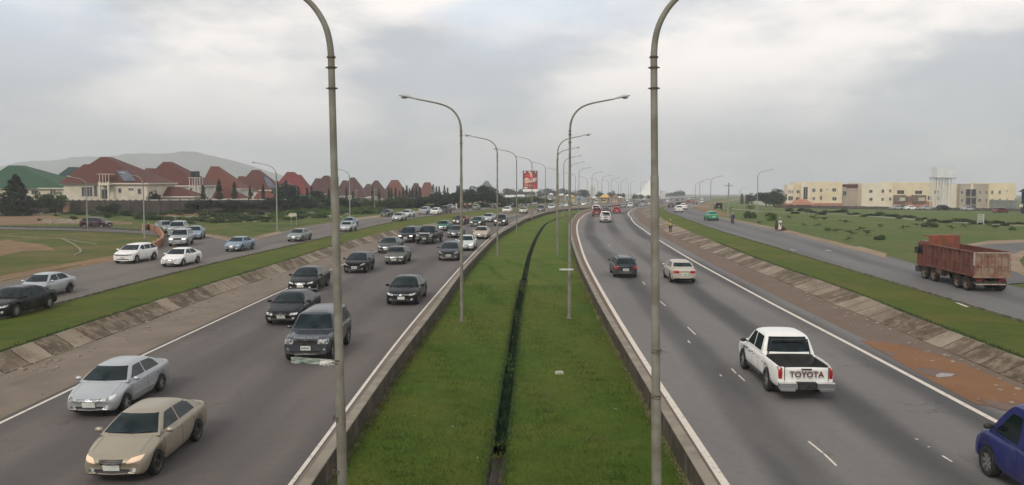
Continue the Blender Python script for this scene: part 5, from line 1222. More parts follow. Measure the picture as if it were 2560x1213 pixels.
# white oval sign on two posts
q = gp(733, 564, .36); S = empty('road_sign', (q.x, q.y, q.z), label='pale arrow shaped sign on two posts behind the grass island', cat='road sign'); k = q.y/F
MB().add([(x*k, y, (564-b)*k) for y in (0, .06) for x, b in ((-13, 538), (-8, 533), (8, 533), (9, 541), (-8, 542))], [(0, 1, 2, 3, 4), (9, 8, 7, 6, 5), (0, 1, 6, 5), (1, 2, 7, 6), (2, 3, 8, 7), (3, 4, 9, 8), (4, 0, 5, 9)]).build('sign_board', mt('sign_cream', (.6, .55, .42), (.45, .4, .3), 2), S)
for x in (-5, 8): MB().tube([(x*k, .09, 0), (x*k, .09, 28*k)], .05, 6).build('post', POLEF, S)
q = gp(1261, 516, .36); S = empty('small_sign', tuple(q), label='small white arched sign beside the far left service road', cat='road sign'); MB().box(-.9, .9, 0, .1, 1.2, 3.4).box(-1.0, -.85, 0, .1, 0, 3.2).box(.85, 1., 0, .1, 0, 3.2).build('sign_board', mt('sign_white', (.75, .76, .74)), S)
# utility poles
for i, (a, b, t, lab) in enumerate([(537, 516, 450, 'left one of a close pair of pale utility poles before the orange roof'), (546.5, 516, 449, 'right one of a close pair of pale utility poles before the orange roof'), (1057.5, 505, 471, 'white utility pole leaning left of the last orange roof'), (1062, 505, 473, 'second white utility pole close to the last orange roof'),
        (1080, 519, 478, 'thin white utility pole above the silver crossover'), (1084, 519, 470, 'thin white pole right above the white hatchback'), (1179, 506, 471, 'leaning white utility pole before the big round tree'), (936, 522, 470, 'white pole before the brown roofed villas'), (891, 512, 473, 'short white pole behind the lamp post'),
        (1254, 512, 483, 'white pole right of the big round tree'), (1819.5, 543, 457, 'plain grey pole standing on the right field'), (893, 505, 469, 'grey pole before brown villa') , (491, 523, 445, 'white pole beneath the water tank')]):
    q = gp(a, b, .36); h = (b-t)*q.y/F; S = empty('utility_pole', tuple(q), label=lab, cat='utility pole', group='utility poles'); MB().tube([(0, 0, 0), (.1, 0, h)], [.16, .10], 7).build('pole', POLEF, S, 60)
    MB().box(-.7, .9, -.05, .05, h-.6, h-.48).build('cross_arm', POLEF, S)

# ------------------------------------------------------------ billboard
Y = 330; x0, x1 = xat(1307, 450, Y), xat(1344, 450, Y); z1, z0 = zat(427, Y), zat(473, Y); zb = T(0, Y)
S = empty('billboard', ((x0+x1)/2, Y, zb), label='tall red advertising billboard reading 60! on a single pole', cat='billboard'); o = S.location; w = (x1-x0)/2; h0, h1 = z0-zb, z1-zb
def bil():
    b = NB('billboard_print'); v = b.obj(); s_ = b.sep(v); n = b.noise(v, .5, 5, .7); c = b.mix(b.ramp(n, .42, .6), (.10, .02, .03), (.32, .04, .03)); return b.fin(c, .6)
MB().box(-w, w, 0, .5, h0-1.0, h1).build('panel', mt('panel_frame', (.10, .045, .05)), S)
f = MB().box(-w+.12, w-.12, -.02, 0, h0+.1, h1-.1).build('poster', bil(), S)
WT = mt('print_white', (.85, .83, .80)); CRM = mt('print_cream', (.80, .52, .36)); RD = mt('print_red', (.62, .03, .04)); PK = mt('print_pink', (.6, .25, .2))
MB().box(-w, w, -.04, 0, h0-1.0, h0+.0).build('white_strip', WT, S)
t = text_mesh('60!', 1.85, .01, .05, .3); t.transform(Matrix(((1, 0, 0, w*.40), (0, 0, 1, -.05), (0, 1, 0, h0+(h1-h0)*.51), (0, 0, 0, 1)))); link('poster_lettering', t, [WT], S)
mb = MB(); rnd = random.Random(2)
def blob(mb, cx_, cz, rx, rz, y=-.035, mi=0, n=12): mb.add([(cx_+rx*math.cos(2*math.pi*k/n), y, cz+rz*math.sin(2*math.pi*k/n)) for k in range(n)], [tuple(range(n))], mi)
hh = h1-h0
for (a, b, u, v_, m) in [(-.28, .72, .42, .10, 0), (-.1, .66, .5, .10, 0), (.1, .85, .16, .09, 1), (.2, .74, .14, .12, 1), (-.7, .92, .12, .045, 2), (.72, .93, .08, .03, 2), (-.12, .93, .14, .03, 2), (-.4, .57, .35, .035, 2), (-.45, .49, .48, .035, 1), (-.1, .40, .75, .035, 1), (-.5, .36, .25, .04, 1),
        (-.62, .22, .13, .09, 3), (-.35, .2, .1, .08, 3), (-.05, .2, .1, .08, 3), (.25, .2, .1, .08, 3), (.58, .22, .14, .10, 0), (-.6, .07, .3, .03, 2), (.6, .1, .2, .07, 0)]:
    blob(mb, a*w, h0+b*hh, u*w, v_*hh, -.03-.003*(len(mb.f) % 7), m)
mb.build('poster_print', [RD, CRM, WT, PK], S)
MB().tube([(0, .3, 0), (0, .3, h0-.9)], .45, 12).build('pole', mt('billboard_pole', (.3, .28, .2)), S, 60)
MB().box(-w*.95, w*.95, -1.2, .6, h0-1.25, h0-1.1).build('catwalk', mt('catwalk', (.25, .2, .18)), S)
MB().bar((-.15, .2, h1), (.05, .2, h1+2.0), .35, .2).build('antenna', WT, S)

# ------------------------------------------------------------ apartment blocks on the right
CRY = mt('cream_yellow', (.74, .63, .44), (.66, .55, .38), .3, .9, coord='pos'); CRP = mt('pale_cream', (.76, .67, .52), (.68, .59, .45), .3, .9, coord='pos'); BRG = mt('brown_grey_render', (.42, .36, .29), (.36, .30, .24), .3, .9, coord='pos')
BRK = mt('salmon_brick', (.42, .20, .13), (.35, .17, .11), .6, .9, coord='pos'); DRK = mt('dark_opening', (.035, .035, .04), rough=.5); TIL = mt('salmon_roof', (.42, .19, .12), (.34, .15, .1), .8, .8, coord='pos')
def block(S, name, a0, a1, top, Y, d, mat, base=None):
    o = S.location; X0, X1 = xat(a0, top, Y)-o.x, xat(a1, top, Y)-o.x; z1 = zat(top, Y)-o.z; z0 = (zat(base, Y)-o.z) if base else -1.5
    return MB().box(X0, X1, Y-o.y, Y-o.y+d, z0, z1).build(name, mat, S)
def wins(S, L, Y, mat=WIN, proud=.08):
    o = S.location
    for (a, b, c, e) in L:
        X0, X1 = xat(a, c, Y)-o.x, xat(b, c, Y)-o.x; z1, z0 = zat(c, Y)-o.z, zat(e, Y)-o.z; y = Y-o.y
        f = MB().box(X0-.1, X1+.1, y-proud, y+.02, z0-.1, z0).box(X0-.1, X1+.1, y-proud, y+.02, z1, z1+.1).box(X0-.1, X0, y-proud, y+.02, z0, z1).box(X1, X1+.1, y-proud, y+.02, z0, z1).box((X0+X1)/2-.04, (X0+X1)/2+.04, y-proud, y+.02, z0, z1).build('window', WFR, S)
        MB().box(X0, X1, y-.03, y+.01, z0, z1).build('pane', mat, f)
YB = 318.
S = empty('apartment_block', (xat(2030, 500, YB), YB, T(170, YB)-1.2), label='cream three storey apartment block with salmon porch roof, left of the group', cat='apartment block', group='cream apartment blocks')
block(S, 'left_wing', 1968, 1984, 462, YB, 4, CRP); block(S, 'wing', 1984, 2005, 461, YB+1.2, 3, CRY); block(S, 'stair_tower', 2003, 2026, 456, YB-.6, 12, CRP); block(S, 'main_wall', 2026, 2106, 455, YB, 14, CRY)
block(S, 'brick_base', 1956, 2005, 509, YB-1.3, 2, BRK); block(S, 'brick_base', 2005, 2107, 508, YB-.75, 1.4, BRK)
wins(S, [(1970, 1972.5, 476, 483), (1975, 1977.5, 476, 483), (1980, 1982.5, 476, 483), (1971, 1982, 491, 501)], YB); wins(S, [(1992, 2001, 476, 483), (1990, 2001, 494, 500)], YB+1.2, DRK); wins(S, [(2009, 2019, 468, 498)], YB-.6, DRK)
wins(S, [(2031, 2038, 472, 480), (2050, 2055.5, 472, 480), (2081, 2090, 471, 479), (2032, 2037, 493, 500), (2050, 2055, 490, 500), (2081, 2091, 493, 501), (2066, 2069, 473, 475)], YB); wins(S, [(2080, 2090, 513, 520)], YB-.75)
o = S.location; xa, xb = xat(1983, 512, YB-5)-o.x, xat(2037, 512, YB-5)-o.x; ze, zr = zat(512, YB-5)-o.z, zat(498, YB-3)-o.z
mb = MB(); mb.add([(xa, -5, ze), (xb, -5, ze), (xb, 0, ze), (xa, 0, ze), ((xa+xb)/2-1.5, -2.5, zr), ((xa+xb)/2+1.5, -2.5, zr)], [(0, 1, 5, 4), (1, 2, 5), (2, 3, 4, 5), (3, 0, 4), (3, 2, 1, 0)]); mb.build('porch_roof', TIL, S)
MB().box(xa+.4, xa+.8, -4.8, -4.4, -1, ze).box(xb-.8, xb-.4, -4.8, -4.4, -1, ze).build('porch_post', CRP, S)
S = empty('apartment_block', (xat(2240, 500, YB), YB, T(230, YB)-1.2), label='long cream apartment block with brown balconies behind the water tower', cat='apartment block', group='cream apartment blocks')
block(S, 'recessed_wall', 2106, 2157, 468, YB+4, 10, BRG); block(S, 'parapet_roof', 2117, 2157, 461, YB+3.6, 10.8, RO['brown'], 469)
block(S, 'left_wall', 2155, 2236, 458, YB, 14, CRP); block(S, 'main_wall', 2236, 2352, 456, YB-.5, 14, CRY); block(S, 'brick_base', 2236, 2330, 504, YB-1.2, 1.2, BRK)
wins(S, [(2173, 2181, 475, 482), (2204, 2210, 474, 482), (2223, 2228, 474, 481), (2174, 2181, 495, 502), (2204, 2209, 495, 502), (2223, 2228, 494, 501)], YB); wins(S, [(2108, 2116, 478, 489)], YB+4, DRK)
wins(S, [(2243, 2260, 476, 485), (2288, 2305, 477, 485), (2336, 2346, 477, 485), (2320, 2328, 490, 500), (2340, 2350, 490, 500)], YB-.5, DRK); wins(S, [(2251, 2263, 511, 522), (2244, 2249, 513, 520), (2276, 2281, 513, 520)], YB-1.2, DRK)
o = S.location; BB = mt('balcony_brown', (.20, .14, .10), (.15, .11, .085), 1, coord='pos')
for (a, b) in ((2238, 2266), (2283, 2316)):
    bl = block(S, 'balcony', a, b, 488, YB-2.0, 1.5, BB, 506); mb = MB()
    xa, xb = xat(a, 500, YB-2)-o.x, xat(b, 500, YB-2)-o.x; n = 7
    for k in range(n): x = xa+(xb-xa)*(.42+.5*k/n); mb.box(x-.12, x+.12, -2.1, -1.99, zat(502, YB)-o.z, zat(494, YB)-o.z)
    mb.build('balusters', FASC, S)
block(S, 'balcony', 2268, 2282, 491, YB-1.4, .9, BB, 504)
S = empty('apartment_block', (xat(2460, 500, YB), YB, T(280, YB)-1.2), label='cream and grey brown apartment block with dark glazed stair hall, right of tower', cat='apartment block', group='cream apartment blocks')
block(S, 'left_wall', 2352, 2401, 461, YB+2, 12, CRP); block(S, 'grey_wall', 2400, 2473, 460, YB, 13, BRG); block(S, 'main_wall', 2473, 2541, 458, YB-.8, 13, CRY); block(S, 'pilaster', 2428, 2433, 460, YB-.15, .5, CRP, 474)
wins(S, [(2413, 2440, 473, 491), (2413, 2440, 495, 512)], YB, DRK, .5); wins(S, [(2413, 2440, 515, 528), (2402, 2408, 477, 485), (2448, 2453, 477, 485), (2463, 2468, 477, 485), (2402, 2408, 498, 505), (2445, 2453, 497, 505), (2463, 2468, 497, 505), (2463, 2467, 519, 525)], YB)
wins(S, [(2478, 2483, 477, 485), (2497, 2502, 477, 485), (2516, 2519, 476, 479), (2478, 2483, 498, 505), (2497, 2502, 497, 505), (2516, 2519, 497, 500), (2537, 2540, 496, 504), (2478, 2482, 518, 525)], YB-.8)
S = empty('navy_building', (xat(2575, 500, 200), 200, T(120, 200)-1), label='navy blue building with dark hipped roof at the right edge of the photo', cat='building'); o = S.location
NV = mt('navy_wall', (.012, .02, .065), (.01, .015, .05), .6); X0, X1 = xat(2545, 490, 200)+6.6-o.x, xat(2640, 490, 200)-o.x; ze = zat(481, 200)-o.z; MB().box(X0, X1, 0, 9, -1, ze).build('wall', NV, S)
MB().add([(X0-.6, -.6, ze), (X1+.6, -.6, ze), (X1+.6, 9.6, ze), (X0-.6, 9.6, ze), (X0+3, 4, ze+2.2), (X1-3, 4, ze+2.2)], [(0, 1, 5, 4), (1, 2, 5), (2, 3, 4, 5), (3, 0, 4), (3, 2, 1, 0)]).build('roof', mt('dark_roof', (.09, .05, .04)), S)
for a in (511, 545): wins(S, [(2549, 2556, a, a+6)], 200, WFR)
# steel water tower
YT = 292.; S = empty('water_tower', (xat(2357, 500, YT), YT, T(200, YT)-1.0), label='square silver panelled tank on a tall white steel frame before the apartments', cat='water tower'); o = S.location
TK = mt('tank_panel', (.72, .73, .73), (.62, .64, .65), .6, .5, 0.); ST = mt('steel_frame', (.66, .66, .63), rough=.6)
X0, X1 = xat(2344, 430, YT)-o.x, xat(2387, 430, YT)-o.x; zt, zb2 = zat(418, YT)-o.z, zat(444, YT)-o.z; D = 4.6
mb = MB(); mb.box(X0, X1, 0, D, zb2, zt)
for k in range(8): x = X0+(X1-X0)*k/7; mb.box(x-.04, x+.04, -.05, 0, zb2, zt)
for k in range(4): z = zb2+(zt-zb2)*k/3; mb.box(X0, X1, -.06, 0, z-.04, z+.04)
for k in range(7): y = D*k/6; mb.box(X0-.05, X0, y-.04, y+.04, zb2, zt)
mb.build('tank', TK, S); MB().box(X0-.5, X1+.5, -.5, D+.5, zb2-.25, zb2-.02).build('platform', mt('platform_grey', (.2, .2, .2)), S)
mb = MB(); nx = 4
for i in range(nx):
    for j in range(3):
        x, y = X0+(X1-X0)*i/(nx-1), D*j/2; mb.box(x-.10, x+.10, y-.1, y+.1, 0, zb2)
        if i < nx-1:
            x2 = X0+(X1-X0)*(i+1)/(nx-1)
            for l in range(4):
                za, zc_ = zb2*l/4, zb2*(l+1)/4; mb.bar((x, y, za), (x2, y, zc_), .07); mb.bar((x2, y, za), (x, y, zc_), .07); mb.bar((x, y, zc_-.1), (x2, y, zc_-.1), .09)
mb.build('frame', ST, S)
# car ports, fence, wall, sign in front of the apartments
def lowroof(a0, a1, py, Yc, d, mat, lab, h=.2, cat='carport'):
    X0, X1 = xat(a0, py, Yc), xat(a1, py, Yc); z = zat(py, Yc); zg = T(X0, Yc); S = empty('carport', ((X0+X1)/2, Yc, zg), label=lab, cat=cat); w = (X1-X0)/2
    MB().add([(-w, 0, z-zg-.5), (w, 0, z-zg-.5), (w, d, z-zg+.3), (-w, d, z-zg+.3), (-w, 0, z-zg-.3), (w, 0, z-zg-.3), (w, d, z-zg+.5), (-w, d, z-zg+.5)], [(0, 1, 2, 3), (7, 6, 5, 4), (0, 4, 5, 1), (1, 5, 6, 2), (2, 6, 7, 3), (3, 7, 4, 0)]).build('roof', mat, S)
    for k in range(5): x = -w+2*w*k/4; MB().box(x-.08, x+.08, .2, .36, 0, z-zg-.45).build('post', ST, S)
lowroof(2177, 2236, 522, 290, 6, mt('blue_roof', (.06, .14, .32)), 'blue roofed carport in front of the long cream apartment block')
lowroof(2300, 2405, 524, 285, 6, mt('grey_roof', (.22, .22, .22)), 'long grey roofed carport below the steel water tower')
def wallrun(name, pts, h, mat, lab, cat='wall'):
    mb = MB()
    for (a, ya), (b, yb) in zip(pts[:-1], pts[1:]):
        A = Vector((gx(a, ya), ya, 0)); B = Vector((gx(b, yb), yb, 0)); n = 12
        for k in range(n):
            p0, p1 = A.lerp(B, k/n), A.lerp(B, (k+1)/n); p0.z = T(p0.x, p0.y)+h/2; p1.z = T(p1.x, p1.y)+h/2; mb.bar(p0, p1, .2, h); mb.box(p0.x-.18, p0.x+.18, p0.y-.18, p0.y+.18, p0.z-h/2, p0.z+h/2+.1)
    return tag(mb.build(name, mat), lab, cat)
wallrun('compound_fence', [(1940, 262), (2160, 262), (2560, 262)], 1.3, mt('fence_dark', (.06, .05, .04), (.10, .08, .06), .5, coord='pos'), 'long dark compound fence between the path and the apartments', 'fence')
wallrun('compound_wall', [(2476, 268), (2545, 266)], 4.0, mt('wall_greygreen', (.22, .24, .21), (.17, .18, .16), .6, coord='pos'), 'grey green compound wall left of the navy building')
q = gp(2452, 562, .3); S = empty('louvred_sign', tuple(q), label='pale louvred sign board left of the navy building', cat='sign'); mb = MB(); k = q.y/F
for i in range(5): mb.box(-8*k, 8*k, 0, .1, (6+i*4.5)*k, (8.6+i*4.5)*k)
mb.build('slats', mt('sign_grey', (.42, .42, .38)), S); MB().box(-8*k, -7*k, .02, .1, 0, 27*k).box(7*k, 8*k, .02, .1, 0, 27*k).build('post', ST, S)
for (kd, p, a, b, Yc, lab) in [('sedan', 'silver', 2226, 539, 256, 'silver car behind the dark fence, left of two more'), ('sedan', 'white', 2262, 538, 256, 'white car parked behind the fence below the brown balconies'), ('sedan', 'silver', 2300, 540, 256, 'silver car parked left of the long grey carport'),
        ('suv', 'black', 2345, 541, 256, 'black car parked beneath the long grey carport'), ('sedan', 'silver', 2405, 541, 256, 'silver car parked at the right end of the long grey carport'), ('hatch', 'maroon', 2486, 556, 210, 'small dark red car by the grey green compound wall')]:
    o = V(kd, p, a, b, 'sr_right', 1, lab, group='cars parked before the apartments', head=80, dist=Yc, zo=.36)

# ------------------------------------------------------------ far centre: market, halls, dome
MK = [(1429, 1438, 490, 430, 'yellow', 'small yellow fronted kiosk left of the market')]
YEL = mt('yellow_canopy', (.62, .40, .07), (.55, .33, .08), .4, coord='pos'); WHT = mt('white_sheet', (.62, .62, .58), (.5, .5, .48), .5, coord='pos'); RST = mt('rust_sheet', (.25, .14, .10), (.18, .11, .09), .5, coord='pos'); BLU = mt('blue_sheet', (.18, .25, .33), (.14, .2, .26), .5, coord='pos')
def stall(a0, a1, top, eave, Yc, rm, wm, lab, cat='market stall'):
    X0, X1 = xat(a0, eave, Yc), xat(a1, eave, Yc); zg = T(X0, Yc)-.2; S = empty('market_stall', ((X0+X1)/2, Yc, zg), label=lab, cat=cat, group='stalls and sheds of the far roadside market'); w = (X1-X0)/2; ze, zr = zat(eave, Yc)-zg, zat(top, Yc)-zg; d = max(3, w*1.2)
    MB().add([(-w, -.4, ze), (w, -.4, ze), (w, d, ze), (-w, d, ze), (-w*.5, d*.5, zr), (w*.5, d*.5, zr)], [(0, 1, 5, 4), (1, 2, 5), (2, 3, 4, 5), (3, 0, 4), (3, 2, 1, 0)]).build('roof', rm, S)
    MB().box(-w*.94, w*.94, 1.2, d-.3, 0, ze).build('wall', wm, S)
    for k in range(4): x = -w*.95+1.9*w*k/3; MB().box(x-.1, x+.1, -.2, 0, 0, ze).build('post', FASC, S)
for a in [(1426, 1437, 489, 492, 440, YEL, YEL, 'small yellow kiosk behind the third right lamp post'), (1440, 1452, 492, 496, 425, BLU, BLU, 'blue grey shed right of the small yellow kiosk'), (1452, 1466, 494, 499, 410, BLU, WHT, 'blue roofed stall beside white vans'), (1466, 1480, 492, 497, 430, RST, WHT, 'rusty roofed stall with white front'),
          (1480, 1492, 491, 496, 430, WHT, RST, 'white roofed stall left of the big yellow canopy'), (1500, 1526, 487, 494, 430, YEL, RST, 'big yellow canopy in the middle of the market'), (1532, 1546, 488, 494, 430, RST, YEL, 'rust and yellow stall right of the big yellow canopy'), (1544, 1558, 491, 495, 440, WHT, RST, 'white roofed stall left of the white hall'),
          (1372, 1384, 483, 487, 520, WHT, BLU, 'white roofed shed behind the fifth right lamp post'), (1396, 1412, 484, 489, 520, WHT, RST, 'pale roofed house between lamp posts'), (1414, 1432, 486, 490, 500, WHT, BLU, 'pale roofed house above the small yellow kiosk'), (1365, 1380, 497, 500, 430, WHT, BLU, 'low white shed left of the market')]:
    stall(*a)
S = empty('white_hall', (xat(1570, 490, 700), 700, T(0, 700)), label='long low white hall with flat roof left of the dome', cat='hall'); o = S.location; x0, x1 = xat(1549, 490, 700)-o.x, xat(1579, 490, 700)-o.x; MB().box(x0, x1, 0, 12, -1, zat(487, 700)-o.z).build('wall', WHT, S)
MB().box(x0-.5, x1+.5, -.5, 12.5, zat(487, 700)-o.z, zat(486.3, 700)-o.z).build('roof', FASC, S)
S = empty('domed_hall', (xat(1632, 490, 1500), 1500, T(0, 1500)), label='huge white domed hall with pointed top behind the near right lamp post', cat='domed building'); o = S.location; k = 1500/F
WHD = mt('white_shell', (.75, .73, .66), rough=.6)
MB().lathe([(36*k, -2), (36*k, (497-492)*k), (33*k, 11*k), (26*k, 16*k), (20*k, 20*k), (18*k, 24*k), (14*k, 32*k), (8*k, 39*k), (2*k, 46*k), (0, 48*k)], 28, Matrix.Translation((0, 30, zat(497, 1500)-o.z))).build('dome', WHD, S, 50)
S = empty('white_block', (xat(1658, 490, 760), 760, T(0, 760)), label='plain white block right of the near right lamp post, far off', cat='building'); o = S.location; k = 760/F
MB().box(-5*k, 5*k, 0, 8, -1, zat(478, 760)-o.z).box(-5.3*k, 5.3*k, -.2, 8.2, zat(478, 760)-o.z, zat(477.4, 760)-o.z).build('wall', WHT, S)
for (a, t, lab) in [(1477, 464, 'pale silo with round top behind the market, left one'), (1484, 466, 'pale silo with round top behind the market, right one')]:
    Yc = 600; z0 = T(0, Yc); h = zat(t, Yc)-z0; tag(MB().lathe([(0, 0), (1.0, 0), (1.0, h-.6), (.6, h), (0, h+.3)], 10, Matrix.Translation((xat(a, 480, Yc), Yc, z0))).build('silo', WHT), lab, 'silo')
# white line of distant sheds before the far hills
for a0, a1, py, lab in [(1262, 1290, 490.5, 'long white shed roof before the far trees, left of billboard'), (1292, 1312, 489.5, 'white shed roof left of the billboard pole, behind hedge')]:
    Yc = 520; x0, x1 = xat(a0, py, Yc), xat(a1, py, Yc); z = zat(py, Yc); S = empty('long_shed', ((x0+x1)/2, Yc, T(0, Yc)), label=lab, cat='shed'); h = z-T(0, Yc); w = (x1-x0)/2
    MB().box(-w, w, 0, 7, 0, h-.5).build('wall', BLU, S); MB().add([(-w, -.4, h-.6), (w, -.4, h-.6), (w, 7, h-.6), (-w, 7, h-.6), (-w, 3.4, h+.6), (w, 3.4, h+.6)], [(0, 1, 5, 4), (2, 3, 4, 5), (3, 0, 4), (1, 2, 5), (3, 2, 1, 0)]).build('roof', WHT, S)
# ------------------------------------------------------------ vegetation
def leafm(name, a, b_, c, sc=1.0):
    b = NB(name); v = b.pos(); f = b.noise(v, .8*sc, 5, .7); g = b.noise(v, 4*sc, 3, .7)
    col = b.mix(b.ramp(f, .35, .65), a, b_); col = b.mix(b.math('MULTIPLY', b.ramp(g, .5, .7), .5), col, c); m = b.fin(col, .75, 0, .25)
    b.b.inputs['Transmission Weight'].default_value = 0; return m
LF = dict(dark=leafm('leaves_dark', (.012, .024, .013), (.024, .042, .02), (.038, .055, .024)), mid=leafm('leaves_mid', (.030, .058, .018), (.055, .09, .028), (.08, .11, .035)), bright=leafm('leaves_bright', (.055, .105, .016), (.09, .145, .025), (.14, .17, .04)),
          blue=leafm('leaves_bluegreen', (.012, .030, .020), (.022, .045, .028), (.035, .06, .035)), drain=leafm('leaves_drain', (.010, .030, .010), (.018, .045, .014), (.035, .065, .02), 2))
BARK = mt('bark', (.07, .05, .035), (.11, .085, .06), 3, .95)
def leaves(n, f, size, seed, flat=.0):
    r = np.random.RandomState(seed); V_ = []; F_ = []
    for i in range(n):
        c = Vector(f(r)); s_ = size*r.uniform(.6, 1.4); a = Vector(r.normal(size=3)); a.normalize(); u = a.orthogonal().normalized(); w = a.cross(u)
        if flat: u.z *= flat; w.z *= flat
        k = len(V_); th = r.uniform(0, 6.28); u2 = u*math.cos(th)+w*math.sin(th); w2 = w*math.cos(th)-u*math.sin(th)
        V_ += [c+u2*s_, c+w2*s_*.55, c-u2*s_, c-w2*s_*.55]; F_.append((k, k+1, k+2, k+3))
    me = bpy.data.meshes.new('crown'); me.from_pydata([tuple(v) for v in V_], [], F_); return me
def lumpy(seed, nb, rx, rz, cz, br, bias=.0):
    q = random.Random(seed); B = []
    while len(B) < nb:
        p = Vector((q.uniform(-1, 1), q.uniform(-1, 1), q.uniform(-1, 1)))
        if p.length < 1: B.append((Vector((p.x*rx, p.y*rx, cz+p.z*rz)), br*q.uniform(.6, 1.25)))
    def f(r):
        c, b = B[r.randint(len(B))]; d = Vector(r.normal(size=3)).normalized(); return c+d*b*(r.uniform(.55, 1.0)**.4)
    return f
def tree_mesh(kind, seed):
    if kind == 'round': cr = leaves(2600, lumpy(seed, 22, .34, .30, .62, .14), .030, seed); tr = (.035, .45)
    elif kind == 'wide': cr = leaves(2600, lumpy(seed, 24, .55, .22, .60, .15), .034, seed); tr = (.035, .5)
    elif kind == 'cypress':
        def f(r):
            z = r.uniform(.03, 1.0); w = .10*(1-z)**.55*(1.0 if z > .1 else z*10)+.008; a = r.uniform(0, 6.28); q = w*(r.uniform(.3, 1)**.5)*(1+.25*math.sin(z*23+a*2+seed)); return (q*math.cos(a), q*math.sin(a), z)
        cr = leaves(1300, f, .020, seed); tr = (.014, .6)
    elif kind == 'conifer':
        def f(r):
            z = r.uniform(.04, 1.0)**1.1; w = .42*(1-z)**.8+.02; a = r.uniform(0, 6.28); lay = .75+.25*math.sin(z*40+a*3); q = w*lay*(r.uniform(.2, 1)**.5); return (q*math.cos(a), q*math.sin(a), z-.05*q)
        cr = leaves(4200, f, .026, seed); tr = (.03, .8)
    elif kind == 'shrub': cr = leaves(900, lumpy(seed, 9, .5, .3, .38, .30), .065, seed); tr = (.04, .3)
    elif kind == 'sapling':
        q = random.Random(seed); br = []
        for k in range(7): a = q.uniform(0, 6.28); l = q.uniform(.35, .85); z = q.uniform(.45, .95); br.append((Vector((0, 0, z*.7)), Vector((l*math.cos(a), l*math.sin(a), z))))
        def f(r):
            p, e = br[r.randint(len(br))]; t = r.uniform(.25, 1); c = p.lerp(e, t); return c+Vector((r.normal()*.06, r.normal()*.06, r.normal()*.035-.10*t*t))
        cr = leaves(520, f, .06, seed, .5); tr = (.025, .7)
    mb = MB(); r0, h = tr
    mb.tube([(0, 0, -.02), (.01, 0, h*.4), (0, .01, h)], [r0, r0*.7, r0*.35], 7)
    q = random.Random(seed)
    if kind in ('round', 'wide', 'sapling'):
        for k in range(5): a = q.uniform(0, 6.28); l = .3 if kind != 'sapling' else .5; mb.tube([(0, 0, h*.6), (l*.5*math.cos(a), l*.5*math.sin(a), h*.9), (l*math.cos(a), l*math.sin(a), h*1.25)], [r0*.5, r0*.3, r0*.1], 5)
    return cr, mb.me('trunk')
TM = {}
def tree(kind, a, b, t, leaf, label, width=1., Y=None, name='tree', cat='tree', group='trees and bushes along the left side', seed=None):
    seed = seed if seed is not None else int(a*7) % 3; key = (kind, seed)
    if key not in TM: TM[key] = tree_mesh(kind, seed+11)
    if Y is None: q = gp(a, b, .34)
    else: x = at(a, 490, Y).x; q = Vector((x, Y, T(x, Y)+.3))
    h = (at(a, t, q.y).z-q.z)
    S = empty(name, (q.x, q.y, q.z-.05), random.Random(int(a*13+b)).uniform(0, 6.28), label, cat, group); S.scale = (h*width, h*width, h)
    for nm, me, m in (('crown', TM[key][0], LF[leaf]), ('trunk', TM[key][1], BARK)):
        o = bpy.data.objects.new(nm, me); COL.objects.link(o); o.parent = S
        if not me.materials: me.materials.append(m)
        o.material_slots[0].link = 'OBJECT'; o.material_slots[0].material = m
    return S
tree('conifer', 40, 523, 437, 'dark', 'large dark conifer in front of the green roofed villa', 1.35, Y=150)
tree('wide', 8, 520, 478, 'mid', 'leafy tree left of the large dark conifer', 1.0, Y=158)
for a, t, lab in [(95, 478, 'round bushy tree right of the large dark conifer'), (120, 484, 'low leafy tree before the dark green roof'), (143, 480, 'leafy tree against the left end of the cream villa')]: tree('round', a, 0, t, 'mid', lab, 1.1, Y=163)
tree('wide', 272, 530, 503, 'dark', 'low dark tree by the wall below the cream villa', 1.3, Y=146)
tree('round', 388, 0, 476, 'dark', 'dark tree between the cream villa and the garage roof', .8, Y=176)
cy = [(508, 462), (548, 449), (586, 455), (625, 466), (658, 460), (694, 452), (716, 450), (741, 470), (768, 468), (779, 466), (807, 480), (822, 472), (866, 470), (882, 478), (932, 464), (948, 472), (972, 468), (979, 470), (989, 470), (999, 475), (1008, 468), (1017, 463), (1024, 470), (1031, 467), (1041, 466), (1050, 467), (1083, 461), (1091, 466), (1098, 466), (1111, 464), (1119, 469), (1143, 464), (1148, 463)]
near_of = {0: 'right of the water tank', 4: 'beside the solar panelled villa', 8: 'right of the bright red roof', 12: 'before the dark brown villas', 16: 'before the orange roofed villa', 26: 'beyond the last orange roof'}
for i, (a, t) in enumerate(cy):
    w = near_of[max(k for k in near_of if k <= i)]; j = i-max(k for k in near_of if k <= i)
    tree('cypress', a, 0, t, 'dark', 'thin dark cypress %s, %s from the left there' % (w, (['first']+ordn[1:])[j]), 1.0 if a > 600 else 1.25, Y=178+max(0, (a-500))*.13, name='cypress_tree', group='thin cypresses before the villas')
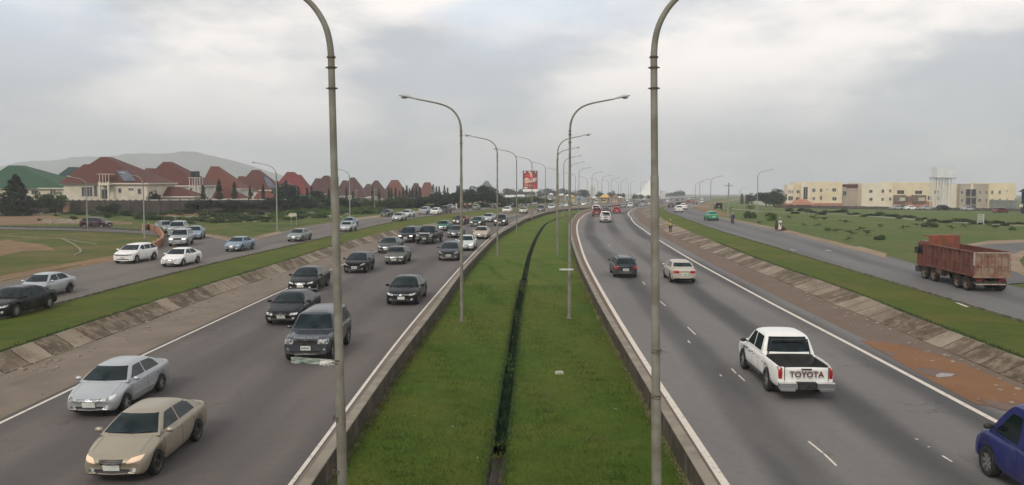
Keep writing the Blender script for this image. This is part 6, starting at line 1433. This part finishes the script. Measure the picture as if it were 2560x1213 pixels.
for i, (a, t, Yc, kd, lf, lab) in enumerate([(492, 500, 163, 'wide', 'dark', 'low dark tree before the wall under the water tank'), (520, 492, 163, 'wide', 'dark', 'dark spreading tree before the wall, below the orange pyramid roof'), (566, 495, 165, 'wide', 'dark', 'dark low tree before the wall right of the utility poles'), (605, 500, 166, 'wide', 'dark', 'dark low tree before the wall left of the solar panelled villa'), (640, 502, 168, 'wide', 'dark', 'low dark tree before the wall, left one of three'), (668, 500, 170, 'wide', 'dark', 'low dark tree before the wall, middle one of three'), (688, 490, 172, 'wide', 'dark', 'low dark tree before the wall end, right one of three'), (730, 496, 176, 'wide', 'dark', 'dark tree at the end of the perimeter wall'), (770, 498, 178, 'wide', 'blue', 'dark tree just beyond the end of the wall'), (838, 492, 182, 'wide', 'blue', 'dark tree hidden behind the near left lamp post'), (880, 500, 184, 'wide', 'blue', 'low tree right of the near left lamp post, before villas'),
        (703, 458, 200, 'round', 'blue', 'bushy dark tree behind the tall lamp post'), (722, 462, 198, 'round', 'blue', 'broad blue green tree before the bright red roof'), (745, 480, 196, 'wide', 'blue', 'low spreading tree before the red roof'),
        (760, 486, 200, 'wide', 'mid', 'low tree right of the red roof'), (793, 476, 205, 'round', 'blue', 'tree left of the near left lamp post'), (815, 484, 205, 'wide', 'mid', 'low tree left beside the near left lamp post'), (862, 488, 210, 'wide', 'mid', 'low tree right beside the near left lamp post'),
        (905, 492, 214, 'wide', 'mid', 'low spreading tree before the brown villas'), (930, 496, 205, 'wide', 'mid', 'hedge like tree behind the dark green estate car'), (958, 492, 210, 'wide', 'mid', 'broad low tree above the dark green estate car'), (985, 489, 212, 'wide', 'mid', 'broad low tree above the silver sedan pair'),
        (1010, 492, 214, 'wide', 'mid', 'broad low tree left of the white utility poles'), (1035, 487, 220, 'wide', 'blue', 'broad low tree behind the silver crossover'), (1060, 490, 220, 'wide', 'blue', 'broad low tree below the last orange roof'), (1086, 484, 222, 'wide', 'blue', 'broad tree behind the bright white hatchback'),
        (1110, 476, 230, 'wide', 'blue', 'broad tree above the dark crossover'), (1135, 478, 235, 'wide', 'blue', 'broad tree behind the crowd, left one'), (1160, 472, 235, 'wide', 'blue', 'broad tree behind the second left lamp post'), (1182, 466, 240, 'round', 'blue', 'tall round tree left of the pointed hill'),
        (1207, 464, 240, 'round', 'blue', 'tallest round tree before the pointed hill'), (1228, 470, 244, 'round', 'blue', 'round tree right of the pointed hill'), (1242, 480, 246, 'wide', 'mid', 'low tree left of the fourth left lamp post'), (1262, 492, 255, 'wide', 'mid', 'low tree before the long white shed'),
        (1285, 490, 260, 'wide', 'mid', 'low tree right of the third left lamp post, by sheds'), (1305, 488, 265, 'wide', 'mid', 'leafy tree left under the billboard'), (1326, 488, 290, 'wide', 'mid', 'leafy tree right under the billboard'), (1346, 490, 300, 'wide', 'mid', 'leafy tree right of the billboard pole'), (1368, 491, 320, 'wide', 'mid', 'leafy tree left of the fifth right lamp post')]):
    tree(kd, a, 0, t, lf, lab, 1.55 if kd == 'wide' else 1.25, Y=Yc, seed=i % 3)
# low hedge bushes at the foot of the trees
hb_ = [(a, 505+random.Random(a).uniform(-3, 4), 192+(a-700)*.11) for a in range(700, 1290, 17)]
for i, (a, t, Yc) in enumerate(hb_):
    tree('shrub', a, 0, t, 'blue' if i % 3 else 'mid', 'rounded hedge bush at the foot of the roadside trees', 1.9, Y=Yc-6, name='hedge_bush', cat='bush', group='hedge bushes at the foot of the roadside trees', seed=i % 3)
# distant round-topped trees
FG = 'distant round topped trees'
for i, a in enumerate([1268, 1283, 1297, 1312, 1328, 1352, 1366, 1380, 1393, 1407, 1421, 1436, 1450]):
    tree('round', a, 0, 471+(i % 3)*1.2+(i > 9)*3, 'blue', 'distant dark round topped tree on the skyline between billboard and market', 1.15, Y=640+i*7, group=FG, seed=i % 3)
for i, (a, t, lab) in enumerate([(1463, 474, 'round distant tree left of the silos'), (1500, 478, 'distant tree behind the yellow canopy'), (1530, 477, 'tall distant tree right of the yellow canopy'), (1545, 484, 'distant tree left of the white hall'), (1556, 483, 'second distant tree left of the white hall'), (1587, 484, 'round tree before the white hall'), (1603, 486, 'small round tree left of the dome'), (1622, 487, 'small tree under the dome')]):
    tree('round', a, 0, t, 'blue', lab, 1.3, Y=560, group=FG, seed=i % 3)
for i, a in enumerate([1668, 1676, 1683, 1690, 1696, 1703, 1708]):
    tree('round', a, 0, [483, 481, 480, 479, 477, 475, 480][i], 'blue', 'distant tree in the clump right of the white block', 1.1, Y=900, group='distant clump of trees right of the white block', seed=i % 3)
for i, (a, t, kd, lab) in enumerate([(1855, 484, 'cypress', 'small dark upright tree on the field skyline'), (1868, 486, 'cypress', 'smaller upright tree on the field skyline'), (1879, 483, 'round', 'round tree on the field skyline'), (1915, 478, 'wide', 'tree left of the apartment blocks, nearest the hill track'), (1935, 472, 'round', 'tall loose tree left of the apartment blocks'), (1950, 474, 'round', 'tree touching the left apartment block'), (1925, 496, 'wide', 'low bushes before the left apartment block'), (1945, 500, 'wide', 'low tree before the porch')]):
    tree(kd, a, 0, t, 'mid' if i > 3 else 'blue', lab, 1.4 if kd != 'cypress' else 2, Y=(380 if i < 3 else 300), group='trees on the far right field', seed=i % 3)
GF = 'young trees and shrubs on the right field'
rf = random.Random(9)
for i, (a, b, h) in enumerate([(1822, 528, 12), (1874, 546, 26), (1873, 528, 18), (1932, 552, 22), (1927, 541, 14), (1975, 548, 12), (2035, 552, 16), (2060, 553, 14), (2040, 568, 12), (2070, 578, 12), (2092, 582, 14), (2130, 590, 18), (2150, 580, 16), (2165, 588, 18), (2195, 600, 18), (2120, 604, 14), (2110, 560, 14), (2200, 570, 12), (2260, 575, 14),
        (2325, 568, 20), (2380, 575, 14), (2415, 572, 16), (2470, 568, 14), (2490, 574, 16), (2530, 576, 12), (2290, 566, 10), (1975, 530, 12), (2010, 566, 10), (1900, 560, 10)]):
    big = i in (1, 3); tree('shrub' if big or i % 5 == 4 else 'sapling', a, b, b-h, 'bright' if i % 3 == 0 else 'mid', 'round green bush standing alone on the right field' if i == 1 else ('second dense bush right of the lone round bush' if i == 3 else 'low young plant with drooping leaves scattered on the right field'), 1.0 if big else 1.5, name='shrub', cat='shrub', group=GF, seed=i % 3)
rq = random.Random(12)
for i in range(40):
    a = 1975+i*15.3+rq.uniform(-3, 3); b = np.interp(a, [1898, 1957, 2060, 2180, 2308, 2473, 2560, 2700], [533, 535.6, 540, 546, 557, 567, 571, 580])-2-rq.uniform(0, 9)
    tree('shrub', a, b, b-rq.uniform(7, 13), 'dark' if i % 3 else 'mid', '%s bush behind the field path below the %s' % (('dark green' if i % 3 else 'mid green'), 'left apartment block' if a < 2110 else ('long middle apartment block' if a < 2350 else 'right apartment block')), 1.9, name='shrub', cat='shrub', group='dark bushes by the compound fence', seed=i % 3)
# rough shrubs between the villas and the left service road
GS2 = 'wild shrubs on the waste ground before the villas'
rs = random.Random(4); k = 0
for i in range(285):
    a = rs.uniform(0, 960); b0 = np.interp(a, [0, 200, 330, 480, 700, 960], [533, 538, 548, 560, 556, 533]); b1 = np.interp(a, [0, 300, 500, 700, 960], [522, 524, 528, 527, 523])
    b = rs.uniform(b1, b0)
    if a < 330 and b > 541: continue
    if 300 < a < 560 and b < 531: continue
    lf = 'bright' if a > 650 and rs.random() < .75 else ('mid' if rs.random() < .8 else 'dark')
    zn = [w for x0, x1, w in [(0, 150, 'near the dark conifer'), (150, 330, 'below the cream villa'), (330, 480, 'behind the orange barrier'), (480, 600, 'behind the slip road queue'), (600, 740, 'behind the pale arrow sign'), (740, 830, 'left of the near left lamp post'), (830, 961, 'right of the near left lamp post')] if x0 <= a < x1][0]
    tree('shrub', a, b, b-rs.uniform(6, 13)*(1.15 if a > 250 else .8), lf, '%s green wild shrub on waste ground %s' % (dict(bright='light', mid='medium', dark='dark')[lf], zn), rs.uniform(1.7, 3.2), name='shrub', cat='shrub', group=GS2, seed=i % 3)
for i, (a, b, h, lab) in enumerate([(270, 545, 14, 'bush left of the slip road queue behind purple hatchback'), (345, 548, 15, 'bush behind the orange barrier lamp post'), (185, 548, 12, 'small bush on the dirt left of the purple hatchback'), (140, 540, 8, 'small bush beside the brick pillar'), (462, 560, 9, 'little bush on the grass above the slip road queue'), (100, 552, 8, 'reddish bush on the dirt lot')]):
    tree('shrub', a, b, b-h, 'dark' if i == 4 else 'mid', lab, 1.3, name='shrub', cat='bush', group='single bushes near the slip road', seed=i % 3)
# ------------------------------------------------------------ hills
def hill(name, prof_, Y, depth, mat, label=None):
    n = len(prof_); nx = 90; xs = np.linspace(prof_[0][0], prof_[-1][0], nx); vs, fs = [], []; rnd = np.random.RandomState(3); ny = 16
    for j in range(ny):
        t = j/(ny-1)
        for i, a in enumerate(xs):
            py = np.interp(a, [p[0] for p in prof_], [p[1] for p in prof_]); yy = Y+(t-.5)*2*depth; z = at(a, py, Y).z; zg = TY(yy)-6; k = math.cos((t-.5)*math.pi)**.7 if 0 < t < 1 else 0
            q = math.sin(i*.55+j*.9)*.025+math.sin(i*1.7+j*2.3)*.015
            vs.append((at(a, 450, Y).x, yy, zg+(z-zg)*max(0, k*(1+q*(0 if j == ny//2 else 1)))))
    for j in range(ny-1):
        for i in range(nx-1): k = j*nx+i; fs.append((k, k+1, k+nx+1, k+nx))
    me = bpy.data.meshes.new(name); me.from_pydata(vs, [], fs); o = link(name, me, mat, None, 180); o['kind'] = 'structure'; return o
HM = mt('hill_scrub_misted', (.09, .105, .095), (.13, .14, .13), .02, .95, coord='pos')  # scrub colour greyed so some of the mist is painted into it
hill('hill_far', [(-250, 440), (-100, 425), (0, 416), (80, 404), (180, 396), (300, 388), (400, 383), (480, 380), (530, 389), (580, 401), (640, 419), (700, 438), (760, 458), (830, 480)], 2380, 150, HM)
hill('hill_pointed', [(1190, 480), (1197, 470), (1203, 466), (1209, 457), (1215, 452), (1221, 453), (1226, 461), (1231, 467), (1238, 470), (1246, 482)], 900, 30, mt('rock_hill', (.075, .08, .075), (.11, .11, .10), .05, .95, coord='pos'))
# ------------------------------------------------------------ plants in the drain, tufts along walls
def tufts(name, n, f, h, w, mat, seed, label, cat):
    r = np.random.RandomState(seed); V_ = []; F_ = []
    for i in range(n):
        x, y, z, s_ = f(r); a = r.uniform(0, 6.28); l = h*s_*r.uniform(.6, 1.4); d = Vector((math.cos(a), math.sin(a), 0)); t = Vector((r.normal()*.35, r.normal()*.35, 1)).normalized()*l; p = Vector((x, y, z)); k = len(V_)
        V_ += [tuple(p-d*w), tuple(p+d*w), tuple(p+t)]; F_.append((k, k+1, k+2))
    me = bpy.data.meshes.new(name); me.from_pydata(V_, [], F_); o = link(name, me, mat); return tag(o, label, cat, None, 'stuff')
def f1(r):
    Y = 23+abs(r.normal())*16
    while Y > 57 and r.rand() < .7: Y = 23+r.uniform(0, 34)
    return cx('drain', Y)+r.normal()*.10, Y, -.98+r.uniform(0, .14), .5+.5*abs(math.sin(Y*1.7))
tufts('drain_weeds', 9000, f1, .26, .035, LF['drain'], 1, 'dark green weeds choking the drain in the median', 'weeds')
def f1b(r):
    Y = r.uniform(62, 160); return cx('drain', Y)+r.uniform(-.26, .26), Y, -.9+r.uniform(0, .15), 1.
tufts('drain_weeds_far', 4500, f1b, .22, .05, LF['dark'], 2, 'dark weeds in the far part of the median drain', 'weeds')
DRYT = mt('dry_tuft', (.24, .20, .11), (.13, .13, .05), 2, .9, coord='pos')
def f2(r):
    Y = 15+r.uniform(0, 1)**1.6*55; s_ = r.rand() < .5; e = abs(r.normal())*.09
    k = .4+max(0, math.sin(Y*2.1)+math.sin(Y*.77))*.6
    return (cx('l_wall', Y)+.03+e if s_ else cx('r_wall', Y)-.03-e), Y, -.56, k
tufts('wall_tufts', 9000, f2, .16, .018, DRYT, 3, 'pale dry grass tufts at the foot of the median walls', 'grass')
def f3(r):
    Y = 15+r.uniform(0, 1)**1.9*42; L, D_, R_ = cx('l_wall', Y), cx('drain', Y), cx('r_wall', Y); x = r.uniform(L+.05, R_-.05)
    if abs(x-D_) < .23: x = D_+(.23+r.rand()*.3)*(1 if x > D_ else -1)
    return x, Y, -.56, 1.
GB = leafm('blade_green', (.045, .085, .010), (.078, .122, .016), (.125, .135, .03), .6)
tufts('median_grass_blades', 60000, f3, .085, .012, GB, 4, 'short grass blades standing on the near median', 'grass')
def f3b(r):
    Y = 16+r.uniform(0, 1)**1.6*60; q = int(Y*3.1) % 37; L, R_ = cx('l_wall', Y), cx('r_wall', Y); x = L+.3+(R_-L-.6)*((q*.6180339*7) % 1)+r.normal()*.22
    return x, Y+r.normal()*.1, -.56, 1.
tufts('weed_clumps', 6000, f3b, .11, .016, GB, 9, 'scattered clumps of taller darker weeds on the median grass', 'weeds')
def f4(r):
    Y = 15+r.uniform(0, 1)*45; D_ = cx('drain', Y); s_ = 1 if r.rand() < .5 else -1; return D_+s_*(.20+abs(r.normal())*.06), Y, -.56, 1.
tufts('drain_edge_grass', 5000, f4, .11, .016, LF['mid'], 6, 'dry grass fringe along the edges of the median drain', 'grass')
def f5(r):
    Y = 24+r.uniform(0, 1)**1.5*60
    if r.rand() < .5: return cx('lrev_top', Y)-.12-abs(r.normal())*.15, Y, T(0, Y)+.44, 1.
    return cx('rrev_top', Y)+.12+abs(r.normal())*.15, Y, T(0, Y)+.44, 1.
tufts('verge_fringe', 9000, f5, .12, .02, LF['mid'], 7, 'short grass fringe along the top of the concrete embankments', 'grass')
# pebbles and rubble on the shoulders
mb = MB(); r = random.Random(8)
for i in range(420):
    side = r.random() < .5; Y = 20+r.random()**1.6*90
    x = cx('lrev_bot', Y)+abs(r.gauss(.15, .9)) if side else cx('rrev_bot', Y)-abs(r.gauss(.15, 1.0)); s_ = r.uniform(.02, .07)*(1.6 if r.random() < .06 else 1)
    M = Matrix.Translation((x, Y, .01+T(0, Y))) @ Matrix.Rotation(r.uniform(0, 6), 4, 'Z') @ Matrix.Rotation(r.uniform(-.4, .4), 4, 'X'); mb.box(-s_*1.3, s_*1.3, -s_, s_, -s_*.4, s_*.5, 0, M)
tag(mb.build('rubble', mt('rubble_stone', (.30, .25, .19), (.20, .15, .11), 5)), 'small stones and rubble scattered along the foot of the embankments', 'rubble', None, 'stuff')
mb = MB()
for i in range(22):
    Y = 20+r.random()**1.5*60; x = r.uniform(cx('l_wall', Y)+.2, cx('r_wall', Y)-.2); s_ = r.uniform(.012, .03); M = Matrix.Translation((x, Y, -.53)) @ Matrix.Rotation(r.uniform(0, 6), 4, 'Z'); mb.box(-s_, s_, -s_*.6, s_*.6, 0, .01, 0, M)
tag(mb.build('litter', CLOTHW), 'scraps of white paper litter on the median grass', 'litter', None, 'stuff')
# waste ground rubble, left: pale strips of stones
mb = MB()
for i in range(500):
    a, b = r.choice([(r.uniform(105, 200), r.uniform(550, 559)), (r.uniform(400, 640), np.interp(r.uniform(0, 1), [0, 1], [540, 556])), (r.uniform(0, 150), r.uniform(533, 537)), (r.uniform(640, 880), r.uniform(530, 545)), (r.uniform(510, 590), r.uniform(513, 521))])
    q = gp(a, b, .36); s_ = r.uniform(.08, .3); M = Matrix.Translation(q) @ Matrix.Rotation(r.uniform(0, 6), 4, 'Z'); mb.box(-s_*1.6, s_*1.6, -s_, s_, -.05, s_*.6, 0, M)
tag(mb.build('waste_rubble', mt('rubble_pale', (.36, .33, .25), (.25, .2, .15), 2, coord='pos')), 'pale broken concrete scattered on the waste ground before the villas', 'rubble', None, 'stuff')
# red earth heaps
def heap(px, py, w, h, lab, mat=D_RED):
    q = gp(px, py, .3); k = q.y/F; n = 24; V_ = []; F_ = []; r2 = random.Random(px)
    for j in range(6):
        t = j/5
        for i in range(n): a = 2*math.pi*i/n; V_.append((w*k*(1-t)*math.cos(a)*(1+r2.uniform(-.1, .1)), 4*(1-t)*math.sin(a), h*k*(math.sin(t*math.pi/2))**.9+r2.uniform(-.06, .06)))
    for j in range(5):
        for i in range(n): F_.append((j*n+i, j*n+(i+1) % n, (j+1)*n+(i+1) % n, (j+1)*n+i))
    mb = MB().add(V_, F_); o = mb.build('earth_heap', mat, None, 180); o.location = q; tag(o, lab, 'earth heap')
heap(475, 523, 36, 13, 'large red earth heap below the water tank'); heap(345, 524, 34, 8, 'low red earth heap below the cream villa'); heap(425, 524, 26, 6, 'low red earth heap left of the large red heap')

# ------------------------------------------------------------ people
SKIN = mt('skin_dark', (.10, .055, .035), rough=.6); HAIR = mt('hair_black', (.012, .010, .010), rough=.8)
def skinmesh(name, pts, edges, rad_, mat, parent, root=0, lv=1):
    me = bpy.data.meshes.new(name); me.from_pydata(pts, edges, []); o = bpy.data.objects.new(name, me); COL.objects.link(o)
    o.modifiers.new('s', 'SKIN'); sv = me.skin_vertices[0].data if me.skin_vertices else None
    if sv is None:
        bm = bmesh.new(); bm.from_mesh(me); lay = bm.verts.layers.skin.verify(); bm.to_mesh(me); bm.free(); sv = me.skin_vertices[0].data
    for i, v in enumerate(sv): v.radius = (rad_[i],)*2 if isinstance(rad_[i], (int, float)) else rad_[i]; v.use_root = (i == root)
    m = o.modifiers.new('u', 'SUBSURF'); m.levels = lv; m.render_levels = lv
    dg = bpy.context.evaluated_depsgraph_get(); dg.update(); r_ = bpy.data.meshes.new_from_object(o.evaluated_get(dg)); bpy.data.objects.remove(o)
    return link(name, r_, mat, parent, 180)
def person(loc, rz, label, top, bottom, hat=None, pose='walk', robe=False, group=None, h=1.0, vest=None):
    S = empty('person', loc, rz, label, 'person', group); S.scale = (h,)*3
    st = dict(walk=(.22, -.20), stand=(.03, -.03), sit=(0, 0))[pose]
    if pose == 'sit':
        hipz = .62; kn = [(.40, .11, .66), (.40, -.11, .66)]; ft = [(.28, .12, .12), (.28, -.12, .12)]; toe = [(.42, .12, .07), (.42, -.12, .07)]
    else:
        hipz = .92; kn = [(st[0]*.75+.04, .10, .50), (st[1]*.4+.05, -.10, .50)]; ft = [(st[0], .10, .08), (st[1]-.06, -.10, .12 if pose == 'walk' else .08)]; toe = [(st[0]+.15, .11, .04), (st[1]+.08, -.11, .05)]
    z = hipz
    pts = [(0, 0, z), (0, 0, z+.22), (.0, 0, z+.46), (.01, 0, z+.58), (.02, 0, z+.66), (.035, 0, z+.76), (.05, 0, z+.72)]; e = [(0, 1), (1, 2), (2, 3), (3, 4), (4, 5), (4, 6)]; R_ = [.13, .125, .145, .065, .085, .085, .055]
    for sy, i in ((1, 0), (-1, 1)):
        b = len(pts); pts += [(0, sy*.10, z-.04), kn[i], ft[i], toe[i]]; e += [(0, b), (b, b+1), (b+1, b+2), (b+2, b+3)]; R_ += [.095, .06, .042, .035]
        b = len(pts); fx = (-.16 if i == 0 else .2) if pose == 'walk' else .1
        if pose == 'sit': fx = .32
        el, wr = (fx*.35, sy*.25, z+.22), (fx+.04, sy*.24, z+(.02 if pose != 'sit' else .12))
        pts += [(0, sy*.18, z+.46), el, wr]; e += [(2, b), (b, b+1), (b+1, b+2)]; R_ += [.06, .042, .030]
        w = Vector(wr); q = b+2; pm_ = len(pts); pts.append((w.x+.02, w.y, w.z-.06)); e.append((q, pm_)); R_.append(.032)
        for f in range(4): pts.append((w.x+.01+.018*f-.02, w.y+sy*.004, w.z-.145+.008*abs(f-1))); e.append((pm_, len(pts)-1)); R_.append(.009)
        pts.append((w.x+.065, w.y, w.z-.09)); e.append((pm_, len(pts)-1)); R_.append(.010)
    skinmesh('body', pts, e, R_, SKIN, S)
    # clothes
    tp = [(0, 0, z+.02), (0, 0, z+.24), (0, 0, z+.47)]; te = [(0, 1), (1, 2)]; tr_ = [.15, .15, .165]
    for sy, i in ((1, 0), (-1, 1)):
        fx = ((-.16 if i == 0 else .2) if pose == 'walk' else .1) if pose != 'sit' else .32
        b = len(tp); tp += [(0, sy*.18, z+.47), (fx*.3, sy*.24, z+.25), (fx*.8, sy*.25, z+.10)]; te += [(2, b), (b, b+1), (b+1, b+2)]; tr_ += [.078, .062, .052]
    skinmesh('shirt', tp, te, tr_, top, S)
    if vest: skinmesh('vest', [(0, 0, z+.05), (0, 0, z+.25), (0, 0, z+.44)], [(0, 1), (1, 2)], [.165, .165, .178], vest, S)
    if robe: skinmesh('robe', [(0, 0, z+.1), (0, 0, z-.25), (.02, 0, .40), (.02, 0, .14)], [(0, 1), (1, 2), (2, 3)], [.17, .19, .21, .23], top, S)
    else:
        tp = [(0, 0, z+.06)]; te = []; tr_ = [.145]
        for sy, i in ((1, 0), (-1, 1)):
            b = len(tp); k_ = Vector(kn[i]); f_ = Vector(ft[i]); tp += [(0, sy*.10, z-.05), tuple(k_), tuple(f_+Vector((0, 0, .05)))]; te += [(0, b), (b, b+1), (b+1, b+2)]; tr_ += [.112, .08, .07]
        skinmesh('trousers', tp, te, tr_, bottom, S)
    MB().lathe([(.092, -.02), (.096, .03), (.075, .08), (.03, .105), (0, .108)], 12, Matrix.Translation((.03, 0, z+.755))).build('cap' if hat else 'hair', hat or HAIR, S, 60)
    MB().box(.105, .122, -.035, -.02, z+.745, z+.755).box(.105, .122, .02, .035, z+.745, z+.755).build('eyes', mt('eye_white', (.5, .5, .48)), S)
    return S
YV = mt('vest_yellow', (.52, .50, .14), (.42, .38, .12), 6); DKC = mt('cloth_dark', (.03, .022, .02), (.05, .035, .03), 5); WC = mt('cloth_white', (.66, .64, .62), (.55, .53, .5), 5); BC = mt('cloth_blue', (.035, .045, .22), (.03, .035, .15), 5); MC = mt('cloth_maroon', (.16, .04, .03), (.10, .03, .025), 5); TC = mt('cloth_tan', (.35, .27, .18)); KC = mt('cloth_pink', (.5, .25, .22))
q = gp(1676, 583, .0); person((q.x, q.y, q.z), rad(80), 'worker in yellow vest and cap walking on the right shoulder', mt('shirt_tan', (.30, .24, .10)), DKC, mt('cap_yellow', (.6, .55, .1)), 'walk', vest=YV)
q = gp(1950, 578, .38); person(tuple(q), rad(200), 'person in long white robe standing at the right roadside', WC, WC, WC, 'stand', True)
q = gp(1941, 577, .38); person(tuple(q), rad(160), 'person in dark brown robe beside the one in white', mt('cloth_umber', (.045, .03, .02)), DKC, None, 'stand', True)
q = gp(1957, 577, .38); MB_ = MB(); r3 = random.Random(1); 
bag = leaves(200, lambda r: (r.normal()*.18, r.normal()*.18, .25+r.normal()*.12), .12, 2); ob = link('sack', bag, MC); ob.location = q; tag(ob, 'dark red bundle on the ground right of the person in white', 'bundle')
def motorbike(loc, rz, label, col, pt):
    S = empty('motorcycle', loc, rz, label, 'motorcycle'); Pm = mt('bike_'+col, pt, rough=.4)
    for x in (.62, -.62):
        M = Matrix.Translation((x, 0, .30)) @ Matrix.Rotation(math.pi/2, 4, 'X'); w = MB().lathe([(.22, -.04), (.29, -.05), (.30, 0), (.29, .05), (.22, .04)], 18, M, closed=True).build('wheel', TYRE, S, 50)
        mb = MB()
        for k in range(8): a = math.pi*k/4; mb.bar((x, 0, .30), (x+.23*math.cos(a), 0, .30+.23*math.sin(a)), .012)
        mb.build('spokes', RIM, w)
    MB().tube([(.62, 0, .30), (.42, 0, .85), (.36, 0, .98)], [.03, .03, .03], 8).tube([(.36, -.35, 1.02), (.38, 0, .98), (.36, .35, 1.02)], .018, 6).build('fork', CHROME, S, 60)
    MB().tube([(.42, 0, .82), (.25, 0, .86), (-.05, 0, .80)], [.05, .14, .10], 10).build('fuel_tank', Pm, S, 60)
    MB().tube([(-.05, 0, .82), (-.3, 0, .82), (-.75, 0, .86)], [.09, .12, .08], 10).build('seat', BLK, S, 60)
    MB().box(-.15, .28, -.11, .11, .30, .62).bar((.28, 0, .4), (.42, 0, .8), .05).bar((-.15, 0, .4), (-.62, 0, .3), .05).tube([(0, .14, .35), (-.7, .16, .33)], .035, 8).build('engine', RIMD, S, 40)
    MB().lathe([(0, -.04), (.08, -.03), (.09, .03), (0, .05)], 12, Matrix.Translation((.46, 0, .88)) @ Matrix.Rotation(math.pi/2, 4, 'Y')).build('headlight', LAMP, S, 50)
    MB().box(-.86, -.80, -.06, .06, .70, .78).build('taillight', REDL, S)
    return S
q = gp(1831, 559, .41); t = hd('sr_right', q.y); a = math.atan2(t.y, t.x); motorbike(tuple(q), a, 'motorcycle ridden away on the right service road', 'blue', (.02, .03, .15)); person((q.x-.3*t.x, q.y-.3*t.y, q.z+.18), a, 'motorcycle rider in blue clothes on the right service road', BC, DKC, WC, 'sit')
q = gp(1161, 563, 0); t = hd('l_line', q.y); a = math.atan2(-t.y, -t.x); motorbike(tuple(q), a, 'red motorcycle coming right beside the black sedan', 'red', (.3, .02, .02)); person((q.x+.3*t.x, q.y+.3*t.y, q.z+.18), a, 'motorcycle rider in dark red coming down the left carriageway', MC, DKC, None, 'sit')
PG = 'people waiting by the left service road'
for i, (a, b, t_, lab) in enumerate([(1129, 525, KC, 'person in pink top at the left end of the waiting crowd'), (1141, 524, WC, 'person all in white standing apart in the crowd'), (1147, 522, DKC, 'person in black right of the one in white'), (1161, 524, KC, 'person in pink just right of the second lamp post'),
        (1164, 522, TC, 'person in tan beside the pink clad person'), (1168, 528, MC, 'person in dark red standing nearest the road'), (1174, 523, WC, 'person in white shirt at the crowd right end'), (1178, 521, TC, 'person in tan at the far right of the crowd'), (1151, 521, MC, 'person in maroon in the middle of the crowd')]):
    q = gp(a, b, .41); person(tuple(q), rad(30+50*i), lab, t_, DKC, None, 'stand', i == 1, PG, 1.0)
# ------------------------------------------------------------ haze
hz = MB().box(-1750, 1750, -30, 2560, -48, 98).build('haze', []); hz['kind'] = 'stuff'
hm = bpy.data.materials.new('haze'); hm.use_nodes = True; n = hm.node_tree.nodes
for x in list(n):
    if x.type != 'OUTPUT_MATERIAL': n.remove(x)
out = [x for x in n if x.type == 'OUTPUT_MATERIAL'][0]; pv = n.new('ShaderNodeVolumePrincipled'); pv.inputs['Density'].default_value = HAZE_D; pv.inputs['Color'].default_value = (.93, .95, .98, 1); pv.inputs['Anisotropy'].default_value = .2
hm.node_tree.links.new(pv.outputs[0], out.inputs['Volume']); hz.data.materials.append(hm); hz.display_type = 'WIRE'
